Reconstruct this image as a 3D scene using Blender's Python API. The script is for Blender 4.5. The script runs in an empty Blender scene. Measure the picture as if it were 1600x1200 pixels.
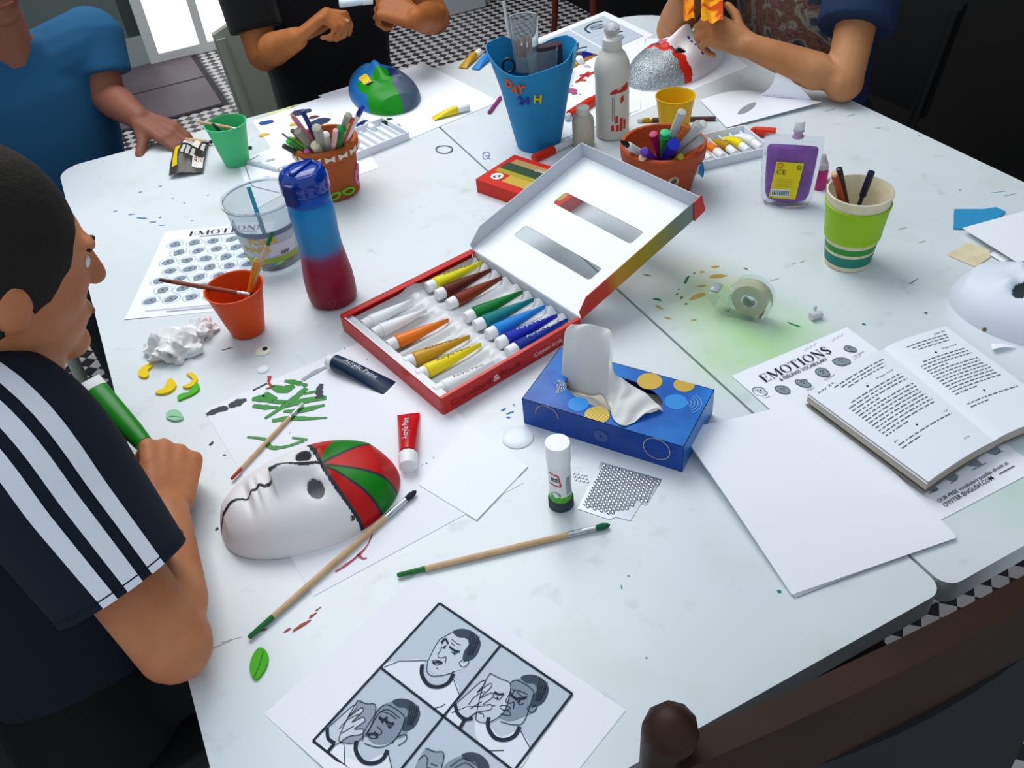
import bpy, bmesh, math, random
from mathutils import Vector, Matrix, noise
random.seed(7)
R = math.radians
sc = bpy.context.scene
COL = sc.collection

# ---------------------------------------------------------------- camera
TZ = 0.74                       # height of the table tops above the floor
CAM_H = 0.86                    # camera above the table tops
F_PX, PITCH, ROLL = 1400.0, R(41), R(-6)
_cp, _sp, _cr, _sr = math.cos(PITCH), math.sin(PITCH), math.cos(ROLL), math.sin(ROLL)
FWD = Vector((0, _cp, -_sp))
RGT = _cr * Vector((1, 0, 0)) + _sr * Vector((0, _sp, _cp))
UPV = -_sr * Vector((1, 0, 0)) + _cr * Vector((0, _sp, _cp))
EYE = Vector((0, 0, TZ + CAM_H))
cd = bpy.data.cameras.new('camera')
cam = bpy.data.objects.new('camera', cd)
COL.objects.link(cam)
cam.matrix_world = Matrix(((RGT.x, UPV.x, -FWD.x, EYE.x), (RGT.y, UPV.y, -FWD.y, EYE.y), (RGT.z, UPV.z, -FWD.z, EYE.z), (0, 0, 0, 1)))
cd.sensor_width = 36
cd.lens = F_PX / 1600 * 36
cd.clip_start = 0.02
sc.camera = cam

# ---------------------------------------------------------------- world and lights
w = bpy.data.worlds.new('world')
sc.world = w
w.use_nodes = True
bg = w.node_tree.nodes['Background']
bg.inputs[0].default_value = (0.80, 0.90, 1.0, 1)
bg.inputs[1].default_value = 0.50

def area(name, loc, target, sx, sy, power, col):
    l = bpy.data.lights.new(name, 'AREA')
    l.shape = 'RECTANGLE'
    l.size, l.size_y, l.energy, l.color = sx, sy, power, col
    o = bpy.data.objects.new(name, l)
    COL.objects.link(o)
    o.location = loc
    o.rotation_euler = (Vector(target) - Vector(loc)).to_track_quat('-Z', 'Y').to_euler()
    return o
area('skylight', (-0.5, 2.4, TZ + 2.0), (-0.05, 1.35, TZ), 1.7, 1.5, 31, (1.0, 0.99, 0.97))
sc.view_settings.view_transform = 'Standard'
sc.view_settings.look = 'None'
sc.view_settings.gamma = 1
sc.view_settings.exposure = 0.50
sc.view_settings.use_curve_mapping = False

# ---------------------------------------------------------------- helpers: places
def P(x, y, z=0.0):
    """the place at height z above the table tops that the photograph shows at (x, y)"""
    d = FWD * F_PX + RGT * (x - 800) + UPV * (600 - y)
    return EYE + d * ((z - CAM_H) / d.z)
def px(pts, z=0.0):
    return [P(a, b, z) for a, b in pts]
def crop(ox, oy, s):
    return lambda pts: [(ox + a / s, oy + b / s) for a, b in pts]
U = Vector((math.cos(R(23)), math.sin(R(23)), 0))       # along the far table edge
W = Vector((U.y, -U.x, 0))                              # from the far edge to the near edge
Z = Vector((0, 0, 1))
def uv(u, v, z=0.0):
    return U * u + W * v + Z * (TZ + z)
def up(p, dz):
    return p + Z * dz
def frame(o, x, z=Z):
    """matrix with origin o, local x along x and local z near z"""
    x = Vector(x).normalized()
    z = Vector(z)
    y = z.cross(x).normalized()
    z = x.cross(y)
    return Matrix(((x.x, y.x, z.x, o.x), (x.y, y.y, z.y, o.y), (x.z, y.z, z.z, o.z), (0, 0, 0, 1)))

# ---------------------------------------------------------------- helpers: materials
def lin(h):
    h = h.lstrip('#')
    c = [int(h[i:i + 2], 16) / 255 for i in (0, 2, 4)]
    return tuple(x / 12.92 if x <= .04045 else ((x + .055) / 1.055) ** 2.4 for x in c) + (1,)
_M = {}
def mat(h, rough=.5, metal=0, trans=0, alpha=1, ior=1.45, bump=None, mix=None, coat=0, sheen=0):
    key = (h, rough, metal, trans, alpha, ior, bump, mix, coat, sheen)
    if key in _M:
        return _M[key]
    m = bpy.data.materials.new('m_' + h)
    m.use_nodes = True
    nt = m.node_tree
    b = nt.nodes['Principled BSDF']
    b.inputs['Base Color'].default_value = lin(h)
    b.inputs['Roughness'].default_value = rough
    b.inputs['Metallic'].default_value = metal
    b.inputs['Transmission Weight'].default_value = trans
    b.inputs['Alpha'].default_value = alpha
    b.inputs['IOR'].default_value = ior
    b.inputs['Coat Weight'].default_value = coat * .3
    b.inputs['Specular IOR Level'].default_value = .3 if not metal and not trans else .5
    b.inputs['Sheen Weight'].default_value = sheen
    if bump or mix:
        tc = nt.nodes.new('ShaderNodeTexCoord')
    if bump:
        n = nt.nodes.new('ShaderNodeTexNoise')
        n.inputs['Scale'].default_value = bump[0]
        n.inputs['Detail'].default_value = 4
        nt.links.new(tc.outputs['Object'], n.inputs['Vector'])
        bu = nt.nodes.new('ShaderNodeBump')
        bu.inputs['Strength'].default_value = bump[1]
        bu.inputs['Distance'].default_value = .002
        nt.links.new(n.outputs['Fac'], bu.inputs['Height'])
        nt.links.new(bu.outputs[0], b.inputs['Normal'])
    if mix:      # (second colour, scale, low, high)
        n = nt.nodes.new('ShaderNodeTexNoise')
        n.inputs['Scale'].default_value = mix[1]
        n.inputs['Detail'].default_value = 5
        nt.links.new(tc.outputs['Object'], n.inputs['Vector'])
        r = nt.nodes.new('ShaderNodeValToRGB')
        r.color_ramp.elements[0].position, r.color_ramp.elements[1].position = mix[2], mix[3]
        r.color_ramp.elements[0].color, r.color_ramp.elements[1].color = lin(h), lin(mix[0])
        nt.links.new(n.outputs['Fac'], r.inputs[0])
        nt.links.new(r.outputs[0], b.inputs['Base Color'])
    _M[key] = m
    return m
def ramp_mat(stops, z0, z1, rough=.4, trans=0, vec=Z):
    """colour that runs along vec between world offsets z0 and z1 of the object's own coordinates"""
    m = bpy.data.materials.new('m_ramp')
    m.use_nodes = True
    nt = m.node_tree
    b = nt.nodes['Principled BSDF']
    b.inputs['Roughness'].default_value = rough
    b.inputs['Transmission Weight'].default_value = trans
    b.inputs['Specular IOR Level'].default_value = .3
    tc = nt.nodes.new('ShaderNodeTexCoord')
    d = nt.nodes.new('ShaderNodeVectorMath'); d.operation = 'DOT_PRODUCT'
    d.inputs[1].default_value = vec
    mr = nt.nodes.new('ShaderNodeMapRange')
    mr.inputs['From Min'].default_value, mr.inputs['From Max'].default_value = z0, z1
    r = nt.nodes.new('ShaderNodeValToRGB')
    e = r.color_ramp.elements
    while len(e) < len(stops):
        e.new(.5)
    for k, (p_, c) in enumerate(stops):
        e[k].position, e[k].color = p_, lin(c)
    nt.links.new(tc.outputs['Object'], d.inputs[0])
    nt.links.new(d.outputs['Value'], mr.inputs['Value'])
    nt.links.new(mr.outputs[0], r.inputs[0])
    nt.links.new(r.outputs[0], b.inputs['Base Color'])
    return m
PAPER = mat('F1F4FB', .75)
INK = mat('1E2A3C', .7)
GREYINK = mat('6E7A8C', .7)
CLEAR = mat('F6FBFC', .08, trans=.96, ior=1.12)
SKIN = mat('C98A63', .5, bump=(220, .12), mix=('B8704E', 9, .35, .75))

# ---------------------------------------------------------------- helpers: shapes, all in world metres, as (verts, faces)
def join(*gs):
    V, F = [], []
    for v, f in gs:
        n = len(V)
        V += list(v)
        F += [tuple(i + n for i in q) for q in f]
    return V, F
def xf(g, m):
    return [m @ Vector(v) for v in g[0]], g[1]
def loft(rings, closed=True, cap=True):
    n = len(rings[0])
    V = [Vector(p) for r in rings for p in r]
    F = []
    for i in range(len(rings) - 1):
        for j in range(n if closed else n - 1):
            k = (j + 1) % n
            F.append((i * n + j, i * n + k, (i + 1) * n + k, (i + 1) * n + j))
    if cap and closed:
        F.append(tuple(range(n - 1, -1, -1)))
        F.append(tuple(range((len(rings) - 1) * n, len(rings) * n)))
    return V, F
def lathe(prof, o=Vector((0, 0, 0)), n=32, m=None, cap=True):
    rings = []
    for r, z in prof:
        rings.append([Vector((max(r, 1e-5) * math.cos(2 * math.pi * k / n), max(r, 1e-5) * math.sin(2 * math.pi * k / n), z)) for k in range(n)])
    g = loft(rings, True, False)
    if cap:
        F = g[1]
        if prof[0][0] < .0065: F.append(tuple(range(n - 1, -1, -1)))
        if prof[-1][0] < .0065: F.append(tuple(range((len(rings) - 1) * n, len(rings) * n)))
    if m is not None:
        return xf(g, m)
    return [v + o for v in g[0]], g[1]
def cup(r0, r1, h, t=.0015, floor=.003, rim=0):
    """profile of an open vessel"""
    p = [(0, 0), (r0 * .92, 0), (r0, .0015), (r1, h - rim)]
    if rim:
        p += [(r1 + t, h - rim), (r1 + t, h)]
    p += [(r1, h + .0006), (r1 - t, h), (r0 - t, floor), (0, floor)]
    return p
def rot_frames(path):
    fr = []
    t0 = (path[1] - path[0]).normalized()
    a = Vector((0, 0, 1)) if abs(t0.z) < .9 else Vector((1, 0, 0))
    nx = a.cross(t0).normalized()
    for i, p in enumerate(path):
        t = (path[min(i + 1, len(path) - 1)] - path[max(i - 1, 0)]).normalized()
        nx = (nx - t * nx.dot(t)).normalized()
        fr.append((p, t, nx, t.cross(nx)))
    return fr
def tube(path, rad, n=10, round_ends=False):
    path = [Vector(p) for p in path]
    if not isinstance(rad, (list, tuple)):
        rad = [rad] * len(path)
    if round_ends:
        t0, t1 = (path[1] - path[0]).normalized(), (path[-1] - path[-2]).normalized()
        pre = [(path[0] - t0 * rad[0] * math.sin(a), rad[0] * math.cos(a)) for a in (1.45, 1.0, .5)]
        post = [(path[-1] + t1 * rad[-1] * math.sin(a), rad[-1] * math.cos(a)) for a in (.5, 1.0, 1.45)]
        path = [p for p, _ in pre] + path + [p for p, _ in post]
        rad = [r for _, r in pre] + list(rad) + [r for _, r in post]
    rings = []
    for (p, t, a, b), r in zip(rot_frames(path), rad):
        rings.append([p + (a * math.cos(2 * math.pi * k / n) + b * math.sin(2 * math.pi * k / n)) * r for k in range(n)])
    return loft(rings)
def ball(c, r, nu=14, nv=8, sc_=(1, 1, 1), m=None):
    rings = []
    for i in range(nv + 1):
        a = math.pi * i / nv
        rings.append([Vector((math.sin(a) * math.cos(2 * math.pi * k / nu) * sc_[0], math.sin(a) * math.sin(2 * math.pi * k / nu) * sc_[1], -math.cos(a) * sc_[2])) * r for k in range(nu)])
    g = loft(rings)
    V = [(m @ v if m is not None else v) + Vector(c) for v in g[0]]
    return V, g[1]
def prism(poly, off):
    """planar polygon extruded by a vector"""
    off = Vector(off)
    n = len(poly)
    V = [Vector(p) for p in poly] + [Vector(p) + off for p in poly]
    F = [tuple(range(n - 1, -1, -1)), tuple(range(n, 2 * n))]
    F += [(i, (i + 1) % n, n + (i + 1) % n, n + i) for i in range(n)]
    return V, F
def box(sx, sy, sz, m=None, o=(0, 0, 0), bev=0):
    """box with its base centre at the origin of m"""
    if bev:
        b = bev
        def ring(d, z):
            x, y = sx / 2 - d, sy / 2 - d
            return [Vector((x - b, -y, z)), Vector((x, -y + b, z)), Vector((x, y - b, z)), Vector((x - b, y, z)), Vector((-x + b, y, z)), Vector((-x, y - b, z)), Vector((-x, -y + b, z)), Vector((-x + b, -y, z))]
        g = loft([ring(b * .6, 0), ring(0, b * .6), ring(0, sz - b * .6), ring(b * .6, sz)])
    else:
        g = prism([(-sx / 2, -sy / 2, 0), (sx / 2, -sy / 2, 0), (sx / 2, sy / 2, 0), (-sx / 2, sy / 2, 0)], (0, 0, sz))
    g = ([Vector(v) + Vector(o) for v in g[0]], g[1])
    return xf(g, m) if m is not None else g
def grid(fn, nu, nv, thick=0, down=None):
    """surface fn(u, v); with thick a second skin below it and closed edges"""
    V = [Vector(fn(i / nu, j / nv)) for i in range(nu + 1) for j in range(nv + 1)]
    s = nv + 1
    F = [(i * s + j, (i + 1) * s + j, (i + 1) * s + j + 1, i * s + j + 1) for i in range(nu) for j in range(nv)]
    if thick:
        n = len(V)
        d = Vector(down) if down is not None else Vector((0, 0, -1))
        V += [v + d * thick for v in V]
        F += [tuple(n + k for k in reversed(q)) for q in F]
        e = [i * s for i in range(nu + 1)], [i * s + nv for i in range(nu, -1, -1)], list(range(nv, -1, -1)), [nu * s + j for j in range(nv + 1)]
        for L in e:
            F += [(L[k], L[k + 1], L[k + 1] + n, L[k] + n) for k in range(len(L) - 1)]
    return V, F
def ribbon(pts, wd, nrm=Z, th=.0003):
    """flat brush or pen stroke along pts; wd is a width or a list of widths"""
    pts = [Vector(p) for p in pts]
    n = len(pts)
    if not isinstance(wd, (list, tuple)):
        wd = [wd] * n
    A, B = [], []
    for i, p in enumerate(pts):
        t = (pts[min(i + 1, n - 1)] - pts[max(i - 1, 0)]).normalized()
        s = Vector(nrm).cross(t).normalized() * wd[min(i, len(wd) - 1)] / 2
        A.append(p + s)
        B.append(p - s)
    V = A + B
    F = [(i, i + 1, n + i + 1, n + i) for i in range(n - 1)]
    return [v + Vector(nrm) * th for v in V], F
def smooth_line(pts, k=4):
    """Catmull-Rom through pts"""
    pts = [Vector(p) for p in pts]
    out = []
    for i in range(len(pts) - 1):
        p0, p1, p2, p3 = pts[max(i - 1, 0)], pts[i], pts[i + 1], pts[min(i + 2, len(pts) - 1)]
        for j in range(k):
            t = j / k
            out.append(.5 * ((2 * p1) + (p2 - p0) * t + (2 * p0 - 5 * p1 + 4 * p2 - p3) * t * t + (3 * p1 - p0 - 3 * p2 + p3) * t ** 3))
    out.append(pts[-1])
    return out
def smooth_loop(pts, k=4):
    pts = [Vector(p) for p in pts]
    n = len(pts)
    out = []
    for i in range(n):
        p0, p1, p2, p3 = pts[i - 1], pts[i], pts[(i + 1) % n], pts[(i + 2) % n]
        for j in range(k):
            t = j / k
            out.append(.5 * ((2 * p1) + (p2 - p0) * t + (2 * p0 - 5 * p1 + 4 * p2 - p3) * t * t + (3 * p1 - p0 - 3 * p2 + p3) * t ** 3))
    return out
_T = {}
def text(s, shear=0, ext=0, bold=0):
    """lettering in the xy plane, cap height about 0.7, starting at x = 0; returns geo and width"""
    key = (s, shear, ext, bold)
    if key not in _T:
        c = bpy.data.curves.new('lettering', 'FONT')
        c.body = s
        c.shear = shear
        c.extrude = ext
        c.offset = bold
        c.resolution_u = 2
        o = bpy.data.objects.new('lettering', c)
        COL.objects.link(o)
        me = bpy.data.meshes.new_from_object(o.evaluated_get(bpy.context.evaluated_depsgraph_get()))
        V = [v.co.copy() for v in me.vertices]
        F = [tuple(p.vertices) for p in me.polygons]
        bpy.data.objects.remove(o)
        bpy.data.curves.remove(c)
        bpy.data.meshes.remove(me)
        x0 = min(v.x for v in V)
        V = [v - Vector((x0, 0, 0)) for v in V]
        _T[key] = ((V, F), max(v.x for v in V))
    return _T[key]
def text_line(s, a, b, h=None, nrm=Z, lift=.0004, shear=0, bold=0):
    """lettering whose baseline runs from a to b on a surface with normal nrm; h is the cap height"""
    (V, F), wd = text(s, shear, 0, bold)
    x = (b - a) / wd
    y = Vector(nrm).cross(b - a).normalized() * ((h / .7) if h else (b - a).length / wd)
    return [a + x * v.x + y * v.y + Vector(nrm) * lift for v in V], F
def wrap(g, c, ang, z, rfn, lift=.0004):
    """geo in the xy plane wrapped on an upright round surface round c"""
    out = []
    for v in g[0]:
        zz = z + v.y
        r = rfn(zz)
        a = ang + v.x / r
        out.append(c + Vector((math.cos(a), math.sin(a), 0)) * (r + lift + v.z) + Z * zz)
    return out, g[1]
def scaled(g, s, dx=0, dy=0, sz=None):
    return [Vector((v[0] * s + dx, v[1] * s + dy, v[2] * (s if sz is None else sz))) for v in g[0]], g[1]
def facing(c):
    return math.atan2(EYE.y - c.y, EYE.x - c.x)

# ---------------------------------------------------------------- helpers: objects
ORG = {}
def mesh(name, g, m, smooth=True, ang=38, org=Vector((0, 0, 0))):
    me = bpy.data.meshes.new(name)
    me.from_pydata([tuple(Vector(v) - org) for v in g[0]], [], g[1])
    bm = bmesh.new()
    bm.from_mesh(me)
    bmesh.ops.recalc_face_normals(bm, faces=bm.faces)
    bm.to_mesh(me)
    bm.free()
    if smooth:
        me.polygons.foreach_set('use_smooth', [True] * len(me.polygons))
        me.set_sharp_from_angle(angle=R(ang))
    me.materials.append(m)
    return me
def tags(o, label, cat, group=None, kind=None):
    if label: o['label'] = label
    if cat: o['category'] = cat
    if group: o['group'] = group
    if kind: o['kind'] = kind
    return o
def thing(name, label, cat, loc, group=None, kind=None):
    o = bpy.data.objects.new(name, None)
    o.empty_display_size = .02
    COL.objects.link(o)
    o.location = loc
    ORG[o.name] = Vector(loc)
    return tags(o, label, cat, group, kind)
def part(par, name, g, m, smooth=True, ang=38, label=None, kind=None):
    org = ORG[par.name]
    o = bpy.data.objects.new(name, mesh(name, g, m, smooth, ang, org))
    COL.objects.link(o)
    o.parent = par
    ORG[o.name] = org
    if label: o['label'] = label
    if kind: o['kind'] = kind
    return o
def solo(name, label, cat, g, m, loc=None, group=None, kind=None, smooth=True, ang=38):
    if loc is None:
        n = len(g[0])
        loc = sum((Vector(v) for v in g[0]), Vector()) / n
        loc.z = min(Vector(v).z for v in g[0])
    loc = Vector(loc)
    o = bpy.data.objects.new(name, mesh(name, g, m, smooth, ang, loc))
    COL.objects.link(o)
    o.location = loc
    ORG[o.name] = loc
    return tags(o, label, cat, group, kind)
def blob(c, r, seed=0, n=14, jag=.35, stretch=(1, 1), rot=0):
    """irregular outline round c in the table plane"""
    out = []
    for k in range(n):
        a = 2 * math.pi * k / n
        rr = r * (1 + jag * noise.noise(Vector((math.cos(a) * 1.5 + seed * 7.1, math.sin(a) * 1.5, seed))) * 1.6)
        x, y = math.cos(a) * rr * stretch[0], math.sin(a) * rr * stretch[1]
        out.append(c + Vector((x * math.cos(rot) - y * math.sin(rot), x * math.sin(rot) + y * math.cos(rot), 0)))
    return out
def flat(polys, th=.0003):
    return join(*[prism(p, (0, 0, th)) for p in polys])
# ================================================================ the room
def PV(x, y, v0):
    """the place the photograph shows at (x, y) on the upright plane W = v0"""
    d = FWD * F_PX + RGT * (x - 800) + UPV * (600 - y)
    return EYE + d * ((v0 - EYE.dot(W)) / d.dot(W))
def nodes_of(m):
    m.use_nodes = True
    nt = m.node_tree
    return nt, nt.nodes['Principled BSDF']
TILE = .034
def floor_material():
    m = bpy.data.materials.new('m_mosaic')
    nt, b = nodes_of(m)
    g = nt.nodes.new('ShaderNodeNewGeometry')
    mp = nt.nodes.new('ShaderNodeMapping')
    mp.inputs['Rotation'].default_value = (0, 0, -R(23 + 45))
    ch = nt.nodes.new('ShaderNodeTexChecker')
    ch.inputs['Scale'].default_value = 1 / TILE
    ch.inputs['Color1'].default_value = lin('3A3438')
    ch.inputs['Color2'].default_value = lin('E6DEDC')
    nt.links.new(g.outputs['Position'], mp.inputs[0])
    ad = nt.nodes.new('ShaderNodeVectorMath')
    ad.inputs[1].default_value = (0, 0, .011)
    nt.links.new(mp.outputs[0], ad.inputs[0])
    nt.links.new(ad.outputs[0], ch.inputs[0])
    nt.links.new(ch.outputs[0], b.inputs['Base Color'])
    b.inputs['Roughness'].default_value = .45
    return m
FLOORM = floor_material()
def slab(name, pts, th, m, kind='structure'):
    return solo(name, None, None, prism(pts, th), m, loc=pts[0], kind=kind, smooth=False)
fl = slab('floor', [uv(-4, 2, -TZ), uv(4, 2, -TZ), uv(4, -7, -TZ), uv(-4, -7, -TZ)], (0, 0, -.05), FLOORM)
# the mosaic tiles near enough to tell apart, on the left of the table
TD, TWm = mat('3A3438', .4), mat('E6DEDC', .4)
a45 = R(23 + 45)
ex, ey = Vector((math.cos(a45), math.sin(a45), 0)), Vector((-math.sin(a45), math.cos(a45), 0))
tile_me = {}
for dark in (0, 1):
    g = box(TILE * .95, TILE * .95, .0025, frame(Vector((0, 0, 0)), ex))
    tile_me[dark] = mesh('tile', g, TD if dark else TWm, smooth=False)
fc = P(168, 585, -TZ)
i0, j0 = math.floor(fc.dot(ex) / TILE), math.floor(fc.dot(ey) / TILE)
for i in range(i0 - 9, i0 + 9):
    for j in range(j0 - 6, j0 + 7):
        o = bpy.data.objects.new('tile', tile_me[(i + j) % 2])
        COL.objects.link(o)
        o.parent = fl
        o.location = ex * (i + .5) * TILE + ey * (j + .5) * TILE - ORG[fl.name] + Z * .0003
        o.location.z = .0003
GREYW = mat('6F7A76', .8, mix=('5E6864', 1.2, .3, .7))
wb = slab('wall_back', [uv(-4, -4.85, -TZ), uv(.30, -4.85, -TZ), uv(.30, -4.95, -TZ), uv(-4, -4.95, -TZ)], (0, 0, 2.8), GREYW)
slab('wall_return', [uv(.30, -4.85, -TZ), uv(.30, -7, -TZ), uv(.22, -7, -TZ), uv(.22, -4.85, -TZ)], (0, 0, 2.8), GREYW)
slab('wall_far', [uv(.3, -6.6, -TZ), uv(4, -6.6, -TZ), uv(4, -6.7, -TZ), uv(.3, -6.7, -TZ)], (0, 0, 2.8), mat('5A5A5C', .8))
slab('wall_right', [uv(2.35, 1.2, -TZ), uv(2.35, -7, -TZ), uv(2.45, -7, -TZ), uv(2.45, 1.2, -TZ)], (0, 0, 2.8), mat('0A0A0B', .8))
slab('baseboard_back', [uv(-4, -4.83, -TZ), uv(.30, -4.83, -TZ), uv(.30, -4.85, -TZ), uv(-4, -4.85, -TZ)], (0, 0, .14), mat('A9B0B0', .5))
# bright window in the back wall
def window(name, x0, x1, y0, y1, v0):
    a, b = PV(x0, (y0 + y1) / 2, v0), PV(x1, (y0 + y1) / 2, v0)
    zt, zb = PV((x0 + x1) / 2, y0, v0).z, PV((x0 + x1) / 2, y1, v0).z
    ua, ub = a.dot(U), b.dot(U)
    def q(u, z, d=0.0):
        return U * u + W * (v0 + d) + Z * z
    pm = bpy.data.materials.new('m_daylight')
    nt, bs = nodes_of(pm)
    bs.inputs['Base Color'].default_value = (.9, .9, .9, 1)
    bs.inputs['Emission Color'].default_value = (1, 1, .98, 1)
    bs.inputs['Emission Strength'].default_value = .9
    root = solo(name, None, None, prism([q(ua, zb, .002), q(ub, zb, .002), q(ub, zt, .002), q(ua, zt, .002)], W * .01), pm, kind='structure', smooth=False)
    fm = mat('E8E8E4', .5)
    for nm, (u0, u1, z0, z1) in {'frame_bottom': (ua - .05, ub + .05, zb - .06, zb), 'frame_top': (ua - .05, ub + .05, zt, zt + .06), 'frame_side': (ua - .05, ua, zb, zt), 'frame_side_far': (ub, ub + .05, zb, zt), 'mullion': ((ua + ub) / 2 - .02, (ua + ub) / 2 + .02, zb, zt)}.items():
        part(root, nm, prism([q(u0, z0), q(u1, z0), q(u1, z1), q(u0, z1)], W * .04), fm, smooth=False)
    return root
window('window_1', 205, 360, -150, 72, -4.85)
# mauve tiled border of the floor by the back wall
MAUVE = mat('7A6C72', .5, mix=('6A5C64', 5, .3, .7))
bd = solo('floor_border', None, None, prism([uv(-4, -4.08, -TZ), uv(.5, -4.08, -TZ), uv(.5, -4.84, -TZ), uv(-4, -4.84, -TZ)], (0, 0, .004)), mat('3A3740', .7), kind='structure', smooth=False)
for i in range(-9, 2):
    for j in range(2):
        part(bd, 'tile', box(.385, .365, .003, frame(uv(i * .4 - .12, -4.28 - .38 * j, -TZ + .004), U)), MAUVE, smooth=False)
# ---------------------------------------------------------------- tables
def table_material():
    m = bpy.data.materials.new('m_table_top')
    nt, b = nodes_of(m)
    b.inputs['Roughness'].default_value = .32
    g = nt.nodes.new('ShaderNodeNewGeometry')
    def nz(scale, lo, hi, det=6):
        n = nt.nodes.new('ShaderNodeTexNoise')
        n.inputs['Scale'].default_value = scale
        n.inputs['Detail'].default_value = det
        nt.links.new(g.outputs['Position'], n.inputs['Vector'])
        r = nt.nodes.new('ShaderNodeMapRange')
        r.inputs['From Min'].default_value, r.inputs['From Max'].default_value = lo, hi
        nt.links.new(n.outputs['Fac'], r.inputs['Value'])
        return r.outputs[0]
    def mixc(fac, base, h):
        x = nt.nodes.new('ShaderNodeMix')
        x.data_type = 'RGBA'
        if isinstance(base, str):
            x.inputs['A'].default_value = lin(base)
        else:
            nt.links.new(base, x.inputs['A'])
        x.inputs['B'].default_value = lin(h)
        nt.links.new(fac, x.inputs['Factor'])
        return x.outputs['Result']
    def mul(a, k):
        x = nt.nodes.new('ShaderNodeMath'); x.operation = 'MULTIPLY'; x.use_clamp = True
        nt.links.new(a, x.inputs[0])
        if isinstance(k, (int, float)): x.inputs[1].default_value = k
        else: nt.links.new(k, x.inputs[1])
        return x.outputs[0]
    def near(p, rad, soft):
        d = nt.nodes.new('ShaderNodeVectorMath'); d.operation = 'DISTANCE'
        nt.links.new(g.outputs['Position'], d.inputs[0])
        d.inputs[1].default_value = p
        r = nt.nodes.new('ShaderNodeMapRange'); r.interpolation_type = 'SMOOTHSTEP'
        r.inputs['From Min'].default_value, r.inputs['From Max'].default_value = rad + soft, max(rad - soft, 0)
        nt.links.new(d.outputs['Value'], r.inputs['Value'])
        return r.outputs[0]
    c = mixc(nz(3, .35, .75), 'DDE4E8', 'D3DDE2')
    c = mixc(mul(nz(28, .62, .8), .5), c, 'A9B3B4')            # grime and scuffs
    c = mixc(mul(nz(9, .58, .8), .45), c, 'C2CABC')
    # dried green and yellow paint rubbed into the top
    smear = nz(16, .15, .7)
    for (x, y, rad, soft, h, k) in [(1120, 470, .05, .05, '8CC050', .95), (1180, 515, .07, .07, '9FD48E', .85), (1225, 540, .06, .06, 'A6D89A', .8), (1150, 555, .07, .06, 'B4DCA0', .8), (1080, 470, .05, .07, 'BFE0A8', .55), (1120, 435, .04, .05, 'D9DDA6', .6), (1590, 760, .06, .07, 'B9DCCB', .7), (1005, 440, .05, .06, 'D9C3AC', .6), (1060, 425, .04, .05, 'D8D2B4', .5),
                                (620, 265, .08, .08, 'EBDCDF', .6), (240, 190, .07, .07, 'DCE8C4', .4)]:
        c = mixc(mul(mul(near(P(x, y), rad, soft), smear), k), c, h)
    nt.links.new(c, b.inputs['Base Color'])
    return m
TABLEM = table_material()
EDGE = mat('D6DADB', .5)
LEGM = mat('9AA0A4', .35, metal=.8)
def rounded(u0, u1, v0, v1, rads, z):
    out = []
    for (cu, cv, sa, r) in [(u1, v0, 270, rads[0]), (u1, v1, 0, rads[1]), (u0, v1, 90, rads[2]), (u0, v0, 180, rads[3])]:
        cx = cu - r if cu == u1 else cu + r
        cy = cv - r if cv == v1 else cv + r
        for k in range(7):
            a = R(sa + 15 * k)
            out.append(uv(cx + r * math.cos(a), cy + r * math.sin(a), z))
    return out
def table(label, u0, u1, v0, v1, rads):
    t = thing('folding_table', label, 'table', uv((u0 + u1) / 2, (v0 + v1) / 2, -TZ), 'white folding tables pushed together')
    top = part(t, 'table_top', prism(rounded(u0, u1, v0, v1, rads, -.035), (0, 0, .035)), TABLEM, smooth=False)
    for a in (u0 + .1, u1 - .1):
        for b_ in (v0 + .18, v1 - .18):
            part(t, 'leg', tube([uv(a, b_, -TZ), uv(a, b_, -.035)], .014), LEGM)
    for b_ in (v0 + .18, v1 - .18):
        part(t, 'cross_bar', tube([uv(u0 + .1, b_, -.45), uv(u1 - .1, b_, -.45)], .01), LEGM)
    return t, top
tabA, topA = table('white folding table with paint stains on the left of the join', -.140, .6385, -2.085, -.345, (.02, .02, .05, .05))
tabB, topB = table('white folding table with green paint smear on the right of the join', .6425, 1.425, -2.085, -.345, (.14, .05, .02, .02))

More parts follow.
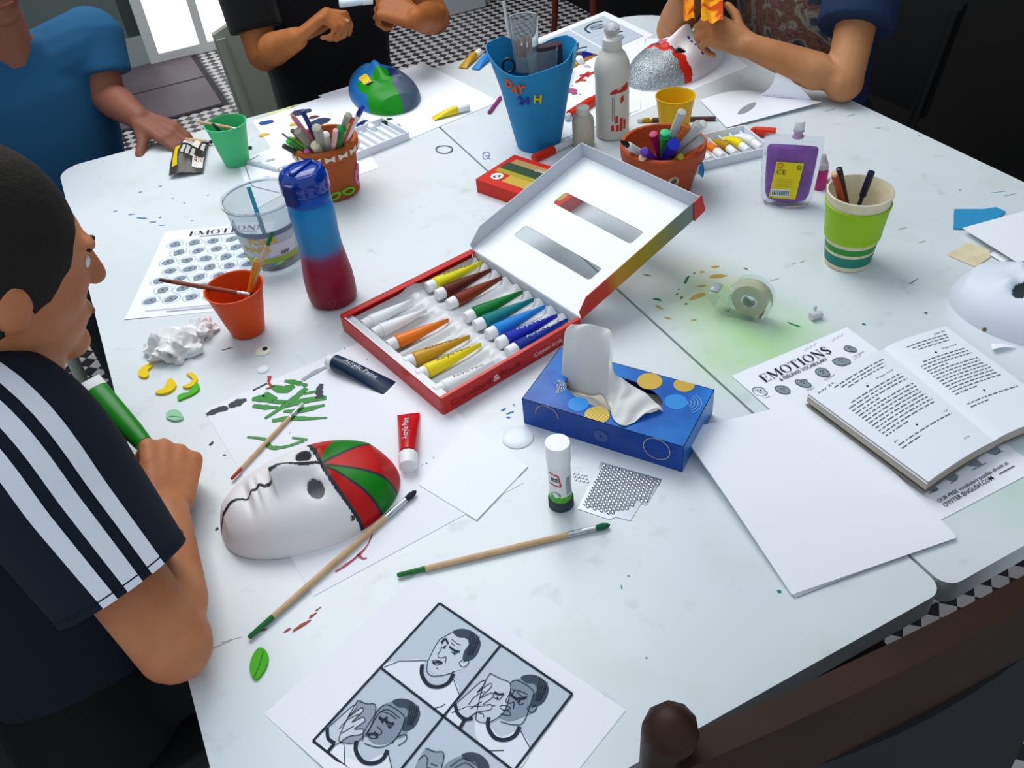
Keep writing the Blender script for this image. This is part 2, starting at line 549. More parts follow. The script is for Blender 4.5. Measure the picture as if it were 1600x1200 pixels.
# ---------------------------------------------------------------- chairs
def chair(label, c, face, m, seat_z=.45, back_h=.86, wd=.43, style='plastic', group=None, panel=None, bow=.035):
    """c: floor point under the seat centre, face: direction the sitter looks"""
    t = thing('chair', label, 'chair', c, group)
    f = Vector(face).normalized()
    m0 = frame(c, f)
    L = lambda x, y, z: m0 @ Vector((x, y, z))
    part(t, 'seat', xf(box(.42, wd, .03, bev=.012), m0 @ Matrix.Translation((0, 0, seat_z - .03))), m)
    for sx in (-1, 1):
        for sy in (-1, 1):
            part(t, 'leg', tube([L(sx * .21, sy * wd * .48, 0), L(sx * .18, sy * wd * .42, seat_z - .02)], [.013, .017]), m)
    if style == 'plastic':
        def bk(a, b):
            y = (a - .5) * wd * 1.02
            z = seat_z + .05 + b * (back_h - seat_z - .05)
            return L(-.19 - .07 * b - .04 * (1 - (2 * a - 1) ** 2), y, z - .03 * (2 * a - 1) ** 2 * b)
        part(t, 'backrest', grid(bk, 14, 8, .022, f * -1), m)
        for sy in (-1, 1):
            part(t, 'back_post', tube([L(-.18, sy * wd * .45, seat_z - .02), L(-.25, sy * wd * .48, back_h - .04)], .014), m)
    else:
        for sy in (-1, 1):
            part(t, 'back_post', tube([L(-.18, sy * wd * .47, seat_z - .02), L(-.215, sy * wd * .5, back_h - .01), L(-.22, sy * wd * .5, back_h + .012)], [.018, .02, .022], round_ends=True), m)
        def rail(z0, z1, nm):
            def q(a, b):
                y = (a - .5) * wd
                return L(-.215 - bow * (1 - (2 * a - 1) ** 2), y, z0 + b * (z1 - z0) - .018 * abs(2 * a - 1) ** 2 * b)
            part(t, nm, grid(q, 12, 3, .024, f * -1), m)
        rail(back_h - .12, back_h, 'top_rail')
        if panel:
            part(t, 'back_panel', grid(lambda a, b: L(-.214 - .035 * (1 - (2 * a - 1) ** 2) + .02 * b, (a - .5) * wd * .97, seat_z + b * (back_h - .11 - seat_z)), 12, 3, .03, f * -1), panel)
        else:
            rail(back_h - .26, back_h - .2, 'back_slat')
    return t
PALE = mat('8E9388', .5)
# ================================================================ papers and flat things on the table
LAY = .0006
def quad_fn(c, z, bend=None):
    a, b, d, e = c      # top-left, top-right, bottom-right, bottom-left
    def f(u_, v_):
        p = (a * (1 - u_) + b * u_) * (1 - v_) + (e * (1 - u_) + d * u_) * v_
        return p + Z * (z + (bend(u_, v_) if bend else 0))
    return f
def rect(tl, tr, h):
    """rectangle from its top edge; h is the length of the sides, running to the right of tl -> tr"""
    d = (tr - tl).normalized()
    n = Vector((d.y, -d.x, 0)) * h
    return [tl, tr, tr + n, tl + n]
def sheet(name, label, corners, z=LAY, bend=None, cat='paper', m=PAPER, th=.0004, n=12, group=None):
    f = quad_fn(corners, z, bend)
    t = thing(name, label, cat, sum(corners, Vector()) / 4, group)
    part(t, 'leaf' if name != 'card' else 'board', grid(f, n, n, th), m)
    return t, f

# ---- the face drawings sheet, front
fs_tl, fs_tr = P(657, 892), P(978, 1110)
fs = [fs_tl, fs_tr, fs_tr + P(413, 1116) - fs_tl, P(413, 1116)]
fd = (fs[1] - fs[0]).normalized()
fs_h = 0.215
fn = Vector((fd.y, -fd.x, 0))
fs = [fs[0], fs[1], fs[1] + fn * .34, fs[0] + fn * .34]
# the sheet is wider than tall in view: its left edge follows the photograph
ld = (P(413, 1116) - fs_tl)
ld_n = ld.normalized()
fs = [fs_tl, fs_tr, fs_tr + ld, fs_tl + ld]
FACE, ff = sheet('drawing_sheet', 'printed sheet of four framed line drawings of a man, nearest the camera', fs, LAY, lambda a, b: .012 * max(0, b - .75) ** 2 * 16 * max(0, a - .05) * .6)
zf = .0013
c8 = crop(480, 920, 1600 / 420)
def dpx(pts, z=zf):
    return px(c8(pts), z)
INKM, GREY1, GREY2, HAIRG = mat('1C2738', .7), mat('B9C6D6', .75), mat('8593A6', .75), mat('3E4B5E', .75)
# panels
for q in ([(787, 85), (1150, 338), (812, 757), (438, 470)], [(1150, 338), (1578, 625), (1230, 1085), (812, 757)], [(438, 470), (812, 757), (480, 1180), (35, 906)], [(812, 757), (1230, 1085), (1040, 1300), (480, 1180)]):
    part(FACE, 'panel', flat([dpx(q, .0009)]), mat('C3CEDC', .75))
WH = mat('E4EBF5', .75)
def fill(polys, m, z=zf, nm='ink_shape'):
    for p in polys:
        part(FACE, nm, flat([smooth_loop(dpx(p, z), 3)], .0002), m)
def lines(ls, wd, z=zf + .0004, nm='ink_lines'):
    part(FACE, nm, join(*[ribbon(smooth_line(dpx(l, z), 4), wd) for l in ls]), INKM, kind='stuff')
for l in ([(787, 85), (1578, 625)], [(787, 85), (35, 906)], [(1578, 625), (1150, 1190)], [(1150, 338), (490, 1160)], [(438, 470), (1250, 1100)], [(35, 906), (330, 1140)]):
    part(FACE, 'frame_line', ribbon(dpx(l, zf + .0004), .0026), INKM)
SHIFT = lambda pts, dx, dy: [(a + dx, b + dy) for a, b in pts]
# shirts
fill([[(445, 465), (545, 432), (690, 425), (690, 540), (770, 590), (860, 540), (905, 620), (812, 750), (640, 625)]], WH)
fill([[(1000, 790), (1075, 800), (1150, 880), (1260, 850), (1330, 950), (1235, 1080), (1030, 925)], [(890, 690), (925, 770), (900, 820), (830, 765)]], WH)
fill([[(215, 930), (300, 930), (340, 1030), (470, 980), (500, 1090), (470, 1160), (290, 1105)], [(115, 850), (160, 920), (120, 965), (45, 905)]], WH)
face0 = [(790, 300), (870, 262), (950, 290), (965, 330), (930, 420), (960, 430), (950, 465), (885, 490), (820, 515), (760, 510), (720, 470), (722, 420), (755, 355)]
hair0 = [(865, 255), (915, 238), (975, 250), (1020, 290), (1032, 335), (1005, 400), (960, 430), (925, 425), (935, 370), (962, 330), (945, 295), (900, 290)]
fill([face0], mat('CBD6E3', .75), zf + .0001)
fill([SHIFT(face0, 405, 270), SHIFT(face0, -365, 410), SHIFT(face0, 45, 735)], GREY2, zf + .0001)
fill([hair0, SHIFT(hair0, 405, 272), SHIFT(hair0, -360, 415), SHIFT(hair0, 52, 735)], HAIRG, zf + .0002)
m2 = [(1090, 503), (1150, 535), (1208, 565), (1200, 650), (1165, 740), (1080, 795), (1010, 785), (1010, 730), (1035, 620), (1060, 550)]
m3 = [(300, 665), (355, 685), (405, 690), (400, 760), (360, 850), (290, 915), (210, 915), (190, 890), (230, 790)]
fill([m2], mat('C8D3E0', .75), zf + .0003)
fill([m3, SHIFT(m3, 405, 285)], mat('94A1B2', .75), zf + .0003)
h2 = [(880, 690), (925, 650), (980, 600), (1040, 550), (1060, 560), (1010, 620), (1085, 565), (1095, 585), (1030, 650), (1095, 620), (1105, 645), (1045, 690), (1095, 690), (1090, 720), (1010, 735), (940, 780), (905, 760)]
h3 = SHIFT(h2, -765, 145)
fill([h2, h3], mat('CCD6E3', .75), zf + .0005)
COLL = [(685, 450), (682, 510), (720, 570), (780, 585), (840, 560), (870, 505)]
for c in (COLL, SHIFT(COLL, 395, 315), SHIFT(COLL, -392, 455)):
    part(FACE, 'collar', ribbon(smooth_line(dpx(c, zf + .0006), 4), .0042), INKM)
for c in ([(880, 685), (895, 740), (940, 775), (985, 770)], [(120, 830), (125, 890), (165, 920)], [(940, 775), (905, 835)], [(160, 925), (120, 975)]):
    part(FACE, 'cuff', ribbon(smooth_line(dpx(c, zf + .0007), 4), .0036), INKM)
feat = [[(800, 330), (825, 295), (838, 330)], [(845, 345), (880, 375), (905, 372)], [(795, 345), (815, 355), (828, 335)], [(855, 375), (880, 390), (895, 378)], [(800, 355), (778, 395), (790, 412), (825, 405)],
        [(740, 430), (770, 425), (805, 440), (770, 455), (745, 440)], [(770, 470), (780, 480)], [(925, 425), (905, 440), (920, 465), (945, 460), (962, 435), (945, 425), (930, 440)], [(860, 300), (890, 325), (915, 335)], [(855, 320), (880, 340)], [(828, 405), (822, 445)], [(720, 425), (712, 490), (750, 520), (830, 510), (880, 490)], [(862, 520), (905, 630)], [(545, 432), (715, 427)], [(455, 468), (545, 432)], [(760, 710), (800, 700), (820, 685)], [(790, 300), (755, 355), (722, 425)], [(790, 300), (865, 258)]]
lines(feat, .0008)
lines([SHIFT(l, 405, 270) for l in feat if min(p[1] for p in l) > 320 and max(p[1] for p in l) < 470] + [[(1210, 560), (1250, 545), (1340, 600), (1340, 650), (1290, 790), (1230, 810), (1150, 790)], [(1215, 640), (1250, 660), (1300, 645)], [(1240, 655), (1265, 690), (1290, 680)], [(1165, 720), (1200, 730), (1210, 755), (1150, 745)], [(1220, 600), (1270, 610), (1310, 630)], [(1270, 845), (1330, 955)], [(1075, 965), (1170, 962)]], .0009)
lines([[(330, 905), (340, 850), (410, 740), (470, 690), (560, 740), (580, 790), (520, 900), (430, 945), (340, 920)], [(350, 880), (420, 750), (480, 720), (550, 770)], [(425, 770), (450, 790), (475, 770)], [(465, 790), (490, 830), (510, 810)], [(415, 820), (445, 850), (430, 870), (400, 850)], [(360, 870), (400, 860), (420, 885), (380, 890), (360, 870)], [(440, 730), (490, 745), (530, 775)], [(505, 920), (540, 880), (590, 870), (585, 905), (540, 935)], [(480, 970), (505, 1075)], [(220, 930), (225, 1055)]], .0009)
lines([m2 + [m2[0]], m3 + [m3[0]], h2 + [h2[0]], h3 + [h3[0]], SHIFT(m3, 405, 285)] + [[(1115, 610), (1140, 625), (1170, 628)], [(1110, 645), (1140, 660), (1165, 635)], [(1015, 735), (1045, 745), (1050, 765)], [(960, 690), (1000, 640), (1060, 610)], [(970, 715), (1040, 670)], [(190, 835), (240, 780), (310, 745)], [(205, 860), (280, 815)], [(660, 1020), (700, 990), (720, 1025)], [(735, 1040), (775, 1055)], [(720, 1010), (712, 1060), (740, 1070)], [(850, 1060), (930, 1010), (1010, 1050)], [(860, 1080), (940, 1035), (1000, 1075)]], .0008, zf + .0009)
lines([[(1012 + dx, 275 + dx * .5), (1000 + dx, 330), (975 + dx * .6, 395)] for dx in (-34, -22, -10, 2, 12)] + [[(1417 + dx, 548 + dx * .5), (1405 + dx, 603), (1380 + dx * .6, 668)] for dx in (-34, -22, -10, 2, 12)] + [[(652 + dx, 690 + dx * .5), (640 + dx, 745), (615 + dx * .6, 810)] for dx in (-34, -22, -10, 2, 12)], .0009, zf + .0005, 'hair_lines')

lines([[(798, 322), (822, 297), (838, 326)], [(845, 343), (875, 366), (908, 374)], [(745, 440), (775, 436), (805, 442)], [(1212, 630), (1250, 655), (1305, 645)], [(1110, 618), (1140, 628), (1172, 626)], [(428, 762), (452, 778), (478, 764)], [(462, 780), (492, 800), (518, 800)], [(362, 868), (398, 862), (420, 880)]], .0022, zf + .001, 'brow_lines')
for x, y in ((816, 346), (876, 384), (1262, 668), (1132, 648), (447, 790), (488, 818)):
    part(FACE, 'pupil', flat([blob(dpx([(x, y)], zf + .0012)[0], .0013, x, 8, .2)], .0002), INKM)
# ---- palette paper under the near mask
pp_tl, pp_bl = P(319, 641), P(490, 932)
pp_d = (pp_tl - pp_bl).normalized()
pp_w = Vector((pp_d.y, -pp_d.x, 0)) * .297
PAL, _ = sheet('palette_paper', 'white sheet with green and black paint strokes under the red and green mask', [pp_tl, pp_tl + pp_w, pp_bl + pp_w, pp_bl], LAY)
cg = crop(300, 540, 4)
def strokes(par, nm, ls, m, cr_, z=.0013, th=.0003):
    """paint strokes: lists of (x, y, width in crop pixels)"""
    gs = []
    for l in ls:
        pts = smooth_line(px(cr_([(a, b) for a, b, _ in l]), z), 4)
        wpx = [s[2] for s in l]
        ws = []
        for i in range(len(pts)):
            t = i / (len(pts) - 1) * (len(wpx) - 1)
            k = min(int(t), len(wpx) - 2)
            ws.append((wpx[k] * (1 - (t - k)) + wpx[k + 1] * (t - k)) * (1 + .25 * noise.noise(Vector((i * .9, z * 999, len(gs)))) * 2))
        sc_ = (P(*cr_([(l[0][0] + 20, l[0][1])])[0], z) - P(*cr_([(l[0][0], l[0][1])])[0], z)).length / 20
        gs.append(ribbon(pts, [w_ * sc_ * 1.2 for w_ in ws], Z, th))
    for g in gs:
        part(par, nm, g, m)
GRN = mat('148A1E', .35)
strokes(PAL, 'green_paint_stroke', [[(375, 335, 20), (430, 330, 50), (520, 350, 30), (600, 350, 20)], [(380, 375, 20), (460, 385, 30), (540, 385, 15)], [(580, 220, 15), (650, 230, 40), (720, 250, 15)], [(500, 255, 30), (570, 275, 60), (640, 250, 30)], [(450, 300, 40), (520, 340, 40)], [(455, 455, 15), (540, 400, 25), (640, 330, 40), (715, 265, 30)], [(500, 470, 20), (600, 455, 35), (720, 455, 25), (845, 450, 10)], [(570, 410, 15), (680, 405, 40), (830, 370, 15)], [(590, 380, 15), (700, 345, 40), (840, 325, 25)], [(700, 300, 20), (780, 285, 20)], [(345, 570, 12), (430, 580, 18), (480, 590, 12)], [(470, 590, 18), (490, 635, 30), (580, 632, 16), (700, 595, 18)], [(625, 575, 12), (720, 588, 18)]], GRN, cg)
strokes(PAL, 'black_paint_stroke', [[(90, 430, 15), (130, 415, 40), (180, 395, 45), (225, 395, 20)], [(230, 380, 25), (290, 355, 50), (340, 335, 15)], [(810, 240, 20), (795, 280, 40), (800, 330, 40)], [(380, 280, 10), (470, 235, 10)]], mat('222A34', .4), cg)
strokes(PAL, 'red_paint_stroke', [[(485, 190, 20), (480, 230, 12), (500, 258, 20)], [(462, 270, 8), (515, 255, 14)]], mat('A81E2C', .4), cg)
strokes(PAL, 'grey_paint_smear', [[(690, 215, 20), (780, 160, 30), (850, 130, 20)]], mat('A9AEB4', .6), cg)
cg2 = crop(330, 660, 4.563)
strokes(PAL, 'red_paint_line', [[(885, 1065, 10), (970, 1010, 16), (1045, 950, 16), (1110, 880, 8), (1150, 795, 8)], [(1045, 940, 20), (1080, 970, 10), (1110, 965, 8)]], mat('A81432', .4), cg2)
gs = []
random.seed(3)
for (x, y, r) in [(1440, 745, 3), (1465, 735, 4), (1510, 700, 3), (1570, 720, 4), (680, 772, 4), (690, 768, 4), (610, 545, 3), (1095, 85, 4), (955, 20, 4), (1320, 1025, 3)]:
    gs.append(prism(blob(P(*cg([(x, y)])[0], .0011), r * .00022, x, 8), (0, 0, .0002)))
part(PAL, 'paint_specks', join(*gs), mat('3A424E', .5), kind='stuff')

# ---- stains and specks on the tables (paint with a shape of its own, plus one painted cup reflection)
def stains(par, nm, specs, m):
    part(par, nm, flat([blob(P(x, y, .0002), r, x * .37 + y, 12, .5, st, rt) for x, y, r, st, rt in specs], .0002), m, kind='stuff')
stains(topA, 'blue_paint_spots', [(787, 640, .004, (1, .6), 1), (797, 645, .004, (1.6, .5), .4), (795, 652, .003, (1, .7), 0), (803, 633, .002, (1.8, .4), 2), (205, 335, .004, (1.6, .5), 0), (222, 341, .006, (2, .4), -.3), (240, 347, .004, (1.6, .5), -.3), (255, 352, .003, (2, .4), 0), (180, 330, .003, (1.5, .6), 0), (250, 340, .003, (1, .7), 0)], mat('2E7DB4', .5))
stains(topA, 'dark_paint_spots', [(330, 693, .004, (1, .7), 1), (351, 711, .002, (1, .7), 0), (339, 827, .003, (1, .6), 1), (251, 291, .003, (1, .5), 0), (220, 300, .003, (1, .6), 0), (288, 317, .002, (1, .6), 0), (325, 305, .002, (1, .6), 0), (300, 345, .002, (1, .6), 0), (270, 310, .002, (1, .6), 0)], mat('2C3A4C', .5))
stains(topA, 'brown_paint_and_cup_reflection', [(472, 977, .007, (1.7, .35), .6), (449, 985, .003, (2, .5), .6), (488, 962, .003, (2, .5), .7), (412, 984, .003, (1.5, .5), 0), (497, 952, .002, (2, .5), .7), (355, 545, .004, (2, .4), .3)], mat('9C4E3A', .6))  # last mark is the orange cup's reddish reflection, painted onto the table top
stains(topA, 'green_specks', [(971, 917, .002, (1.6, .4), 1.6), (982, 900, .001, (1, 1), 0), (1217, 924, .003, (1, .7), 0), (1010, 1028, .001, (1, 1), 0)], mat('1E7E78', .5))
stains(topA, 'pencil_marks', [(700, 1050, .001, (4, .6), .3), (340, 1010, .0015, (14, .3), .4), (360, 1000, .001, (12, .3), .2), (300, 995, .001, (12, .3), .3)], mat('A9A7A8', .7))
stains(topB, 'green_paint_spots', [(1073, 437, .007, (1.6, .45), 1.1), (1010, 430, .005, (1.6, .3), -.6), (1028, 468, .005, (1.6, .5), -.5), (1065, 465, .003, (1.5, .5), 1), (1058, 460, .002, (1, 1), 0), (1072, 475, .002, (1, 1), 0), (1165, 420, .003, (1.4, .5), -.8), (1240, 507, .006, (2, .3), -.8), (1085, 427, .002, (1, 1), 0), (1427, 440, .004, (2.6, .25), .6), (1060, 452, .0015, (1, 1), 0), (1350, 507, .003, (1, .8), 0), (1447, 489, .003, (1, .8), 0)], mat('157A3C', .5))
stains(topB, 'ochre_paint_spots', [(1120, 432, .012, (1.3, .5), .2), (1118, 417, .006, (1.4, .5), .2), (1090, 463, .010, (1.5, .5), .3), (1030, 480, .005, (1.8, .5), -1), (1043, 497, .004, (1.6, .5), -.6), (1097, 425, .004, (1, .7), 0), (1096, 447, .005, (1.4, .5), 0), (1084, 500, .003, (1.5, .5), 0)], mat('BE9C50', .6))
stains(topB, 'teal_specks', [(1297, 172, .006, (2, .25), .3), (1330, 180, .005, (2, .25), .3), (1372, 200, .003, (2, .3), 0), (1560, 300, .004, (3, .2), 0), (1436, 212, .002, (1, 1), 0)], mat('6FB5BE', .6))
stains(topB, 'grey_scuffs', [(1255, 408, .003, (2, .3), .5), (1240, 412, .003, (1.5, .3), .5), (1210, 437, .003, (2.5, .3), .3), (1441, 378, .004, (1.6, .4), .2), (1410, 357, .005, (1.5, .3), .2), (1500, 297, .002, (1, 1), 0), (1575, 305, .006, (2, .2), .2)], mat('A2A39C', .7))
part(topB, 'doodle', join(*[ribbon(smooth_line(px(l, .0004), 4), .0016) for l in ([(754, 245), (757, 238), (764, 239), (764, 245), (758, 249), (754, 245)], [(758, 244), (764, 243)], [(762, 246), (767, 249)])]), mat('5B6AA8', .6))

# ---- small square card on the palette paper
cc = px([(730, 664), (825, 730), (745, 814), (655, 759)])
sheet('card', 'small square white card lying on the corner of the palette paper', cc, .0022, cat='card', m=mat('F3F8FC', .5), th=.0016, n=2)

# ---- emotions sheets
def serif_word(word, a, b, h, nrm=Z, lift=.0005):
    """high-contrast serif capitals between a and b, drawn from thick and thin strokes"""
    tk, tn, s = .17, .045, .1
    G = {'E': (.62, [((.12, 0), (.12, 1), tk), ((0, .02), (.6, .02), tn), ((0, .98), (.6, .98), tn), ((.12, .52), (.45, .52), tn), ((.58, 0), (.58, .22), tn), ((.58, .78), (.58, 1), tn), ((.45, .4), (.45, .64), tn)]),
         'M': (1.05, [((.12, 0), (.12, 1), tn), ((.12, 1), (.5, .1), tk), ((.5, .1), (.88, 1), tn), ((.9, 0), (.9, 1), tk), ((0, .02), (.24, .02), tn), ((.74, .02), (1.05, .02), tn), ((0, .98), (.15, .98), tn), ((.88, .98), (1.05, .98), tn)]),
         'T': (.74, [((.37, 0), (.37, 1), tk), ((0, .98), (.74, .98), tn), ((.2, .02), (.54, .02), tn), ((.02, .76), (.02, 1), tn), ((.72, .76), (.72, 1), tn)]),
         'I': (.36, [((.18, 0), (.18, 1), tk), ((0, .02), (.36, .02), tn), ((0, .98), (.36, .98), tn)]),
         'N': (.86, [((.14, 0), (.14, 1), tn), ((.12, 1), (.72, 0), tk), ((.72, 0), (.72, 1), tn), ((0, .02), (.28, .02), tn), ((0, .98), (.2, .98), tn), ((.58, .98), (.86, .98), tn)])}
    pieces, x = [], 0
    def seg(p, q, t):
        d = Vector((q[0] - p[0], q[1] - p[1], 0)).normalized()
        nn = Vector((-d.y, d.x, 0)) * t / 2
        p, q = Vector((p[0], p[1], 0)), Vector((q[0], q[1], 0))
        return [p + nn, q + nn, q - nn, p - nn], [(0, 1, 2, 3)]
    for ch in word:
        if ch in G:
            wd, ss = G[ch]
            pieces += [seg((p[0] + x, p[1]), (q[0] + x, q[1]), t) for p, q, t in ss]
        elif ch == 'O':
            wd, n = .84, 24
            V = [Vector((x + .42 + .42 * math.cos(2 * math.pi * k / n), .5 + .52 * math.sin(2 * math.pi * k / n), 0)) for k in range(n)]
            V += [Vector((x + .42 + .27 * math.cos(2 * math.pi * k / n), .5 + .475 * math.sin(2 * math.pi * k / n), 0)) for k in range(n)]
            pieces.append((V, [(k, (k + 1) % n, n + (k + 1) % n, n + k) for k in range(n)]))
        elif ch == 'S':
            wd = .56
            pts = smooth_line([(x + .5, .78, 0), (x + .42, .97, 0), (x + .2, .98, 0), (x + .07, .78, 0), (x + .2, .58, 0), (x + .4, .42, 0), (x + .5, .22, 0), (x + .36, .02, 0), (x + .14, .02, 0), (x + .04, .24, 0)], 4)
            n = len(pts)
            pieces.append(ribbon(pts, [.05 + .11 * math.sin(math.pi * i / (n - 1)) for i in range(n)], Z, 0))
        x += wd + .1
    V, F = join(*pieces)
    ux, uy = (b - a) / (x - .1), Vector(nrm).cross(b - a).normalized() * h
    return [a + ux * v.x + uy * v.y + Vector(nrm) * lift for v in V], F
BLOBG = mat('8A95A2', .75)
# right-hand sheet
er_tl, er_tr = P(1143, 588), P(1323, 512)
er = rect(er_tl, er_tr, .338)
EMR, ef = sheet('emotions_sheet', 'printed emotions vocabulary sheet partly under the open book', er, LAY * 1.5, lambda a, b: .010 * max(0, .16 - a) / .16 * max(0, b - .0) * (1 - b))
c7 = crop(960, 380, 4)
def q7(x, y, z=.0016):
    return P(*c7([(x, y)])[0], z)
part(EMR, 'heading', serif_word('EMOTIONS', q7(945, 870), q7(1362, 682), .0165), INKM, smooth=False)
part(EMR, 'subheading', text_line('& FEELINGS VOCABULARY', q7(1042, 862), q7(1338, 728), .0062, bold=.012), INKM, smooth=False)
for (x, y, s_, seed) in [(908, 930, 1, 1), (1055, 920, 1.05, 2), (1180, 875, 1, 3), (1302, 808, 1, 4), (1418, 740, 1.05, 5), (1478, 662, .85, 6)]:
    c_ = q7(x, y)
    o = part(EMR, 'cartoon_blob', flat([smooth_loop(blob(c_, .0085 * s_, seed * 3.3, 9, .28, (1.25, .95), -.5), 3)], .0002), BLOBG if seed != 1 else mat('C4CDD8', .75))
    lp = smooth_loop(blob(up(c_, .0003), .0085 * s_, seed * 3.3, 9, .28, (1.25, .95), -.5), 3)
    part(EMR, 'outline', ribbon(lp + [lp[0]], .0008), INKM)
    part(EMR, 'features', join(*[prism(blob(up(c_ + Vector(d_), .0003), .0011, seed, 8, .2), (0, 0, .0002)) for d_ in ((-.002, .003, 0), (.002, .0035, 0), (.0005, -.001, 0))]), INKM)
for s_, a, b in [('afraid', (930, 978), (972, 962)), ('angry', (1205, 922), (1250, 905)), ('annoyed', (1315, 858), (1378, 826)), ('agonised', (1440, 798), (1505, 765)), ('astonished', (1495, 712), (1560, 680))]:
    part(EMR, 'caption', text_line(s_, q7(*a), q7(*b), .0028), INKM, smooth=False)
part(EMR, 'handwriting', join(*[ribbon([q7(a + k * 9, b - k * 5 + 7 * math.sin(k * 2.1)) for k in range(n_)], .0005) for a, b, n_ in ((1185, 670, 10), (1355, 610, 9), (1495, 725, 6))]), GREYINK, kind='stuff')
c6 = crop(1100, 480, 3.2)
def q6(x, y, z=.0016):
    return P(*c6([(x, y)])[0], z)
part(EMR, 'footer_text', text_line('OUR FREE vocabulary puzzles ebook at', q6(1178, 978), q6(1525, 782), .0052, bold=.006), INKM, smooth=False)
part(EMR, 'footer_address', text_line('OYSTER ENGLISH.COM', q6(1208, 998), q6(1452, 858), .0058, bold=.012), INKM, smooth=False)
part(EMR, 'footer_line', ribbon([q6(1475, 835), q6(1552, 793)], .0012), INKM)
for s_, a, b in [('worried', (1130, 935), (1175, 912)), ('weary', (1235, 885), (1268, 862)), ('withdrawn', (1345, 818), (1418, 780)), ('wonderful', (1455, 742), (1498, 722))]:
    part(EMR, 'caption', text_line(s_, q6(*a), q6(*b), .0032), INKM, smooth=False)
for x, y in ((1125, 900), (1225, 845), (1345, 775), (1440, 710)):
    part(EMR, 'cartoon_blob', flat([smooth_loop(blob(q6(x, y), .0085, x, 9, .25, (1.2, .9), -.5), 3)], .0002), BLOBG)
# left-hand sheet
el_tl, el_bl = P(259, 362), P(195, 500)
dl = (el_tl - el_bl).normalized()
el = [el_tl, el_tl + Vector((dl.y, -dl.x, 0)) * .215, el_bl + Vector((dl.y, -dl.x, 0)) * .215, el_bl]
EML, elf = sheet('emotions_sheet', 'printed emotions sheet with doodled rings, between orange cup and clear bucket', el, LAY, lambda a, b: .004 * max(0, b - .85) / .15 * max(0, .3 - a))
ex_ = (el[1] - el[0]).normalized()
part(EML, 'heading', serif_word('EMOTIONS', elf(.24, .095) + Z * .001, elf(.90, .095) + Z * .001, .015), INKM, smooth=False)
part(EML, 'subheading', ribbon([elf(.34, .115) + Z * .001, elf(.85, .115) + Z * .001], .002), GREYINK)
part(EML, 'footer_text', join(ribbon([elf(.14, .935) + Z * .001, elf(.8, .935) + Z * .001], .0012), ribbon([elf(.32, .96) + Z * .001, elf(.7, .96) + Z * .001], .0016)), GREYINK)
RING = mat('7FB2C8', .7)
for r_ in range(7):
    for k in range(5):
        a = .15 + .165 * k + (.06 if r_ % 2 else 0)
        b = .185 + .107 * r_
        c_ = elf(min(a, .93), b) + Z * .0009
        sd = r_ * 5 + k
        part(EML, 'cartoon_blob', flat([smooth_loop(blob(c_, .0088, sd * 1.7, 8, .25, (1.25, .95), .3), 2)], .0002), BLOBG)
        lp = smooth_loop(blob(up(c_, .0003), .0135, sd * 2.9, 8, .2, (1.2, .9), .3), 2)
        part(EML, 'pen_ring', ribbon(lp + [lp[0]], .0009), RING)
        part(EML, 'face_mark', flat([blob(up(c_, .0003), .002, sd, 7, .4)], .0002), HAIRG)

# ---- pile of plain sheets on the right
def big(k):
    tl, tr, bl = P(1062 + k * 1.5, 676 + k * 3, .014), P(1285, 609, .014), P(1237 + k * 3, 931 + k * 1, .002)
    tl.z = tr.z = bl.z = TZ
    return [tl, tr, tr + (bl - tl), bl]
for k, lab in ((2, 'lowest white sheet of the curling pile beside the open book'), (1, 'middle white sheet of the curling pile beside the open book'), (0, 'blank white sheet on top of the curling pile beside the open book')):
    sheet('paper_sheet', lab, big(k), .0042 - .0012 * k, lambda a, b: .016 * (1 - b) ** 1.5 * (1 - a) ** 2 + .004 * math.sin(math.pi * b) * (1 - a) + .006 * max(0, 1 - abs(a - .95) * 8) * 0, n=14, group='pile of plain white sheets')

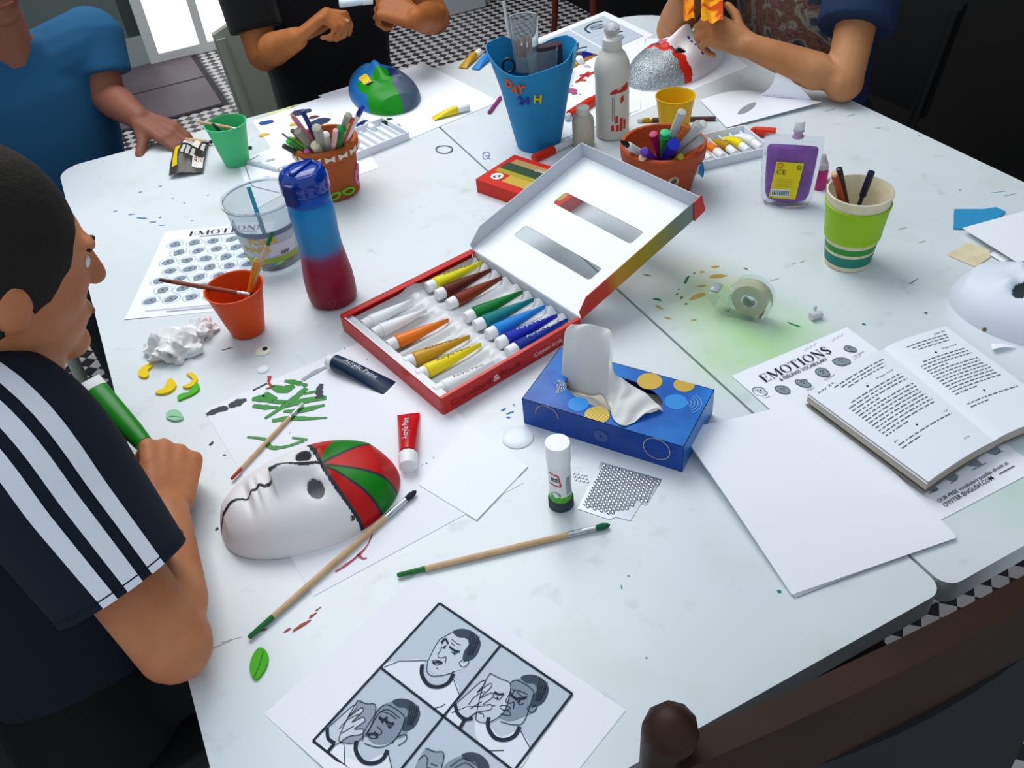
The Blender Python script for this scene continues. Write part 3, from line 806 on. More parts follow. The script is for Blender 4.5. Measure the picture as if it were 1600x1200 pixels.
# ---- open book
def book():
    tl, sp_t, sp_b, bl = P(1262, 619, .022), P(1381, 546, .02), P(1553, 690, .02), P(1449, 757, .022)
    tr = P(1476, 516, .012)
    for v in (tl, sp_t, sp_b, bl, tr):
        v.z = TZ
    br = sp_b + (tr - sp_t) * 1.02
    t = thing('open_book', 'open paperback of printed text lying on the emotions sheet', 'book', (tl + br) / 2)
    t_ = .0078
    def left(a, b):
        p = (tl * (1 - a) + sp_t * a) * (1 - b) + (bl * (1 - a) + sp_b * a) * b
        return p + Z * (t_ + .0155 + .006 * math.sin(math.pi * min(1, a * .8 + .2)) - .002 * a ** 6)
    def right(a, b):
        p = (sp_t * (1 - a) + tr * a) * (1 - b) + (sp_b * (1 - a) + br * a) * b
        return p + Z * (t_ + .0135 - .002 * a + .005 * math.sin(math.pi * a ** .6))
    pm = mat('EDF1F8', .8)
    edge = mat('B9B0A4', .85, bump=(700, .5))
    def block(fn, nm):
        o = part(t, nm, grid(lambda a, b: fn(a, b) - Z * .0012, 14, 6, .0135), edge)
        pg = part(o, 'page', grid(fn, 14, 6, .0006), pm)
        return o
    lb, rb = block(left, 'left_page_block'), block(right, 'right_page_block')
    part(t, 'loose_page', grid(lambda a, b: left(a * .5 + .004, b) - Z * .003 + (tl - sp_t).normalized() * .002 - Z * 0, 8, 3, .0005), pm)
    part(t, 'cover', join(grid(lambda a, b: left(a, b) * 1 + Z * (TZ + t_ - .0005 - left(a, b).z) + (tl - sp_t).normalized() * .001 * (1 - a), 4, 3, .0012), grid(lambda a, b: right(a, b) + Z * (TZ + t_ - .0005 - right(a, b).z), 4, 3, .0012)), mat('8D8880', .6))
    random.seed(11)
    def row(fn, a0, a1, b, hh=.0013):
        gs, x = [], a0
        while x < a1:
            wd = random.uniform(.025, .085)
            e = min(x + wd, a1)
            gs.append(([fn(x, b) + Z * .0005, fn(e, b) + Z * .0005, fn(e, b + hh / .165) + Z * .0005, fn(x, b + hh / .165) + Z * .0005], [(0, 1, 2, 3)]))
            x = e + .018
        return gs
    for fn, o, sh in ((left, lb, 0), (right, rb, 1)):
        gs = []
        for k in range(3):
            gs += row(fn, .22 + .05 * k, .88 - .03 * k, .075 + .028 * k)
        for k in range(13):
            gs += row(fn, .13 if k else .2, .88 if k not in (3, 12) else .45, .245 + .0285 * k)
        for k in range(2):
            gs += row(fn, .13, .9 if k == 0 else .4, .69 + .03 * k)
        part(o, 'text_lines', join(*gs), mat('5F6978', .8), smooth=False, kind='stuff')
    def tx(fn, o, s_, a0, a1, b, h):
        part(o, 'lettering', text_line(s_, fn(a0, b), fn(a1, b), h, lift=.0008), INKM, smooth=False)
    tx(left, lb, 'July 29', .06, .26, .05, .003)
    tx(left, lb, 'Page 217', .62, .85, .2, .0024)
    tx(right, rb, 'July 30', .72, .9, .05, .003)
    tx(right, rb, 'Page 218', .6, .83, .2, .0024)
    tx(left, lb, 'Just for today: I will let go of my', .13, .9, .665, .0024)
    tx(left, lb, '219', .72, .8, .9, .0022)
    for fn, o in ((left, lb), (right, rb)):
        for b in (.21, .645):
            part(o, 'ornament', flat([blob(fn(.47, b) + Z * .0005, .0016, b, 8, .3)], .0002), INKM)
    return t
book()

# ---- far right: blank sheet, blue card, beige card, scrap
c3 = crop(1440, 300, 3.75)
BLUEC = mat('2F93C4', .7, bump=(90, .2))
solo('blue_foam_card', 'blue foam card scrap poking out under the blank sheet at right', 'card', prism(px(c3([(190, 108), (360, 108), (435, 97), (490, 122), (420, 190), (235, 222), (186, 220)]), .0002), (0, 0, .003)), BLUEC, smooth=False)
solo('beige_card', 'beige square of card with rounded corners near the right white mask', 'card', prism(px(c3([(150, 370), (270, 300), (395, 345), (402, 385), (320, 438), (300, 438), (160, 378)]), .0002), (0, 0, .002)), mat('E3D8B8', .7, mix=('D6C9A2', 40, .4, .7)), smooth=False)
solo('paper_scrap', 'tiny white paper scrap beside the beige card square', 'paper', prism(px(c3([(400, 368), (425, 348), (520, 395), (475, 415)]), .0024), (0, 0, .0008)), PAPER, smooth=False)
bs = px(c3([(238, 212), (640, 85), (900, 300), (560, 425)]), .01)
for v in bs: v.z = TZ
sheet('paper_sheet', 'blank white sheet at right edge resting over the blue card', bs, .0045, lambda a, b: .006 * (1 - a) + .003 * b, n=8)

# ---- far papers
SKETCH = px([(815, 70), (945, 18), (1022, 55), (885, 118)])
SK, skf = sheet('drawing_sheet', 'printed sheet of grey face drawings at the far corner behind white bottle', SKETCH, LAY)
for a, b in ((.3, .3), (.72, .3), (.3, .72), (.72, .72)):
    part(SK, 'panel', flat([[skf(a - .2, b - .2) + Z * .0006, skf(a + .2, b - .2) + Z * .0006, skf(a + .2, b + .2) + Z * .0006, skf(a - .2, b + .2) + Z * .0006]]), mat('BFC9D6', .75), smooth=False)
    part(SK, 'drawn_head', flat([smooth_loop(blob(skf(a, b) + Z * .001, .017, a + b * 3, 9, .2, (1.3, 1), .5), 2)]), mat('8C98A8', .75))
    part(SK, 'drawn_hair', ribbon(smooth_line([skf(a + dx, b + dy) + Z * .0016 for dx, dy in ((-.12, .08), (-.1, -.06), (.02, -.12), (.12, -.08))], 4), .006), HAIRG)
    part(SK, 'drawn_features', join(*[ribbon([skf(a + dx, b + dy) + Z * .0016, skf(a + dx + .05, b + dy + .01) + Z * .0016], .002) for dx, dy in ((-.05, -.02), (.03, -.02), (-.01, .06))]), INKM)
ME = [P(868, 205), P(905, 78), P(1038, 98), P(1002, 172)]
sheet('paper_sheet', 'white sheet with red and pink paint dabs beside the blue holder', [P(905, 95), P(1008, 60), P(1000, 172), P(868, 222)], LAY * 2.5, n=4)
PMK = bpy.data.objects[COL.objects[-1].parent.name] if False else [o for o in COL.objects if o.get('label', '').startswith('white sheet with red and pink')][0]
c4 = crop(840, 0, 5)
strokes(PMK, 'red_paint_dab', [[(295, 645, 10), (330, 625, 30), (380, 628, 20)], [(325, 590, 15), (360, 582, 15), (400, 600, 20)], [(345, 600, 15), (400, 580, 30), (450, 560, 20)], [(265, 668, 8), (280, 670, 8)], [(330, 620, 15), (350, 600, 25), (400, 560, 20)]], mat('D03A34', .4), c4, .0025)
strokes(PMK, 'pink_paint_dab', [[(240, 700, 30), (265, 705, 60), (295, 735, 30)], [(325, 735, 10), (340, 738, 10)]], mat('B8568C', .4), c4, .0025)
strokes(PMK, 'mauve_paint_dab', [[(360, 520, 20), (385, 515, 30), (410, 525, 15)]], mat('C8C0D0', .5), c4, .0025)
sheet('paper_sheet', 'large white sheet under the silver glitter mask', [P(1010, 60), P(1110, 62), P(1170, 104), P(985, 182)], LAY, n=6)
FL = crop(1000, 0, 4)
def folded():
    a = px(FL([(375, 635), (760, 580), (1130, 665), (540, 808)]), .0)
    f = quad_fn(a, .004, lambda u_, v_: .012 * math.sin(math.pi * u_) * (1 - v_) * .8 + .006 * v_ * u_)
    t = thing('folded_paper', 'folded white paper with grey smudge standing up beside the arm', 'paper', (a[0] + a[2]) / 2)
    part(t, 'lower_leaf', grid(f, 12, 8, .0006), PAPER)
    b = P(1186, 149, .010), P(1268, 156, .008), P(1222, 114, .062), P(1212, 114, .062)
    part(t, 'upright_fold', grid(lambda u_, v_: ((b[0] * (1 - u_) + b[1] * u_) * (1 - v_) + (b[3] * (1 - u_) + b[2] * u_) * v_) + W * .012 * math.sin(math.pi * v_), 8, 8, .0006, W), PAPER)
    part(t, 'smudge', flat([smooth_loop([f(.36 + dx * 1.2, .62 + dy) + Z * .0006 for dx, dy in ((-.12, .1), (-.04, -.02), (.08, -.1), (.14, -.1), (.07, .02), (-.05, .12))], 3)]), mat('9A9EA4', .7))
folded()
E1 = crop(380, 0, 4)
sheet('paper_sheet', 'large white sheet under the blue and green painted mask', px(E1([(470, 600), (1130, 395), (1600, 635), (1020, 880)])), LAY * 1.6, n=6)
PB, pbf = sheet('palette_paper', 'white palette sheet with blue, brown and yellow paint dabs at far left', px([(395, 190), (515, 148), (590, 205), (445, 262)]), LAY, n=6)
def dabs(par, cr_, specs, m, z=.0012):
    for x, y, r, st, rt in specs:
        part(par, 'paint_dab', flat([blob(P(*cr_([(x, y)])[0], z), r, x, 12, .3, st, rt)]), m)
dabs(PB, E1, [(145, 765, .014, (1.2, .8), .3)], mat('2A55A4', .4))
dabs(PB, E1, [(362, 702, .018, (1.4, .9), .3), (483, 760, .018, (1.3, .9), .3)], mat('36465E', .4))
dabs(PB, E1, [(440, 732, .009, (1.3, .8), .3)], mat('6A4440', .4))
dabs(PB, E1, [(130, 843, .011, (1.3, .6), .3), (315, 778, .010, (1, .9), .3)], mat('E2BC3C', .4))
stains(topA, 'yellow_green_smear', [(478, 163, .03, (1.9, .35), .5), (440, 172, .025, (2, .3), .5)], mat('DCE8A2', .6))
PC, pcf = sheet('printed_sheet', 'white printed puzzle sheet behind the blue bottle and clear bucket', px([(372, 252), (450, 222), (490, 280), (395, 330)]), LAY * 1.3, n=4)
for a, b in ((.3, .2), (.55, .25), (.7, .5), (.35, .55), (.6, .75)):
    part(PC, 'print_mark', flat([blob(pcf(a, b) + Z * .0005, .008, a * 9 + b, 8, .3, (1.3, .7), .4)]), mat('B4BECb'.upper(), .7))
part(PC, 'print_lines', join(*[ribbon([pcf(a, b) + Z * .0006, pcf(c_, d_) + Z * .0006], .0016) for a, b, c_, d_ in ((.1, .1, .1, .6), (.1, .6, .45, .95), (.1, .1, .4, .05))]), GREYINK)
sheet('paper_slip', 'white slip of paper beside the left terracotta pot', px([(540, 248), (575, 238), (592, 262), (556, 275)]), LAY, n=2)
# ================================================================ masks
def mask(label, chin, crown, wd, D, regions=None, res=(110, 84), fs=1.0, eye=(.034, .155), white=None, holes=True, group='papier mache masks', tilt=None, extra=None):
    """face mask lying face up; chin and crown are its end points on the table"""
    L = (crown - chin).length
    m0 = frame(chin, crown - chin)
    white = white or mat('EEEAEC', .55)
    def half(s):      # half width at s in 0..1 along chin -> crown
        return wd * (max(0, 1 - ((s - .56) / .56) ** 2 if s < .56 else 1 - ((s - .56) / .44) ** 2)) ** (.42 if s < .56 else .5)
    def g(x, c, w_):
        return math.exp(-((x - c) / w_) ** 2)
    def height(s0, t):     # s along 0..1, t in -1..1 across
        s = s0
        e = max(0, 1 - abs(t) ** 2.6) ** .5
        ends = max(0, 1 - ((s - .5) / .5) ** 2)
        h = D * e * (.30 + .70 * ends ** .55) * min(1, (s / .05) ** .5 if s < .05 else 1) * min(1, ((1 - s) / .10) ** .5 if s > .9 else 1)
        a = t * half(s) / .075           # across in face units
        s = s0 / fs
        h += .030 * (D / .07) * g(a, 0, .17 + .05 * (1 - min(1, max(0, (s - .36) / .25)))) * (1 if .37 < s < .42 else g(s, .395, .025) if s <= .37 else max(0, 1 - (s - .42) / .24) ** .8)    # nose
        h += .007 * g(abs(a), .36, .2) * g(s, .665, .05)          # brow
        h -= .010 * g(abs(a), .40, .19) * g(s, .585, .055)        # eye sockets
        h += .006 * g(a, 0, .30) * (g(s, .292, .018) + .9 * g(s, .245, .02))    # lips
        h -= .004 * g(a, 0, .3) * g(s, .205, .02)
        h += .006 * g(a, 0, .28) * g(s, .12, .06)                 # chin
        return h
    N, Mv = res
    def S(i, j):
        s = i / N
        s = .5 - .5 * math.cos(math.pi * s)
        t = math.sin((j / Mv - .5) * math.pi)
        return s, t
    def pt(s, t, lift=0):
        return m0 @ Vector((s * L, t * half(s), height(s, t) + lift + .0012))
    def hole(s, t):
        a = abs(t * half(s) / .075) - .42
        return ((s / fs - .578) / eye[0]) ** 2 + (a / eye[1]) ** 2 < 1
    th = thing('face_mask', label, 'mask', (chin + crown) / 2, group)
    vid, V, F = {}, [], []
    reg = {}
    for i in range(N):
        for j in range(Mv):
            s, t = S(i + .5, j + .5)
            if holes and hole(s, t):
                continue
            q = ((i, j), (i + 1, j), (i + 1, j + 1), (i, j + 1))
            F.append(q)
            if regions:
                k = regions(s, t * half(s) / .075, t)
                if k:
                    reg.setdefault(k, []).append(q)
    def build(faces, lift, thick):
        ids, V, FF = {}, [], []
        for q in faces:
            for c in q:
                if c not in ids:
                    ids[c] = len(V)
                    V.append(pt(*S(*c), lift))
            FF.append(tuple(ids[c] for c in q))
        if thick:
            n = len(V)
            cnt = {}
            for q in FF:
                for a, b in zip(q, q[1:] + q[:1]):
                    cnt[(a, b)] = 1
            inv = [v + (m0.to_3x3() @ Vector((0, 0, -1))) * thick for v in V]
            F2 = [tuple(n + k for k in reversed(q)) for q in FF]
            for (a, b) in list(cnt):
                if (b, a) not in cnt:
                    F2.append((b, a, n + a, n + b))
            V, FF = V + inv, FF + F2
        return V, FF
    part(th, 'shell', build(F, 0, .0016), white, ang=80)
    for (nm, key, m), rfaces in reg.items():
        part(th, nm, build(rfaces, .0005, 0), m, ang=80)
    return th, pt, m0
RED, GREEN, BLACKP = mat('C4100C', .45, mix=('B00E0C', 30, .4, .7)), mat('0A7E12', .45, mix=('07700E', 30, .4, .7)), mat('2A3138', .5)
def harlequin(s, a, t):
    # a: across in face units (positive = far side); the cap starts behind a curved hairline
    line = .612 + (.080 * a * a if a < 0 else -.03 * a)
    if abs(s - line) < .011:
        return ('black_line', 0, BLACKP)
    if s > line:
        d, c_ = (s - .60) * .245, a * .075
        ang, rr = math.degrees(math.atan2(c_, d)), math.hypot(d, c_)
        for b in (-51, -26, 20):
            if abs(math.radians(ang - b)) * rr < .0019:
                return ('black_line', 0, BLACKP)
        return ('red_panel', 1, RED) if ang < -51 else ('green_panel', 2, GREEN) if ang < -26 else ('red_panel', 3, RED) if ang < 20 else ('green_panel', 4, GREEN) if ang < 58 else ('red_panel', 5, RED)
    if abs(a + .02 * math.sin(s * 40)) < .030 + .010 * math.sin(s * 25):      # line down the middle of the face
        return ('black_line', 0, BLACKP)
    return None
chin, crown = P(348, 840), P(622, 738)
hm, hpt, hm0 = mask('white face mask with red and green harlequin cap on palette paper', chin + Z * .0012, crown + Z * .0012, .080, .060, harlequin, res=(260, 200), fs=.93, eye=(.046, .20))
for t_ in (-.93,):
    g = lathe([(.0035, 0), (.0035, .0008), (.0015, .0009), (.0015, 0)], m=frame(hpt(.66, t_, .0004), (1, 0, 0), (0, -1, .6)))
    part(hm, 'eyelet', g, mat('5B4630', .5))
EB, EG, EGR, EN, EY = mat('1F6CB0', .4), mat('108A12', .4), mat('4A5A6E', .4), mat('1E2A66', .4), mat('E6C62A', .4)
def earth(s, a, t):
    n_ = noise.noise(Vector((s * 9, a * 3, 1))) * .12
    if abs(a + .50) < .13 and .40 < s < .56:
        return ('yellow_patch', 3, EY)
    if a < -.78 + n_ or s < .40:
        return ('blue_patch', 4, EB)
    if a > .22 + n_ - .5 * (s - .6):
        return ('navy_patch', 2, EN) if s < .62 and a < .55 else ('grey_patch', 0, EGR)
    if s > .48 + n_ * .6:
        return ('green_patch', 1, EG)
    return ('blue_patch', 4, EB)
mask('blue, green and grey painted face mask like a globe on far sheet', P(572, 122) + Z * .0015, P(630, 180) + Z * .0015, .077, .052, earth, res=(160, 120))
SILVER = mat('B9C2C8', .28, metal=.75, bump=(420, 1.0), mix=('8E989E', 260, .4, .6))
def glit(s, a, t):
    e = .70 + .05 * noise.noise(Vector((a * 4, 3, 0)))
    if s > e:
        return ('glitter_cap', 0, SILVER)
    if s > e - .085:
        return ('dark_patch', 3, mat('2C3442', .5)) if .18 < abs(a) < .55 and s < e - .03 else ('red_band', 1, mat('D02A18', .4))
    if abs(a + .42) < .2 and abs(s - .56) < .05:
        return ('pink_patch', 2, mat('C05878', .5))
    if abs(s - .44) < .012 and .2 < abs(a) < .9 and int(abs(a) * 14) % 2:
        return ('blue_dots', 4, mat('2B3A9A', .5))
    return None
mask('white face mask with silver glitter forehead and red band', P(1118, 78) + Z * .0012, P(990, 140) + Z * .0012, .08, .066, glit, res=(160, 120))
rm_c = P(1490, 462)
rm_d = (P(1600, 552) - P(1528, 520)).normalized()
mk, mpt, _ = mask('plain white face mask cut off at the right edge', rm_c + (rm_d * .80 + Vector((.6, .8, 0)) * .1).normalized() * .235 + Vector((.01, .02, 0)), rm_c + Vector((.005, .02, 0)), .082, .06, None, white=mat('DDE4EE', .5), eye=(.05, .22), res=(160, 120))
part(mk, 'eyelet', lathe([(.0035, 0), (.0035, .0008), (.0015, .0009), (.0015, 0)], m=frame(P(1538, 515, .012), (1, 0, 0), (0, -1, .8))), mat('8A7A56', .5))
solo('paper_scrap', 'small curled white scrap beside the right white mask', 'paper', grid(lambda a, b: P(1548 + 40 * a, 538 + 6 * a + 14 * b * (1 - a)) + Z * (.001 + .006 * b * (1 - a) + .003 * math.sin(3 * a)), 6, 4, .0005), PAPER)

# ================================================================ brushes, pens, tubes
WOOD = mat('D2B48C', .55, mix=('C4A27A', 60, .4, .7))
FERR = mat('C9CED2', .25, metal=.9)
def brush(label, a, b, dip=None, tip='2A2A2A', wood=WOOD, r=.0034, group='paint brushes', ferr=FERR, dipf=.13, spread=1.3):
    L = (b - a).length
    m = frame(a, b - a) @ Matrix.Rotation(R(90), 4, 'Y')
    t = thing('paint_brush', label, 'brush', a, group)
    h0 = L * dipf if dip else 0
    hl = L * .80
    if dip:
        part(t, 'painted_end', lathe([(0, 0), (r * .6, .0005), (r * .85, .002), (r, h0)], m=m, n=12), mat(dip, .4))
    part(t, 'handle', lathe([(0, h0), (r, h0), (r * 1.15, L * .5), (r * 1.05, hl)], m=m, n=12), wood)
    part(t, 'ferrule', lathe([(r * 1.08, hl), (r * 1.12, hl + L * .03), (r * 1.0, hl + L * .035), (r * 1.12, hl + L * .04), (r * 1.0, L * .93)], m=m, n=12), ferr)
    part(t, 'bristles', lathe([(r * .98, L * .93), (r * spread, L * .965), (r * .9, L * .99), (r * .3, L)], m=m, n=12), mat(tip, .8, bump=(500, .6)))
    return t
brush('paint brush with red handle end lying across green paint strokes', P(361, 749, .005), P(474, 630, .004), 'B0342A', 'CFE0CC', r=.0026)
brush('long paint brush with green handle end leaning against the harlequin mask', P(388, 997, .0045), P(650, 767, .006), '1E6E36', '2A2C30')
brush('paint brush with green handle end and green bristles in front of glue stick', P(620, 899, .0045), P(953, 820, .0045), '1E6E36', '1F6A48')
def paint_tube(label, a, b, col, r=.0115, wf=1.25, cap='F2F3F4', capL=.16, txt=None, txtm=None, group='paint tubes', coat=.4, flat_tail=True, rough=.28, up_=Z, capr=.82, edge=False):
    """cap end at a, crimped tail at b"""
    L = (b - a).length
    m = frame(a, b - a, up_)
    t = thing('paint_tube', label, 'paint tube', a, group)
    c0 = L * capL
    rings = []
    for k in range(9):
        f = k / 8
        x = c0 + (L - c0) * f
        ry = r * (1 + (wf - 1) * f)
        rz = r * (1 - f ** 1.6) + .0007
        dz = -(r - rz) * .75
        if edge:
            ry, rz, dz = rz, ry, 0
        rings.append([Vector((x, ry * math.cos(2 * math.pi * q / 20), rz * math.sin(2 * math.pi * q / 20) + dz)) for q in range(20)])
    sh = [[Vector((c0 - .0025, p.y * .8, p.z * .8)) for p in rings[0]]]
    part(t, 'tube_body', xf(loft(sh + rings), m), mat(col, rough, coat=coat))
    n = 24
    cr_ = [[Vector((x, rr * (1 + .04 * (q % 2)) * math.cos(2 * math.pi * q / n), rr * (1 + .04 * (q % 2)) * math.sin(2 * math.pi * q / n))) for q in range(n)] for x, rr in ((0, r * capr * .9), (.001, r * capr), (c0 - .003, r * (capr + .06)), (c0 - .002, r * .8))]
    part(t, 'cap', xf(loft(cr_), m), mat(cap, .4))
    if txt:
        (V, F), wd = text(txt)
        s_ = (L * .5) / wd
        def zt(x, y):
            f = max(0, (x - c0) / (L - c0))
            rz = r * (1 - f ** 1.6) + .0007
            ry = r * (1 + (wf - 1) * f)
            if edge:
                return ry * math.sqrt(max(0, 1 - (y / rz) ** 2)) + .0005
            return rz * math.sqrt(max(0, 1 - (y / ry) ** 2)) - (r - rz) * .75 + .0004
        k_ = .75 if edge else 1.1
        V = [Vector((c0 + L * .16 + v.x * s_, v.y * s_ * k_ - .001, zt(c0 + L * .16 + v.x * s_, v.y * s_ * k_ - .001))) for v in V]
        part(t, 'lettering', xf((V, F), m), txtm or mat('202020', .6), smooth=False)
    return t
DARKT, LIGHTT = mat('3A2A12', .6), mat('DCE6F0', .6)
zt = .018
BOX = [('white paint tube at the left corner of the box', (567, 509), (645, 470), 'F1F2F4', None), ('white paint tube beside the orange one in the box', (583, 522), (667, 485), 'EFF0F3', None),
       ('orange paint tube in the open box', (606, 541), (701, 500), 'F07A14', None), ('ochre paint tube in the open box beside yellow one', (632, 568), (734, 526), 'CF9A1E', DARKT), ('bright yellow paint tube in the near row of the box', (651, 588), (752, 538), 'F3D80C', DARKT), ('white paint tube nearest the red front of the box', (679, 613), (772, 566), 'F4F5F6', DARKT),
       ('lemon yellow paint tube at the far corner of the box', (667, 450), (752, 411), 'EBE01E', DARKT), ('dark brown paint tube beside lemon yellow tube in the box', (682, 462), (767, 422), '5E2214', None), ('red-brown paint tube in the far row of the box', (700, 477), (784, 434), '7C2E18', None),
       ('dark green paint tube in the open box', (727, 497), (817, 456), '0D7A36', None), ('teal paint tube between green and blue tubes in the box', (742, 510), (834, 468), '0C7C80', None), ('sky blue paint tube in the open box', (761, 524), (852, 479), '1C84DA', None), ('royal blue paint tube beside the sky blue one', (777, 538), (871, 493), '1B2DB0', LIGHTT), ('navy blue paint tube at the near right corner of the box', (793, 552), (887, 500), '122E90', LIGHTT)]
for lab, a, b, col, tm in BOX:
    paint_tube(lab, P(*a, zt), P(*b, zt), col, r=.0112, wf=.35, edge=True, txt='Acrylic Paint' if tm else None, txtm=tm, group='paint tubes in the open box')
paint_tube('navy paint tube with crumpled end on the palette paper', P(513, 563, .0125), P(608, 600, .009), '1B2F4C', r=.0125, wf=1.3, capL=.12, txt='Acrylic Paint', txtm=LIGHTT, group='loose paint tubes')
paint_tube('red paint tube standing cap down toward the card on palette paper', P(638, 730, .012), P(637, 640, .012), 'C4161E', r=.012, wf=1.35, capL=.22, txt='Acrylic Paint', txtm=LIGHTT, group='loose paint tubes', capr=1.0)

# ================================================================ open paint box
t0, t1, t2, t3 = [P(*q, .03) for q in ((537, 490), (740, 390), (905, 497), (682, 628))]
bc = (t0 + t1 + t2 + t3) / 4
bx_ = ((t1 - t0) + (t2 - t3)).normalized()
BM = frame(Vector((bc.x, bc.y, TZ)), bx_)     # local x along the tubes, -y toward the red front
bl_, bw_ = .262, .275
REDB = mat('C81E1C', .35, coat=.3)
CARDI = mat('E6EBF0', .6)
pb = thing('paint_box', 'open red paint set box with white lid lifted behind the tubes', 'paint box', BM.translation)
hB = .030
part(pb, 'tray_floor', box(bl_, bw_, .002, BM @ Matrix.Translation((0, 0, .0008))), CARDI, smooth=False)
def wall(x0, x1, y0, y1, nm, m, h=hB):
    return part(pb, nm, box(x1 - x0, y1 - y0, h, BM @ Matrix.Translation(((x0 + x1) / 2, (y0 + y1) / 2, .0008)), bev=.0008), m, smooth=False)
fw = wall(-bl_ / 2, bl_ / 2, -bw_ / 2 - .002, -bw_ / 2, 'front_wall', REDB)
wall(-bl_ / 2, bl_ / 2, bw_ / 2, bw_ / 2 + .002, 'back_wall', REDB)
wall(-bl_ / 2 - .002, -bl_ / 2, -bw_ / 2, bw_ / 2, 'end_wall', REDB)
part(pb, 'inner_lining', box(.002, bw_, hB - .002, BM @ Matrix.Translation((-bl_ / 2 + .0015, 0, .002))), mat('EDEFF2', .5), smooth=False)
wall(bl_ / 2, bl_ / 2 + .002, -bw_ / 2, bw_ / 2, 'hinge_wall', CARDI)
part(pb, 'red_edge', box(bl_, .012, .0015, BM @ Matrix.Translation((0, bw_ / 2 - .004, hB - .001))), REDB, smooth=False)
part(pb, 'red_front_edge', box(bl_, .006, .0015, BM @ Matrix.Translation((0, -bw_ / 2 + .002, hB - .001))), mat('D4352E', .3, coat=.4), smooth=False)
# lettering on the red front
def front(x, z):
    return BM @ Vector((x, -bw_ / 2 - .0026, z))
nf = (BM.to_3x3() @ Vector((0, -1, 0)))
part(fw, 'brand_lettering', text_line('Crawford', front(-.118, .009), front(-.045, .009), .010, nf), mat('8E1414', .5), smooth=False)
part(fw, 'ampersand', text_line('&', front(-.042, .009), front(-.030, .009), .011, nf), mat('F4E4DC', .5), smooth=False)
part(fw, 'brand_lettering', text_line('Black', front(-.028, .009), front(.012, .009), .010, nf), mat('8E1414', .5), smooth=False)
part(fw, 'title_lettering', text_line('Complete Acrylic Starter Set', front(.036, .010), front(.128, .010), .008, nf, shear=.15), mat('EBD9D2', .5), smooth=False)
# clear moulded insert with channels under the tubes
INSERT = mat('F4F6F8', .12, trans=.35, ior=1.3, coat=.5)
def ins(a, b):
    x, y = (a - .5) * (bl_ - .008), (b - .5) * (bw_ - .01)
    f = b * 9.3
    row = .5 + .5 * math.cos(2 * math.pi * f)
    mid = math.exp(-((a - .5) / .05) ** 2)
    e = max(0, 1 - min(a, 1 - a, b, 1 - b) / .03)
    return BM @ Vector((x, y, .004 + .008 * row * (1 - mid) + .012 * mid + .012 * e))
part(pb, 'clear_insert', grid(ins, 26, 74, .0005), INSERT, ang=60)
part(pb, 'clear_flange', box(.012, bw_ - .01, .0008, BM @ Matrix.Translation((-bl_ / 2 + .010, 0, .0245))), INSERT, smooth=False)
# lid
hx = bl_ / 2 + .002
aL = R(15.5)
LM = BM @ Matrix.Translation((hx, 0, hB)) @ Matrix.Rotation(-aL, 4, 'Y')     # local x away from the hinge, z inside-up
lw, ld_ = .272, bw_
def lidp(x, y, z=0):
    return LM @ Vector((x, y, z))
LIDW = mat('F2F7FA', .5)
slots = [(.062, .092), (.156, .188)]
def lid_panel():
    V, F = [], []
    xs = [0] + [c for s_ in slots for c in s_] + [lw]
    gs = []
    y0, y1 = -ld_ / 2, ld_ / 2
    sy0, sy1 = -.092, .098
    for k in range(len(xs) - 1):
        if k % 2 == 0:
            gs.append(((xs[k] + xs[k + 1]) / 2, 0, xs[k + 1] - xs[k], ld_))
        else:
            gs.append(((xs[k] + xs[k + 1]) / 2, (y0 + sy0) / 2, xs[k + 1] - xs[k], sy0 - y0))
            gs.append(((xs[k] + xs[k + 1]) / 2, (y1 + sy1) / 2, xs[k + 1] - xs[k], y1 - sy1))
    return join(*[box(c, d, .0012, LM @ Matrix.Translation((a, b, 0))) for a, b, c, d in gs])
lid = part(pb, 'lid', lid_panel(), LIDW, smooth=False, label='white inside of the lifted lid with two cut-out windows')
for (xa, xb) in slots:
    for ys in (-1, 1):
        g = []
        yy = -.092 if ys < 0 else .098
        for xe, sx in ((xa, 1), (xb, -1)):
            pts = [(xe, yy)] + [(xe + sx * .006 * (1 - math.cos(a)), yy - ys * .006 * (1 - math.sin(a))) for a in (0, .4, .8, 1.2, 1.57)]
            g.append(prism([LM @ Vector((p[0], p[1], .0001)) for p in pts], (LM.to_3x3() @ Vector((0, 0, .001)))))
        for q in g:
            part(lid, 'slot_corner', q, LIDW, smooth=False)
    part(lid, 'window_film', box(xb - xa, .19, .0003, LM @ Matrix.Translation(((xa + xb) / 2, .003, -.0006))), mat('F4F6F8', .05, trans=.97, ior=1.05), smooth=False)
FLAP = mat('C4CAD4', .6)
sh_ = .030
part(pb, 'lid_far_wall', box(.0014, ld_, sh_, LM @ Matrix.Translation((lw, 0, 0)) @ Matrix.Rotation(R(4), 4, 'Y')), FLAP, smooth=False)
pg = [(0, 0), (lw, 0), (lw, sh_), (.03, sh_), (0.0, .012)]
part(pb, 'lid_side_wall', prism([lidp(a, ld_ / 2, b) for a, b in pg], LM.to_3x3() @ Vector((0, .0014, 0))), FLAP, smooth=False)
side_m = ramp_mat([(0, 'C8241C'), (.22, 'CB3A1E'), (.3, 'C98A1E'), (.62, '9A8A1E'), (.8, '6E7A66'), (1, '7E8890')], 0, lw, .35, vec=(LM.to_3x3() @ Vector((1, 0, 0))))
ws = part(pb, 'lid_printed_side', prism([lidp(a, -ld_ / 2, b) - lidp(0, -ld_ / 2, 0) + lidp(0, -ld_ / 2, 0) for a, b in [(0, -.002), (lw, -.002), (lw, sh_), (.02, sh_), (0, .014)]], LM.to_3x3() @ Vector((0, -.0014, 0))), side_m, smooth=False)
off = (lidp(0, 0) - BM.translation).dot(LM.to_3x3() @ Vector((1, 0, 0)))
side_m.node_tree.nodes['Map Range'].inputs['From Min'].default_value = off
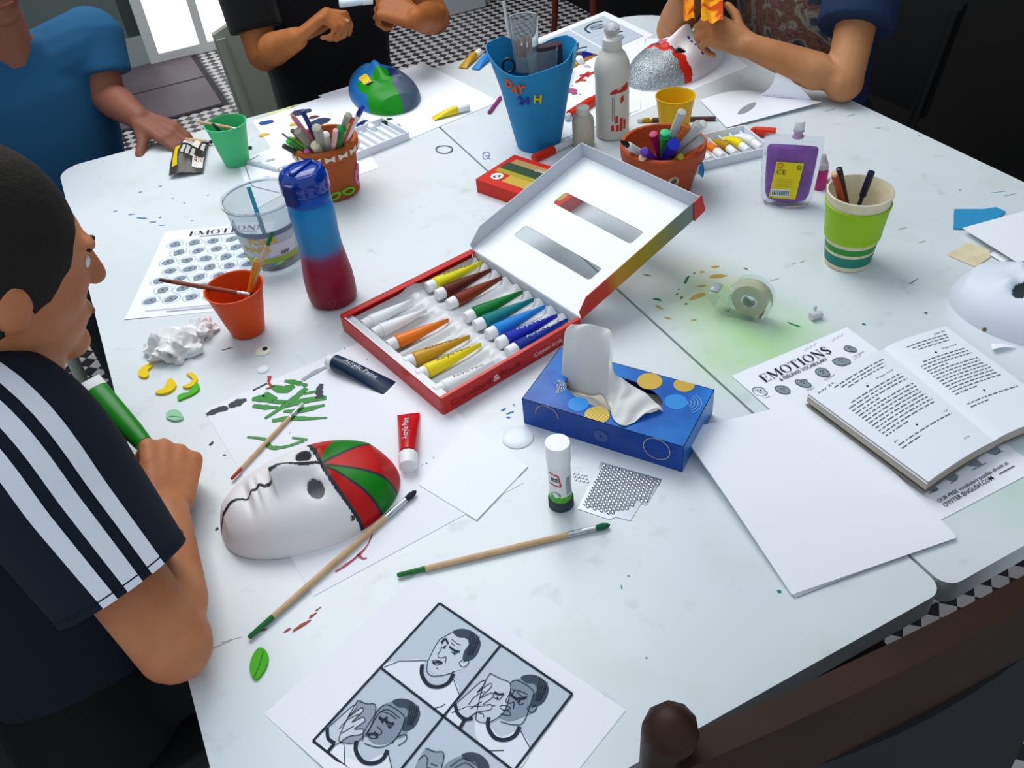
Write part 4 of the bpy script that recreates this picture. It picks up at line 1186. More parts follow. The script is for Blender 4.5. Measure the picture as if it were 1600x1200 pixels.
side_m.node_tree.nodes['Map Range'].inputs['From Max'].default_value = off + lw
part(pb, 'red_corner_tab', prism([lidp(a, -ld_ / 2 - .0022, b) for a, b in [(lw - .02, -.003), (lw + .006, 0), (lw + .004, sh_ + .004), (lw - .014, sh_ + .002)]], LM.to_3x3() @ Vector((0, -.002, 0))), REDB, smooth=False)
part(pb, 'lid_outer_print', box(lw, ld_, .0006, LM @ Matrix.Translation((lw / 2, 0, -.0026))) if False else box(.05, ld_, .0006, LM @ Matrix.Translation((.028, 0, -.0014))), REDB, smooth=False)

# ================================================================ tissue box
bfl, bfr = P(819, 661), P(1066, 738)
td = (bfr - bfl).normalized()
tl_, tw_, thh = (bfr - bfl).length, .118, .046
TM = frame(bfl, td)
tb = thing('tissue_box', 'blue tissue box with gold circles beside the glue stick', 'tissue box', bfl + td * tl_ / 2)
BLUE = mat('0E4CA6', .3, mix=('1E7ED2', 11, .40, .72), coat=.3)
oc, orx, ory = Vector((tl_ * .47, tw_ * .50, 0)), .070, .034
def tp(x, y, z=thh):
    return TM @ Vector((x, y, z))
n = 40
inner = [tp(oc.x + orx * math.cos(2 * math.pi * k / n), oc.y + ory * math.sin(2 * math.pi * k / n) * (1 + .35 * math.cos(2 * math.pi * k / n) ** 2 * 0)) for k in range(n)]
def outer_pt(k):
    a = 2 * math.pi * k / n
    dx, dy = math.cos(a), math.sin(a)
    s_ = min(((tl_ - oc.x) if dx > 0 else oc.x) / max(abs(dx), 1e-6), ((tw_ - oc.y) if dy > 0 else oc.y) / max(abs(dy), 1e-6))
    return tp(oc.x + dx * s_, oc.y + dy * s_)
ou = [outer_pt(k) for k in range(n)]
for cx, cy in ((0, 0), (tl_, 0), (0, tw_), (tl_, tw_)):
    c_ = tp(cx, cy)
    k = min(range(n), key=lambda q: (ou[q] - c_).length)
    ou[k] = c_
V = ou + inner
V = V + [v - Z * .001 for v in V]
F = [(k, (k + 1) % n, n + (k + 1) % n, n + k) for k in range(n)]
F += [tuple(2 * n + q for q in reversed(f_)) for f_ in F] + [(n + k, n + (k + 1) % n, 3 * n + (k + 1) % n, 3 * n + k) for k in range(n)]
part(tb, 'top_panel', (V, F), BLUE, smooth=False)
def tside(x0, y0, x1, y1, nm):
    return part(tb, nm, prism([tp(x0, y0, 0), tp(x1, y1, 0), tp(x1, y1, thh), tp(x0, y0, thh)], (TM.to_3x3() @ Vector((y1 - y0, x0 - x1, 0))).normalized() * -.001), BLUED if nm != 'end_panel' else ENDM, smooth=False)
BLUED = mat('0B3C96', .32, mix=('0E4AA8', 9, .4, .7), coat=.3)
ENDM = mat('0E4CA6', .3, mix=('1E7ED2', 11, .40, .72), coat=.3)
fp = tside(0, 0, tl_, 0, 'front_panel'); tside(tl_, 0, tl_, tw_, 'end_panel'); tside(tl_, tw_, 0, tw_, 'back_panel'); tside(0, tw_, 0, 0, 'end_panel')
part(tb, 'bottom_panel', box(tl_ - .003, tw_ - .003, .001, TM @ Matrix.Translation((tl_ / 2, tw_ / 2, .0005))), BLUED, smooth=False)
GOLD = mat('C9A640', .35, metal=.3)
LBL = mat('2E8CDC', .35)
def disc(x, y, r, m, nm, z=thh + .0004, stripes=False):
    if stripes:
        for k in range(-7, 8):
            yy = k * r / 7.5
            hw = math.sqrt(max(0, r * r - yy * yy))
            if y + yy < 0 or y + yy > tw_: continue
            part(tb, nm, ([tp(x - hw, y + yy - r / 26, z), tp(x + hw, y + yy - r / 26, z), tp(x + hw, y + yy + r / 26, z), tp(x - hw, y + yy + r / 26, z)], [(0, 1, 2, 3)]), m, smooth=False)
    else:
        pts = [(x + r * math.cos(2 * math.pi * k / 28), y + r * math.sin(2 * math.pi * k / 28)) for k in range(28)]
        pts = [(min(max(a, .0005), tl_ - .0005), min(max(b, .0005), tw_ - .0005)) for a, b in pts]
        part(tb, nm, ([tp(a, b, z) for a, b in pts], [tuple(range(28))]), m, smooth=False)
def arcs(x, y, r, nm, m, k0=3, top=True, a0=0, a1=6.29):
    for q in range(k0):
        rr = r * (1 - q * .22)
        pts = []
        for k in range(25):
            a = a0 + (a1 - a0) * k / 24
            X, Y = x + rr * math.cos(a), y + rr * math.sin(a)
            pts.append(tp(X, min(Y, tw_), thh + .0005) if top else tp(X, -.0014, Y))
        part(tb, nm, ribbon(pts, .0009, Z if top else TM.to_3x3() @ Vector((0, -1, 0)), .0002), m)
disc(.107, .010, .0165, mat('B89A3A', .4, metal=.2), 'gold_circle')
disc(.107, .010, .0165, mat('E0C560', .35, metal=.3), 'gold_stripe', thh + .0008, True)
disc(.145, .100, .017, GOLD, 'gold_circle'); disc(.190, .111, .014, GOLD, 'gold_circle')
disc(.192, .075, .015, LBL, 'light_blue_circle'); disc(.075, .020, .014, LBL, 'light_blue_circle')
arcs(.033, .040, .013, 'thin_arc', mat('C8C2A8', .4), 5, True, -1.2, 1.9)
arcs(.205, .078, .020, 'thin_arc', mat('7FB2E0', .4), 5, True, -.8, 1.3)
arcs(.045, .092, .010, 'thin_arc', mat('7FB2E0', .4), 3, True, -.8, 1.5)
arcs(.195, .030, .018, 'gold_ring', mat('D8C69A', .4), 1, False)
arcs(.038, .030, .017, 'gold_ring', mat('C8B88A', .4), 1, False, 0, 3.3)
arcs(.117, .022, .009, 'thin_arc', mat('5F7AB0', .4), 4, False)
# goldfish: tissue coming out of the opening
tis = mat('E9EAE8', .85, trans=.06)
def tiss():
    R0 = [  # rows along the tissue, as (x, y, z) in box coordinates
        [(.028, 0.066, .030), (.030, 0.069, .075), (.032, 0.076, .115), (.040, 0.080, .128)],
        [(.045, 0.060, .028), (.050, 0.066, .085), (.055, 0.076, .122), (.062, 0.084, .131)],
        [(.068, 0.058, .030), (.070, 0.074, .078), (.078, 0.084, .116), (.086, 0.092, .126)],
        [(.092, 0.060, .034), (.092, 0.072, .070), (.095, 0.078, .105), (.098, 0.084, .118)],
        [(.106, .044, .040), (.108, .050, .060), (.108, .052, .082), (.110, .056, .092)],
        [(.118, .028, .046), (.122, .040, .060), (.124, .052, .070), (.122, .062, .072)],
        [(.132, .008, .049), (.136, .028, .060), (.142, .048, .064), (.146, .064, .060)],
        [(.148, .004, .0475), (.152, .026, .054), (.162, .046, .057), (.170, .058, .052)],
        [(.158, .016, .0475), (.166, .032, .052), (.176, .044, .053), (.184, .050, .048)]]
    nu, nv = len(R0) - 1, 3
    cols = [smooth_line([Vector(R0[i][j]) for i in range(nu + 1)], 6) for j in range(4)]
    rows = [smooth_line([cols[j][i] for j in range(4)], 6) for i in range(len(cols[0]))]
    V, F = [], []
    m_ = len(rows[0])
    for i, r_ in enumerate(rows):
        for j, p in enumerate(r_):
            w_ = .0050 * (abs(noise.noise(Vector((i * .20, j * .10, 3)))) - .3) + .0022 * math.sin(i * .8 + j * .16)
            q = p + Vector((0, -.3, .8)) * w_ * (1 if i > 8 else .6)
            if q.z < .0475 and q.x > .112: q.z = .0475
            V.append(TM @ q)
    for i in range(len(rows) - 1):
        for j in range(m_ - 1):
            F.append((i * m_ + j, (i + 1) * m_ + j, (i + 1) * m_ + j + 1, i * m_ + j + 1))
    return V, F
ts = solo('tissue', 'white paper tissue pulled up out of the blue tissue box', 'tissue', tiss(), tis, ang=180)
sm = ts.modifiers.new('thick', 'SOLIDIFY'); sm.thickness = .0005
part(tb, 'folded_tissues', grid(lambda a, b: tp(.02 + (tl_ - .04) * a, .02 + (tw_ - .04) * b, .026 + .003 * math.sin(a * 9) * b), 10, 6, .02), mat('D9CFC0', .85))

# ================================================================ glue stick
gc = P(877, 787)
gs_ = thing('glue_stick', 'white glue stick with green band and grey ribbed base', 'glue stick', gc)
part(gs_, 'base_knob', join(lathe([(0, 0), (.0148, 0), (.0155, .001), (.0155, .015), (.0148, .016)], gc, 40), *[box(.0012, .0012, .013, frame(gc + Vector((math.cos(a), math.sin(a), 0)) * .0155 + Z * .001, (math.cos(a), math.sin(a), 0))) for a in [2 * math.pi * k / 30 for k in range(30)]]), mat('3C4854', .4))
part(gs_, 'tube', lathe([(.0142, .016), (.0142, .078)], gc, 40), mat('F0F1F2', .3))
part(gs_, 'green_band', lathe([(.0143, .0165), (.01435, .0165), (.01435, .026), (.0143, .026)], gc, 40), mat('4CB828', .35))
part(gs_, 'cap', lathe([(.0146, .078), (.0152, .080), (.0152, .108), (.0148, .1095), (0, .1098)], gc, 40), mat('F6F7F8', .3))
gf = facing(gc)
rf = lambda z: .0143
def ring_path(x0, x1, z0, z1, ang, cx, r=rf, wd=.0012):
    pts = [(x0, z0), (x1, z0), (x1 + .002, z1), (x0, z1), (x0, z0)]
    return [wrap(([Vector((a, b, 0)), Vector((c_, d_, 0)), Vector((c_, d_ + wd, 0)), Vector((a, b + wd, 0))], [(0, 1, 2, 3)]), cx, ang, 0, r) for (a, b), (c_, d_) in zip(pts, pts[1:])]
def wtext(s_, h, x, z, c_, ang, r, bold=0, ext=0, shear=0, lift=.0004):
    g, wd = text(s_, shear, ext, bold)
    return wrap(scaled(g, h / .7, x, 0, 1 if ext else None), c_, ang, z, r, lift)
part(gs_, 'green_print', wrap(([Vector((x * .006, y * .006, 0)) for x, y in [(math.cos(a) * 1.1, math.sin(a)) for a in [2 * math.pi * k / 16 for k in range(16)]]], [tuple(range(16))]), gc, gf - .45, .030, rf), mat('4CB828', .35))
part(gs_, 'logo_lettering', wtext('itt', .008, -.012, .055, gc, gf, rf, .02), mat('2A3450', .4), smooth=False)
for q in ([(-.014, .050), (.001, .047)], [(.001, .047), (-.002, .066)], [(-.002, .066), (-.014, .068)]):
    d_ = (Vector(q[1]) - Vector(q[0])).normalized() * .0009
    a, b = Vector((*q[0], 0)), Vector((*q[1], 0))
    nn = Vector((-d_.y, d_.x, 0))
    k5 = [a.lerp(b, k / 5) for k in range(6)]
    part(gs_, 'red_logo_edge', wrap(([p + nn for p in k5] + [p - nn for p in k5], [(k, k + 1, k + 7, k + 6) for k in range(5)]), gc, gf, 0, rf, .0005), mat('C83A34', .4))
part(gs_, 'small_print', join(*[wrap(([Vector((.008 + k * .0017, .030, 0)), Vector((.0088 + k * .0017, .030, 0)), Vector((.0088 + k * .0017, .060, 0)), Vector((.008 + k * .0017, .060, 0))], [(0, 1, 2, 3)]), gc, gf, 0, rf) for k in range(4)]), mat('7A8290', .5), kind='stuff')

# ================================================================ small craft bits
def puck(label, name, cat, pts, th, m, group=None, z=.0003):
    return solo(name, label, cat, prism(smooth_loop(px(pts, z), 4), (0, 0, th)), m, group=group)
YEL = mat('F0D010', .7)
puck('yellow foam banana shape nearest the crumpled tissue', 'foam_shape', 'foam shape', [(217, 583), (224, 575), (236, 570), (238, 575), (232, 580), (233, 588), (228, 592), (219, 590)], .0035, YEL, 'yellow foam shapes')
puck('yellow foam banana shape in the middle of the three', 'foam_shape', 'foam shape', [(244, 614), (257, 608), (263, 596), (270, 594), (276, 603), (270, 612), (258, 617), (246, 617)], .0035, YEL, 'yellow foam shapes')
puck('thin yellow foam crescent above the bright green foam strip', 'foam_shape', 'foam shape', [(292, 586), (302, 585), (309, 592), (306, 602), (296, 608), (286, 606), (297, 601), (302, 594)], .0035, YEL, 'yellow foam shapes')
puck('bright green foam strip beside the yellow crescents', 'foam_shape', 'foam shape', [(278, 622), (284, 617), (296, 614), (304, 603), (311, 602), (312, 610), (302, 618), (290, 623), (280, 627)], .003, mat('52B82E', .7))
ml = puck('pale mint green foam leaf on the table', 'foam_leaf', 'foam leaf', [(260, 650), (266, 643), (277, 642), (285, 648), (286, 656), (274, 659), (263, 656)], .003, mat('9ED3AE', .7))
part(ml, 'leaf_vein', ribbon(px([(262, 651), (272, 650), (284, 652)], .0035), .0014), mat('6FAE86', .7))
gl = puck('bright green foam leaf beside the face drawings sheet', 'foam_leaf', 'foam leaf', [(404, 1015), (414, 1016), (420, 1028), (416, 1045), (404, 1062), (396, 1061), (391, 1048), (394, 1030)], .003, mat('4EB020', .7))
part(gl, 'leaf_vein', ribbon(px([(396, 1060), (405, 1040), (411, 1018)], .0035), .0012), mat('2F8A18', .7))
def dome(label, name, cat, c, r, m, h=.004):
    return solo(name, label, cat, lathe([(0, 0), (r, 0), (r, h * .4), (r * .85, h * .85), (r * .5, h), (0, h)], c, 28), m, loc=c)
e1 = dome('cream toy eye button with black pupil below the orange cup', 'toy_eye', 'button', P(411, 549), .0125, mat('F2EFD8', .35))
part(e1, 'pupil', lathe([(0, .0040), (.0045, .0038), (.0042, .0052), (0, .0056)], P(411, 549) + Vector((.004, .001, 0)), 16), mat('22304E', .3))
dome('small plain white craft disc below the toy eye', 'craft_disc', 'disc', P(411, 578), .0095, mat('EEF2F8', .4), .003)
dome('large shiny white plastic disc beside the tissue box', 'plastic_disc', 'disc', P(809, 684), .0215, mat('EDF2F8', .3), .0045)
# crumpled tissue
def crumple(c, r, sq, seed):
    V, F = ball((0, 0, 0), 1, 80, 50)
    out = []
    for v in V:
        n_ = v.normalized()
        rg = lambda k, o: 1 - abs(noise.noise(n_ * k + Vector((seed, o, 0)))) * 2.2
        d = .72 + .30 * noise.noise(n_ * 1.7 + Vector((seed, 0, 0))) + .34 * rg(1.6, 2) + .09 * rg(3.2, 5) + .02 * rg(7, 1)
        p = Vector((n_.x * r[0], n_.y * r[1], max(n_.z, -.35) * r[2] + .35 * r[2])) * d
        p.z = max(p.z, 0.0)
        out.append(c + p)
    return out, F
solo('crumpled_tissue', 'crumpled white paper tissue in front of the emotions sheet', 'tissue', join(crumple(P(274, 548), (.040, .038, .024), 0, 2.1), crumple(P(314, 520), (.026, .026, .016), 0, 5.7)), mat('EFF1F2', .85), ang=30)
# silver gem sheet
gp = px([(939, 722), (1034, 749), (1010, 790), (1001, 788), (985, 814), (962, 808), (952, 812), (902, 795)], .0003)
GEM = mat('C8CED4', .12, metal=.95)
gsheet = thing('gem_sheet', 'torn square of silver stick-on gems beside the glue stick', 'gem sheet', sum(gp, Vector()) / len(gp))
part(gsheet, 'foil_backing', prism(gp, (0, 0, .0005)), mat('9BA3AB', .3, metal=.7), smooth=False)
ga, gb, gcn = gp[0], gp[1], gp[7]
gg = []
def inpoly(x, y, poly):
    r_ = False
    for (x1, y1), (x2, y2) in zip(poly, poly[1:] + poly[:1]):
        if (y1 > y) != (y2 > y) and x < (x2 - x1) * (y - y1) / (y2 - y1) + x1:
            r_ = not r_
    return r_
gpoly = [(p.x, p.y) for p in px([(943, 727), (1031, 752), (1008, 787), (995, 783), (985, 795), (963, 800), (955, 806), (910, 792)])]
for i in range(18):
    for j in range(17):
        c_ = ga + (gb - ga) * ((i + .5) / 18) + (gcn - ga) * ((j + .5 + .5 * (i % 2)) / 17)
        if inpoly(c_.x, c_.y, gpoly):
            gg.append(lathe([(.0026, 0), (.0026, .0006), (.0013, .0018), (0, .0020)], up(c_, .0004), 6))
part(gsheet, 'gems', join(*gg), GEM, kind='stuff', ang=20)
gsc = thing('gem_sheet', 'tiny clear scrap of stick-on gems right of the glue stick', 'gem sheet', P(906, 746))
part(gsc, 'gems', join(*[lathe([(.002, 0), (.002, .0005), (.001, .0014), (0, .0016)], P(897 + a * 6 + b * 1.5, 740 + b * 5 + a * 1.2), 6) for a in range(4) for b in range(3)]), mat('C9D2D8', .1, metal=.6), kind='stuff', ang=20)
# ================================================================ bottles, cups and pots
def zmat(stops, h, rough=.35, trans=0):
    return ramp_mat(stops, 0, h, rough, trans)
# ---- blue and red water bottle
bc_ = P(522, 466)
wb_ = thing('water_bottle', 'frosted water bottle fading from blue to dark red', 'bottle', bc_)
wm = zmat([(0, '7A0626'), (.40, '8E0A30'), (.50, '86204E'), (.60, '2A7CB4'), (.8, '1486C4'), (1, '1484C6')], .185, .42, 0)
prof = [(0, .003), (.028, .001), (.034, 0), (.0385, .004), (.0405, .012), (.0412, .03), (.0405, .05), (.0375, .075), (.0348, .10), (.0340, .115), (.0345, .135), (.0355, .155), (.0360, .170), (.0350, .180), (.0320, .186), (.0310, .190)]
part(wb_, 'body', lathe(prof, bc_, 48), wm)
LIDB = mat('0A3EA8', .12, trans=.25, coat=.6)
part(wb_, 'collar', lathe([(.030, .188), (.0345, .189), (.0350, .192), (.0350, .204), (.0335, .206)], bc_, 48), mat('0E50B4', .3))
part(wb_, 'lid', lathe([(.0335, .206), (.0375, .208), (.0380, .213), (.0372, .217), (.0380, .221), (.0375, .228), (.0345, .236), (.0300, .240), (.0270, .2395), (.024, .2415), (.012, .2425), (0, .2425)], bc_, 48), LIDB)
lf = facing(bc_) - .75
ld2 = Vector((math.cos(lf), math.sin(lf), 0))
part(wb_, 'latch', box(.010, .022, .036, frame(bc_ + ld2 * .037 + Z * .196, ld2), bev=.003), mat('0A2470', .2, coat=.5))
part(wb_, 'hinge', box(.010, .024, .012, frame(bc_ - ld2 * .036 + Z * .222, ld2), bev=.003), LIDB)
part(wb_, 'spout_ridge', box(.050, .012, .006, frame(bc_ + Z * .2405, ld2), bev=.0025), LIDB)
part(wb_, 'embossed_ring', wrap(([Vector((math.cos(a) * r_, math.sin(a) * r_, 0)) for r_ in (.0055, .0047) for a in [2 * math.pi * k / 20 for k in range(20)]], [(k, (k + 1) % 20, 20 + (k + 1) % 20, 20 + k) for k in range(20)]), bc_, facing(bc_) - .1, .018, lambda z: .0412), mat('A85878', .4))

# ---- pencils, pens and other long things standing in cups
def stick(name, label, cat, a, b, m, r=.0035, tip=None, group=None, tipf=.1, seg=None, n=8):
    """long thing from its low end a to its high end b; seg: list of (name, from, to, radius factor, material)"""
    L = (b - a).length
    mm = frame(a, b - a, Z if abs((b - a).normalized().z) < .95 else Vector((1, 0, 0))) @ Matrix.Rotation(R(90), 4, 'Y')
    t = thing(name, label, cat, a, group)
    seg = seg or [('shaft', 0, 1, 1, m)]
    for nm, f0, f1, rf_, sm_ in seg:
        taper = .35 if nm in ('point', 'nib', 'bristles') else 1
        part(t, nm, lathe([(0, f0 * L), (r * rf_ * .9, f0 * L), (r * rf_, f0 * L + .0008), (r * rf_ * (1 if taper == 1 else .9), (f0 + (f1 - f0) * .5) * L), (r * rf_ * taper * .98, f1 * L - .0006), (r * rf_ * taper * .7, f1 * L), (0, f1 * L)], m=mm, n=n), sm_)
    return t
def H(c, xy, z):
    """place at height z above the table that the photo shows at xy"""
    return P(xy[0], xy[1], z)
# ---- orange cup and its brushes
oc_ = P(388, 516)
cupO = mat('E04E16', .4, mix=('D24412', 14, .4, .7))
ocp = thing('plastic_cup', 'orange plastic cup holding brushes beside the crumpled tissue', 'cup', oc_)
part(ocp, 'cup_wall', lathe(cup(.0275, .0455, .086), oc_ + Z * .0005, 44), cupO)
part(ocp, 'rim', lathe([(.0450, .0845), (.0468, .0850), (.0468, .0868), (.0448, .0870)], oc_, 44), cupO)
part(ocp, 'paint_water', lathe([(0, .030), (.0325, .030), (.0325, .0305), (0, .0305)], oc_, 32), mat('8E2410', .25))
pencilO = mat('DE8E22', .45)
def inside(c, ang, r, z):
    return c + Vector((math.cos(ang) * r, math.sin(ang) * r, 0)) + Z * z
stick('pencil', 'orange pencil standing in the orange cup', 'pencil', oc_ + Vector((-.008, 0, .007)), P(401, 403, .13), pencilO, .0042, seg=[('shaft', 0, .95, 1, pencilO), ('point', .95, 1, .9, mat('E8B060', .5))])
brush('paint brush with green handle end standing in the orange cup', P(426, 362, .165), oc_ + Vector((-.015, -.006, .012)), '1E6E36', '2A2C30', group='brushes in the orange cup')
brush('brown paint brush sticking out to the left of the orange cup', P(249, 437, .105), oc_ + Vector((.032, -.002, .066)), '5E2E1E', '2A2C30', wood=mat('8A4A34', .5), group='brushes in the orange cup')
# ---- green cup
gc_ = P(371, 254)
cupG = mat('46BE7A', .4)
gcp = thing('plastic_cup', 'green plastic cup holding brushes at the far left', 'cup', gc_)
part(gcp, 'cup_wall', lathe(cup(.0265, .0425, .090), gc_, 44), cupG)
part(gcp, 'rim', lathe([(.0420, .0885), (.0440, .089), (.0440, .0912), (.0418, .0915)], gc_, 44), cupG)
brush('paint brush leaning left out of the green cup', P(308, 190, .102), gc_ + Vector((.026, 0, .072)), None, '2A2C30', group='brushes in the green cup')
brush('dark green paint brush standing in the green cup', P(332, 193, .106), gc_ + Vector((.010, .014, .012)), '16463C', '2A2C30', wood=mat('1A4A42', .4), group='brushes in the green cup')
brush('paint brush with green end lying behind the snack wrapper', P(277, 216, .008), P(332, 222, .008), '1E5A3A', '2A2C30', group='brushes by the green cup', dipf=.25)
brush('dark brush end showing right of the green cup', P(394, 230, .004), P(368, 232, .004), '20302C', '2A2C30', group='brushes by the green cup', dipf=.5)
# ---- yellow cup
yc = P(1053, 207)
cupY = mat('E4B414', .4)
ycp = thing('plastic_cup', 'empty yellow plastic cup behind the right terracotta pot', 'cup', yc)
part(ycp, 'cup_wall', lathe(cup(.028, .0395, .080), yc, 44), cupY)
part(ycp, 'rim', lathe([(.0390, .0785), (.0408, .079), (.0408, .081), (.0388, .0812)], yc, 44), cupY)
# ---- clear bucket
kc = P(432, 402)
bk_ = thing('clear_bucket', 'clear plastic craft bucket with printed label behind the blue bottle', 'bucket', kc)
CLB = mat('E8EEF2', .1, trans=.85, ior=1.08)
br0, br1, bh = .047, .062, .125
part(bk_, 'bucket_wall', lathe(cup(br0, br1, bh, .0012), kc, 48), CLB)
part(bk_, 'rim', lathe([(br1 - .001, bh - .004), (br1 + .0035, bh - .003), (br1 + .0035, bh + .001), (br1 - .001, bh + .0015)], kc, 48), CLB)
rb = lambda z: br0 + (br1 - br0) * z / bh + .0006
def band(c, z0, z1, rfn, m, nm, par, a0=0, a1=2 * math.pi, n=48, lift=.0003):
    g = loft([[c + Vector((math.cos(a0 + (a1 - a0) * k / n), math.sin(a0 + (a1 - a0) * k / n), 0)) * (rfn(z) + lift) + Z * z for k in range(n + 1)] for z in [z0 + (z1 - z0) * q / 4 for q in range(5)]], closed=False)
    return part(par, nm, g, m)
kf = facing(kc)
lbl = band(kc, .020, .084, rb, mat('B9C4CE', .45), 'paper_label', bk_, kf - 1.9, kf + 1.2)
band(kc, .074, .084, rb, mat('6B7A94', .45), 'label_top_stripe', bk_, kf - 1.9, kf + 1.2, lift=.0006)
band(kc, .020, .030, rb, mat('9AB83A', .45), 'label_green_stripe', bk_, kf - 1.9, kf + 1.2, lift=.0006)
band(kc, .034, .058, rb, mat('D8DCE4', .45), 'label_white_panel', bk_, kf - .2, kf + .8, lift=.0006)
part(bk_, 'label_word', wtext('FOAM', .013, -.036, .060, kc, kf - .1, rb, .02, lift=.0012), mat('D8B83A', .5), smooth=False)
part(bk_, 'label_word', wtext('SHAPES', .011, -.052, .044, kc, kf - .1, rb, .02, lift=.0012), mat('D8B83A', .5), smooth=False)
part(bk_, 'barcode', join(*[wrap(([Vector((.010 + k * .0022, .034, 0)), Vector((.0112 + k * .0022, .034, 0)), Vector((.0112 + k * .0022, .041, 0)), Vector((.010 + k * .0022, .041, 0))], [(0, 1, 2, 3)]), kc, kf, 0, rb, .0014) for k in range(7)]), mat('2A3038', .5), kind='stuff')
stick('plastic_stirrer', 'turquoise plastic stick standing inside the clear bucket', 'stick', inside(kc, 2.2, .02, .006), P(388, 292, .12), mat('3AA6BC', .4), .004)
random.seed(5)
fcols = ['D8782A', '3F8A46', '4A6AC8', 'E6D23A', 'C84A6A', 'F0F0F0', '8A5AB0', '46A0C0', 'E8A0B0']
for k in range(12):
    a, rr = random.uniform(0, 6.28), random.uniform(.004, .034)
    c_ = inside(kc, a, rr, .004 + .004 * (k % 3))
    if k > 8: break
    solo('foam_shape', f'{["orange","green","blue","yellow","crimson","white","purple","turquoise","pink"][k % 9]} foam piece at the bottom of the clear bucket', 'foam shape', prism(smooth_loop(blob(c_, .011, k, 6, .4), 2), (0, 0, .003)), mat(fcols[k % 9], .7), group='foam pieces in the clear bucket')
stick('plastic_stirrer', 'translucent white plastic stick lying behind the bottle lid', 'stick', P(376, 250, .004), P(436, 266, .004), mat('C9D2D8', .3), .0045)
# ---- terracotta pots
TERR = mat('B25A28', .7, mix=('A04E22', 12, .4, .7))
def pot(label, c, r0, r1, h, rim, m):
    t = thing('terracotta_pot', label, 'plant pot', c, 'terracotta pots of pens')
    part(t, 'pot_wall', lathe([(0, 0), (r0 * .9, 0), (r0, .003), (r1 - .007, h - rim), (r1 - .004, h - rim), (r1 - .012, h - rim), (r0 - .005, .006), (0, .006)], c, 48), m)
    part(t, 'rim', lathe([(r1 - .006, h - rim), (r1 - .0015, h - rim), (r1, h - rim + .002), (r1 + .002, h - .003), (r1, h), (r1 - .006, h), (r1 - .010, h - rim)], c, 48), m)
    return t
p1c = P(524, 298)
p1 = pot('terracotta pot of pens with white bows round the rim', p1c, .050, .064, .112, .026, TERR)
p1f = facing(p1c)
rim1 = lambda z: .0655
BOW = mat('E8DCC8', .7)
for k in range(7):
    a = p1f - 1.15 + k * .40
    w_ = .0098
    pts = [(-w_, .006), (-w_ * .9, -.006), (0, -.0016), (w_ * .9, -.006), (w_, .006), (0, .0016)]
    g = prism([Vector((x, y, 0)) for x, y in pts], (0, 0, .002))
    part(p1, 'bow', wrap(g, p1c, a, .098, rim1, .0003), BOW, smooth=False)
rw1 = lambda z: .050 + (.057 - .050) * z / .086
def foam_leaf(par, nm, c, ang, z, rfn, L, wd, rot, m, hole=True):
    n = 20
    o_, i_ = [], []
    for k in range(n):
        a = 2 * math.pi * k / n
        x, y = L / 2 * math.cos(a), wd / 2 * math.sin(a) * (1 - .25 * math.cos(a) ** 2)
        for lst, s_ in ((o_, 1), (i_, .6)):
            lst.append(Vector((s_ * (x * math.cos(rot) - y * math.sin(rot)), s_ * (x * math.sin(rot) + y * math.cos(rot)), 0)))
    V = o_ + i_ + [v + Vector((0, 0, .003)) for v in o_ + i_]
    F = []
    for k in range(n):
        q = (k + 1) % n
        F += [(2 * n + k, 2 * n + q, 3 * n + q, 3 * n + k), (k, q, 2 * n + q, 2 * n + k), (n + k, 3 * n + k, 3 * n + q, n + q)]
    part(par, nm, wrap((V, F), c, ang, z, rfn, .0003), m)
LIME, PINK = mat('6AC02E', .7), mat('E68AB8', .7)
foam_leaf(p1, 'green_foam_leaf', p1c, p1f - .05, .016, rw1, .026, .015, .5, LIME)
foam_leaf(p1, 'green_foam_leaf', p1c, p1f + .50, .018, rw1, .030, .016, -.25, LIME)
foam_leaf(p1, 'pink_foam_petal', p1c, p1f + 1.05, .034, rw1, .032, .014, 1.5, PINK)
foam_leaf(p1, 'pink_foam_petal', p1c, p1f + 1.20, .046, rw1, .024, .012, 1.2, PINK)
c5 = crop(400, 130, 1600 / 240)
def q5(x, y, z):
    return P(*c5([(x, y)])[0], z)
GRY, WHT, GPEN, BPEN, PPEN, CLR = mat('8E8E7E', .4), mat('E9EAEA', .35), mat('1E9A2E', .35), mat('1B2C86', .35), mat('EE8CA6', .4), mat('D6DAD8', .25, trans=.3)
RIMS = {.045: (.112, .056), .055: (.092, .067), .03: (.131, .046)}
def pens(pot_c, r_in, specs, group):
    for k, (lab, name, xy, z, m, r, seg) in enumerate(specs):
        rim_h, rim_r = RIMS[r_in]
        best = None
        for q in range(24):           # the height at which the stick passes inside the rim
            for sg in (1, -1):
                zz = z + sg * q * .004
                if zz < rim_h + .004 or (q == 0 and sg < 0):
                    continue
                b_ = P(*xy, zz)
                d = Vector((b_.x - pot_c.x, b_.y - pot_c.y, 0))
                a_ = pot_c + (d.normalized() * -min(d.length * .35, r_in * .6) if d.length > .001 else d) + Z * .010
                f_ = (rim_h - .010) / (zz - .010)
                c_ = a_.lerp(b_, f_) - pot_c
                ex = max(0, math.hypot(c_.x, c_.y) + r * 1.25 - rim_r)
                if best is None or ex < best[0] - 1e-5:
                    best = (ex, a_, b_)
            if best and best[0] == 0:
                break
        _, a_, b_ = best
        stick(name, lab, 'pencil' if name == 'pencil' else 'pen', a_, b_, m, r * 1.25, seg=seg, group=group)
def capped(m1, m2, f=.72, rf_=1.12):
    return [('barrel', 0, f, 1, m1), ('cap', f, 1, rf_, m2)]
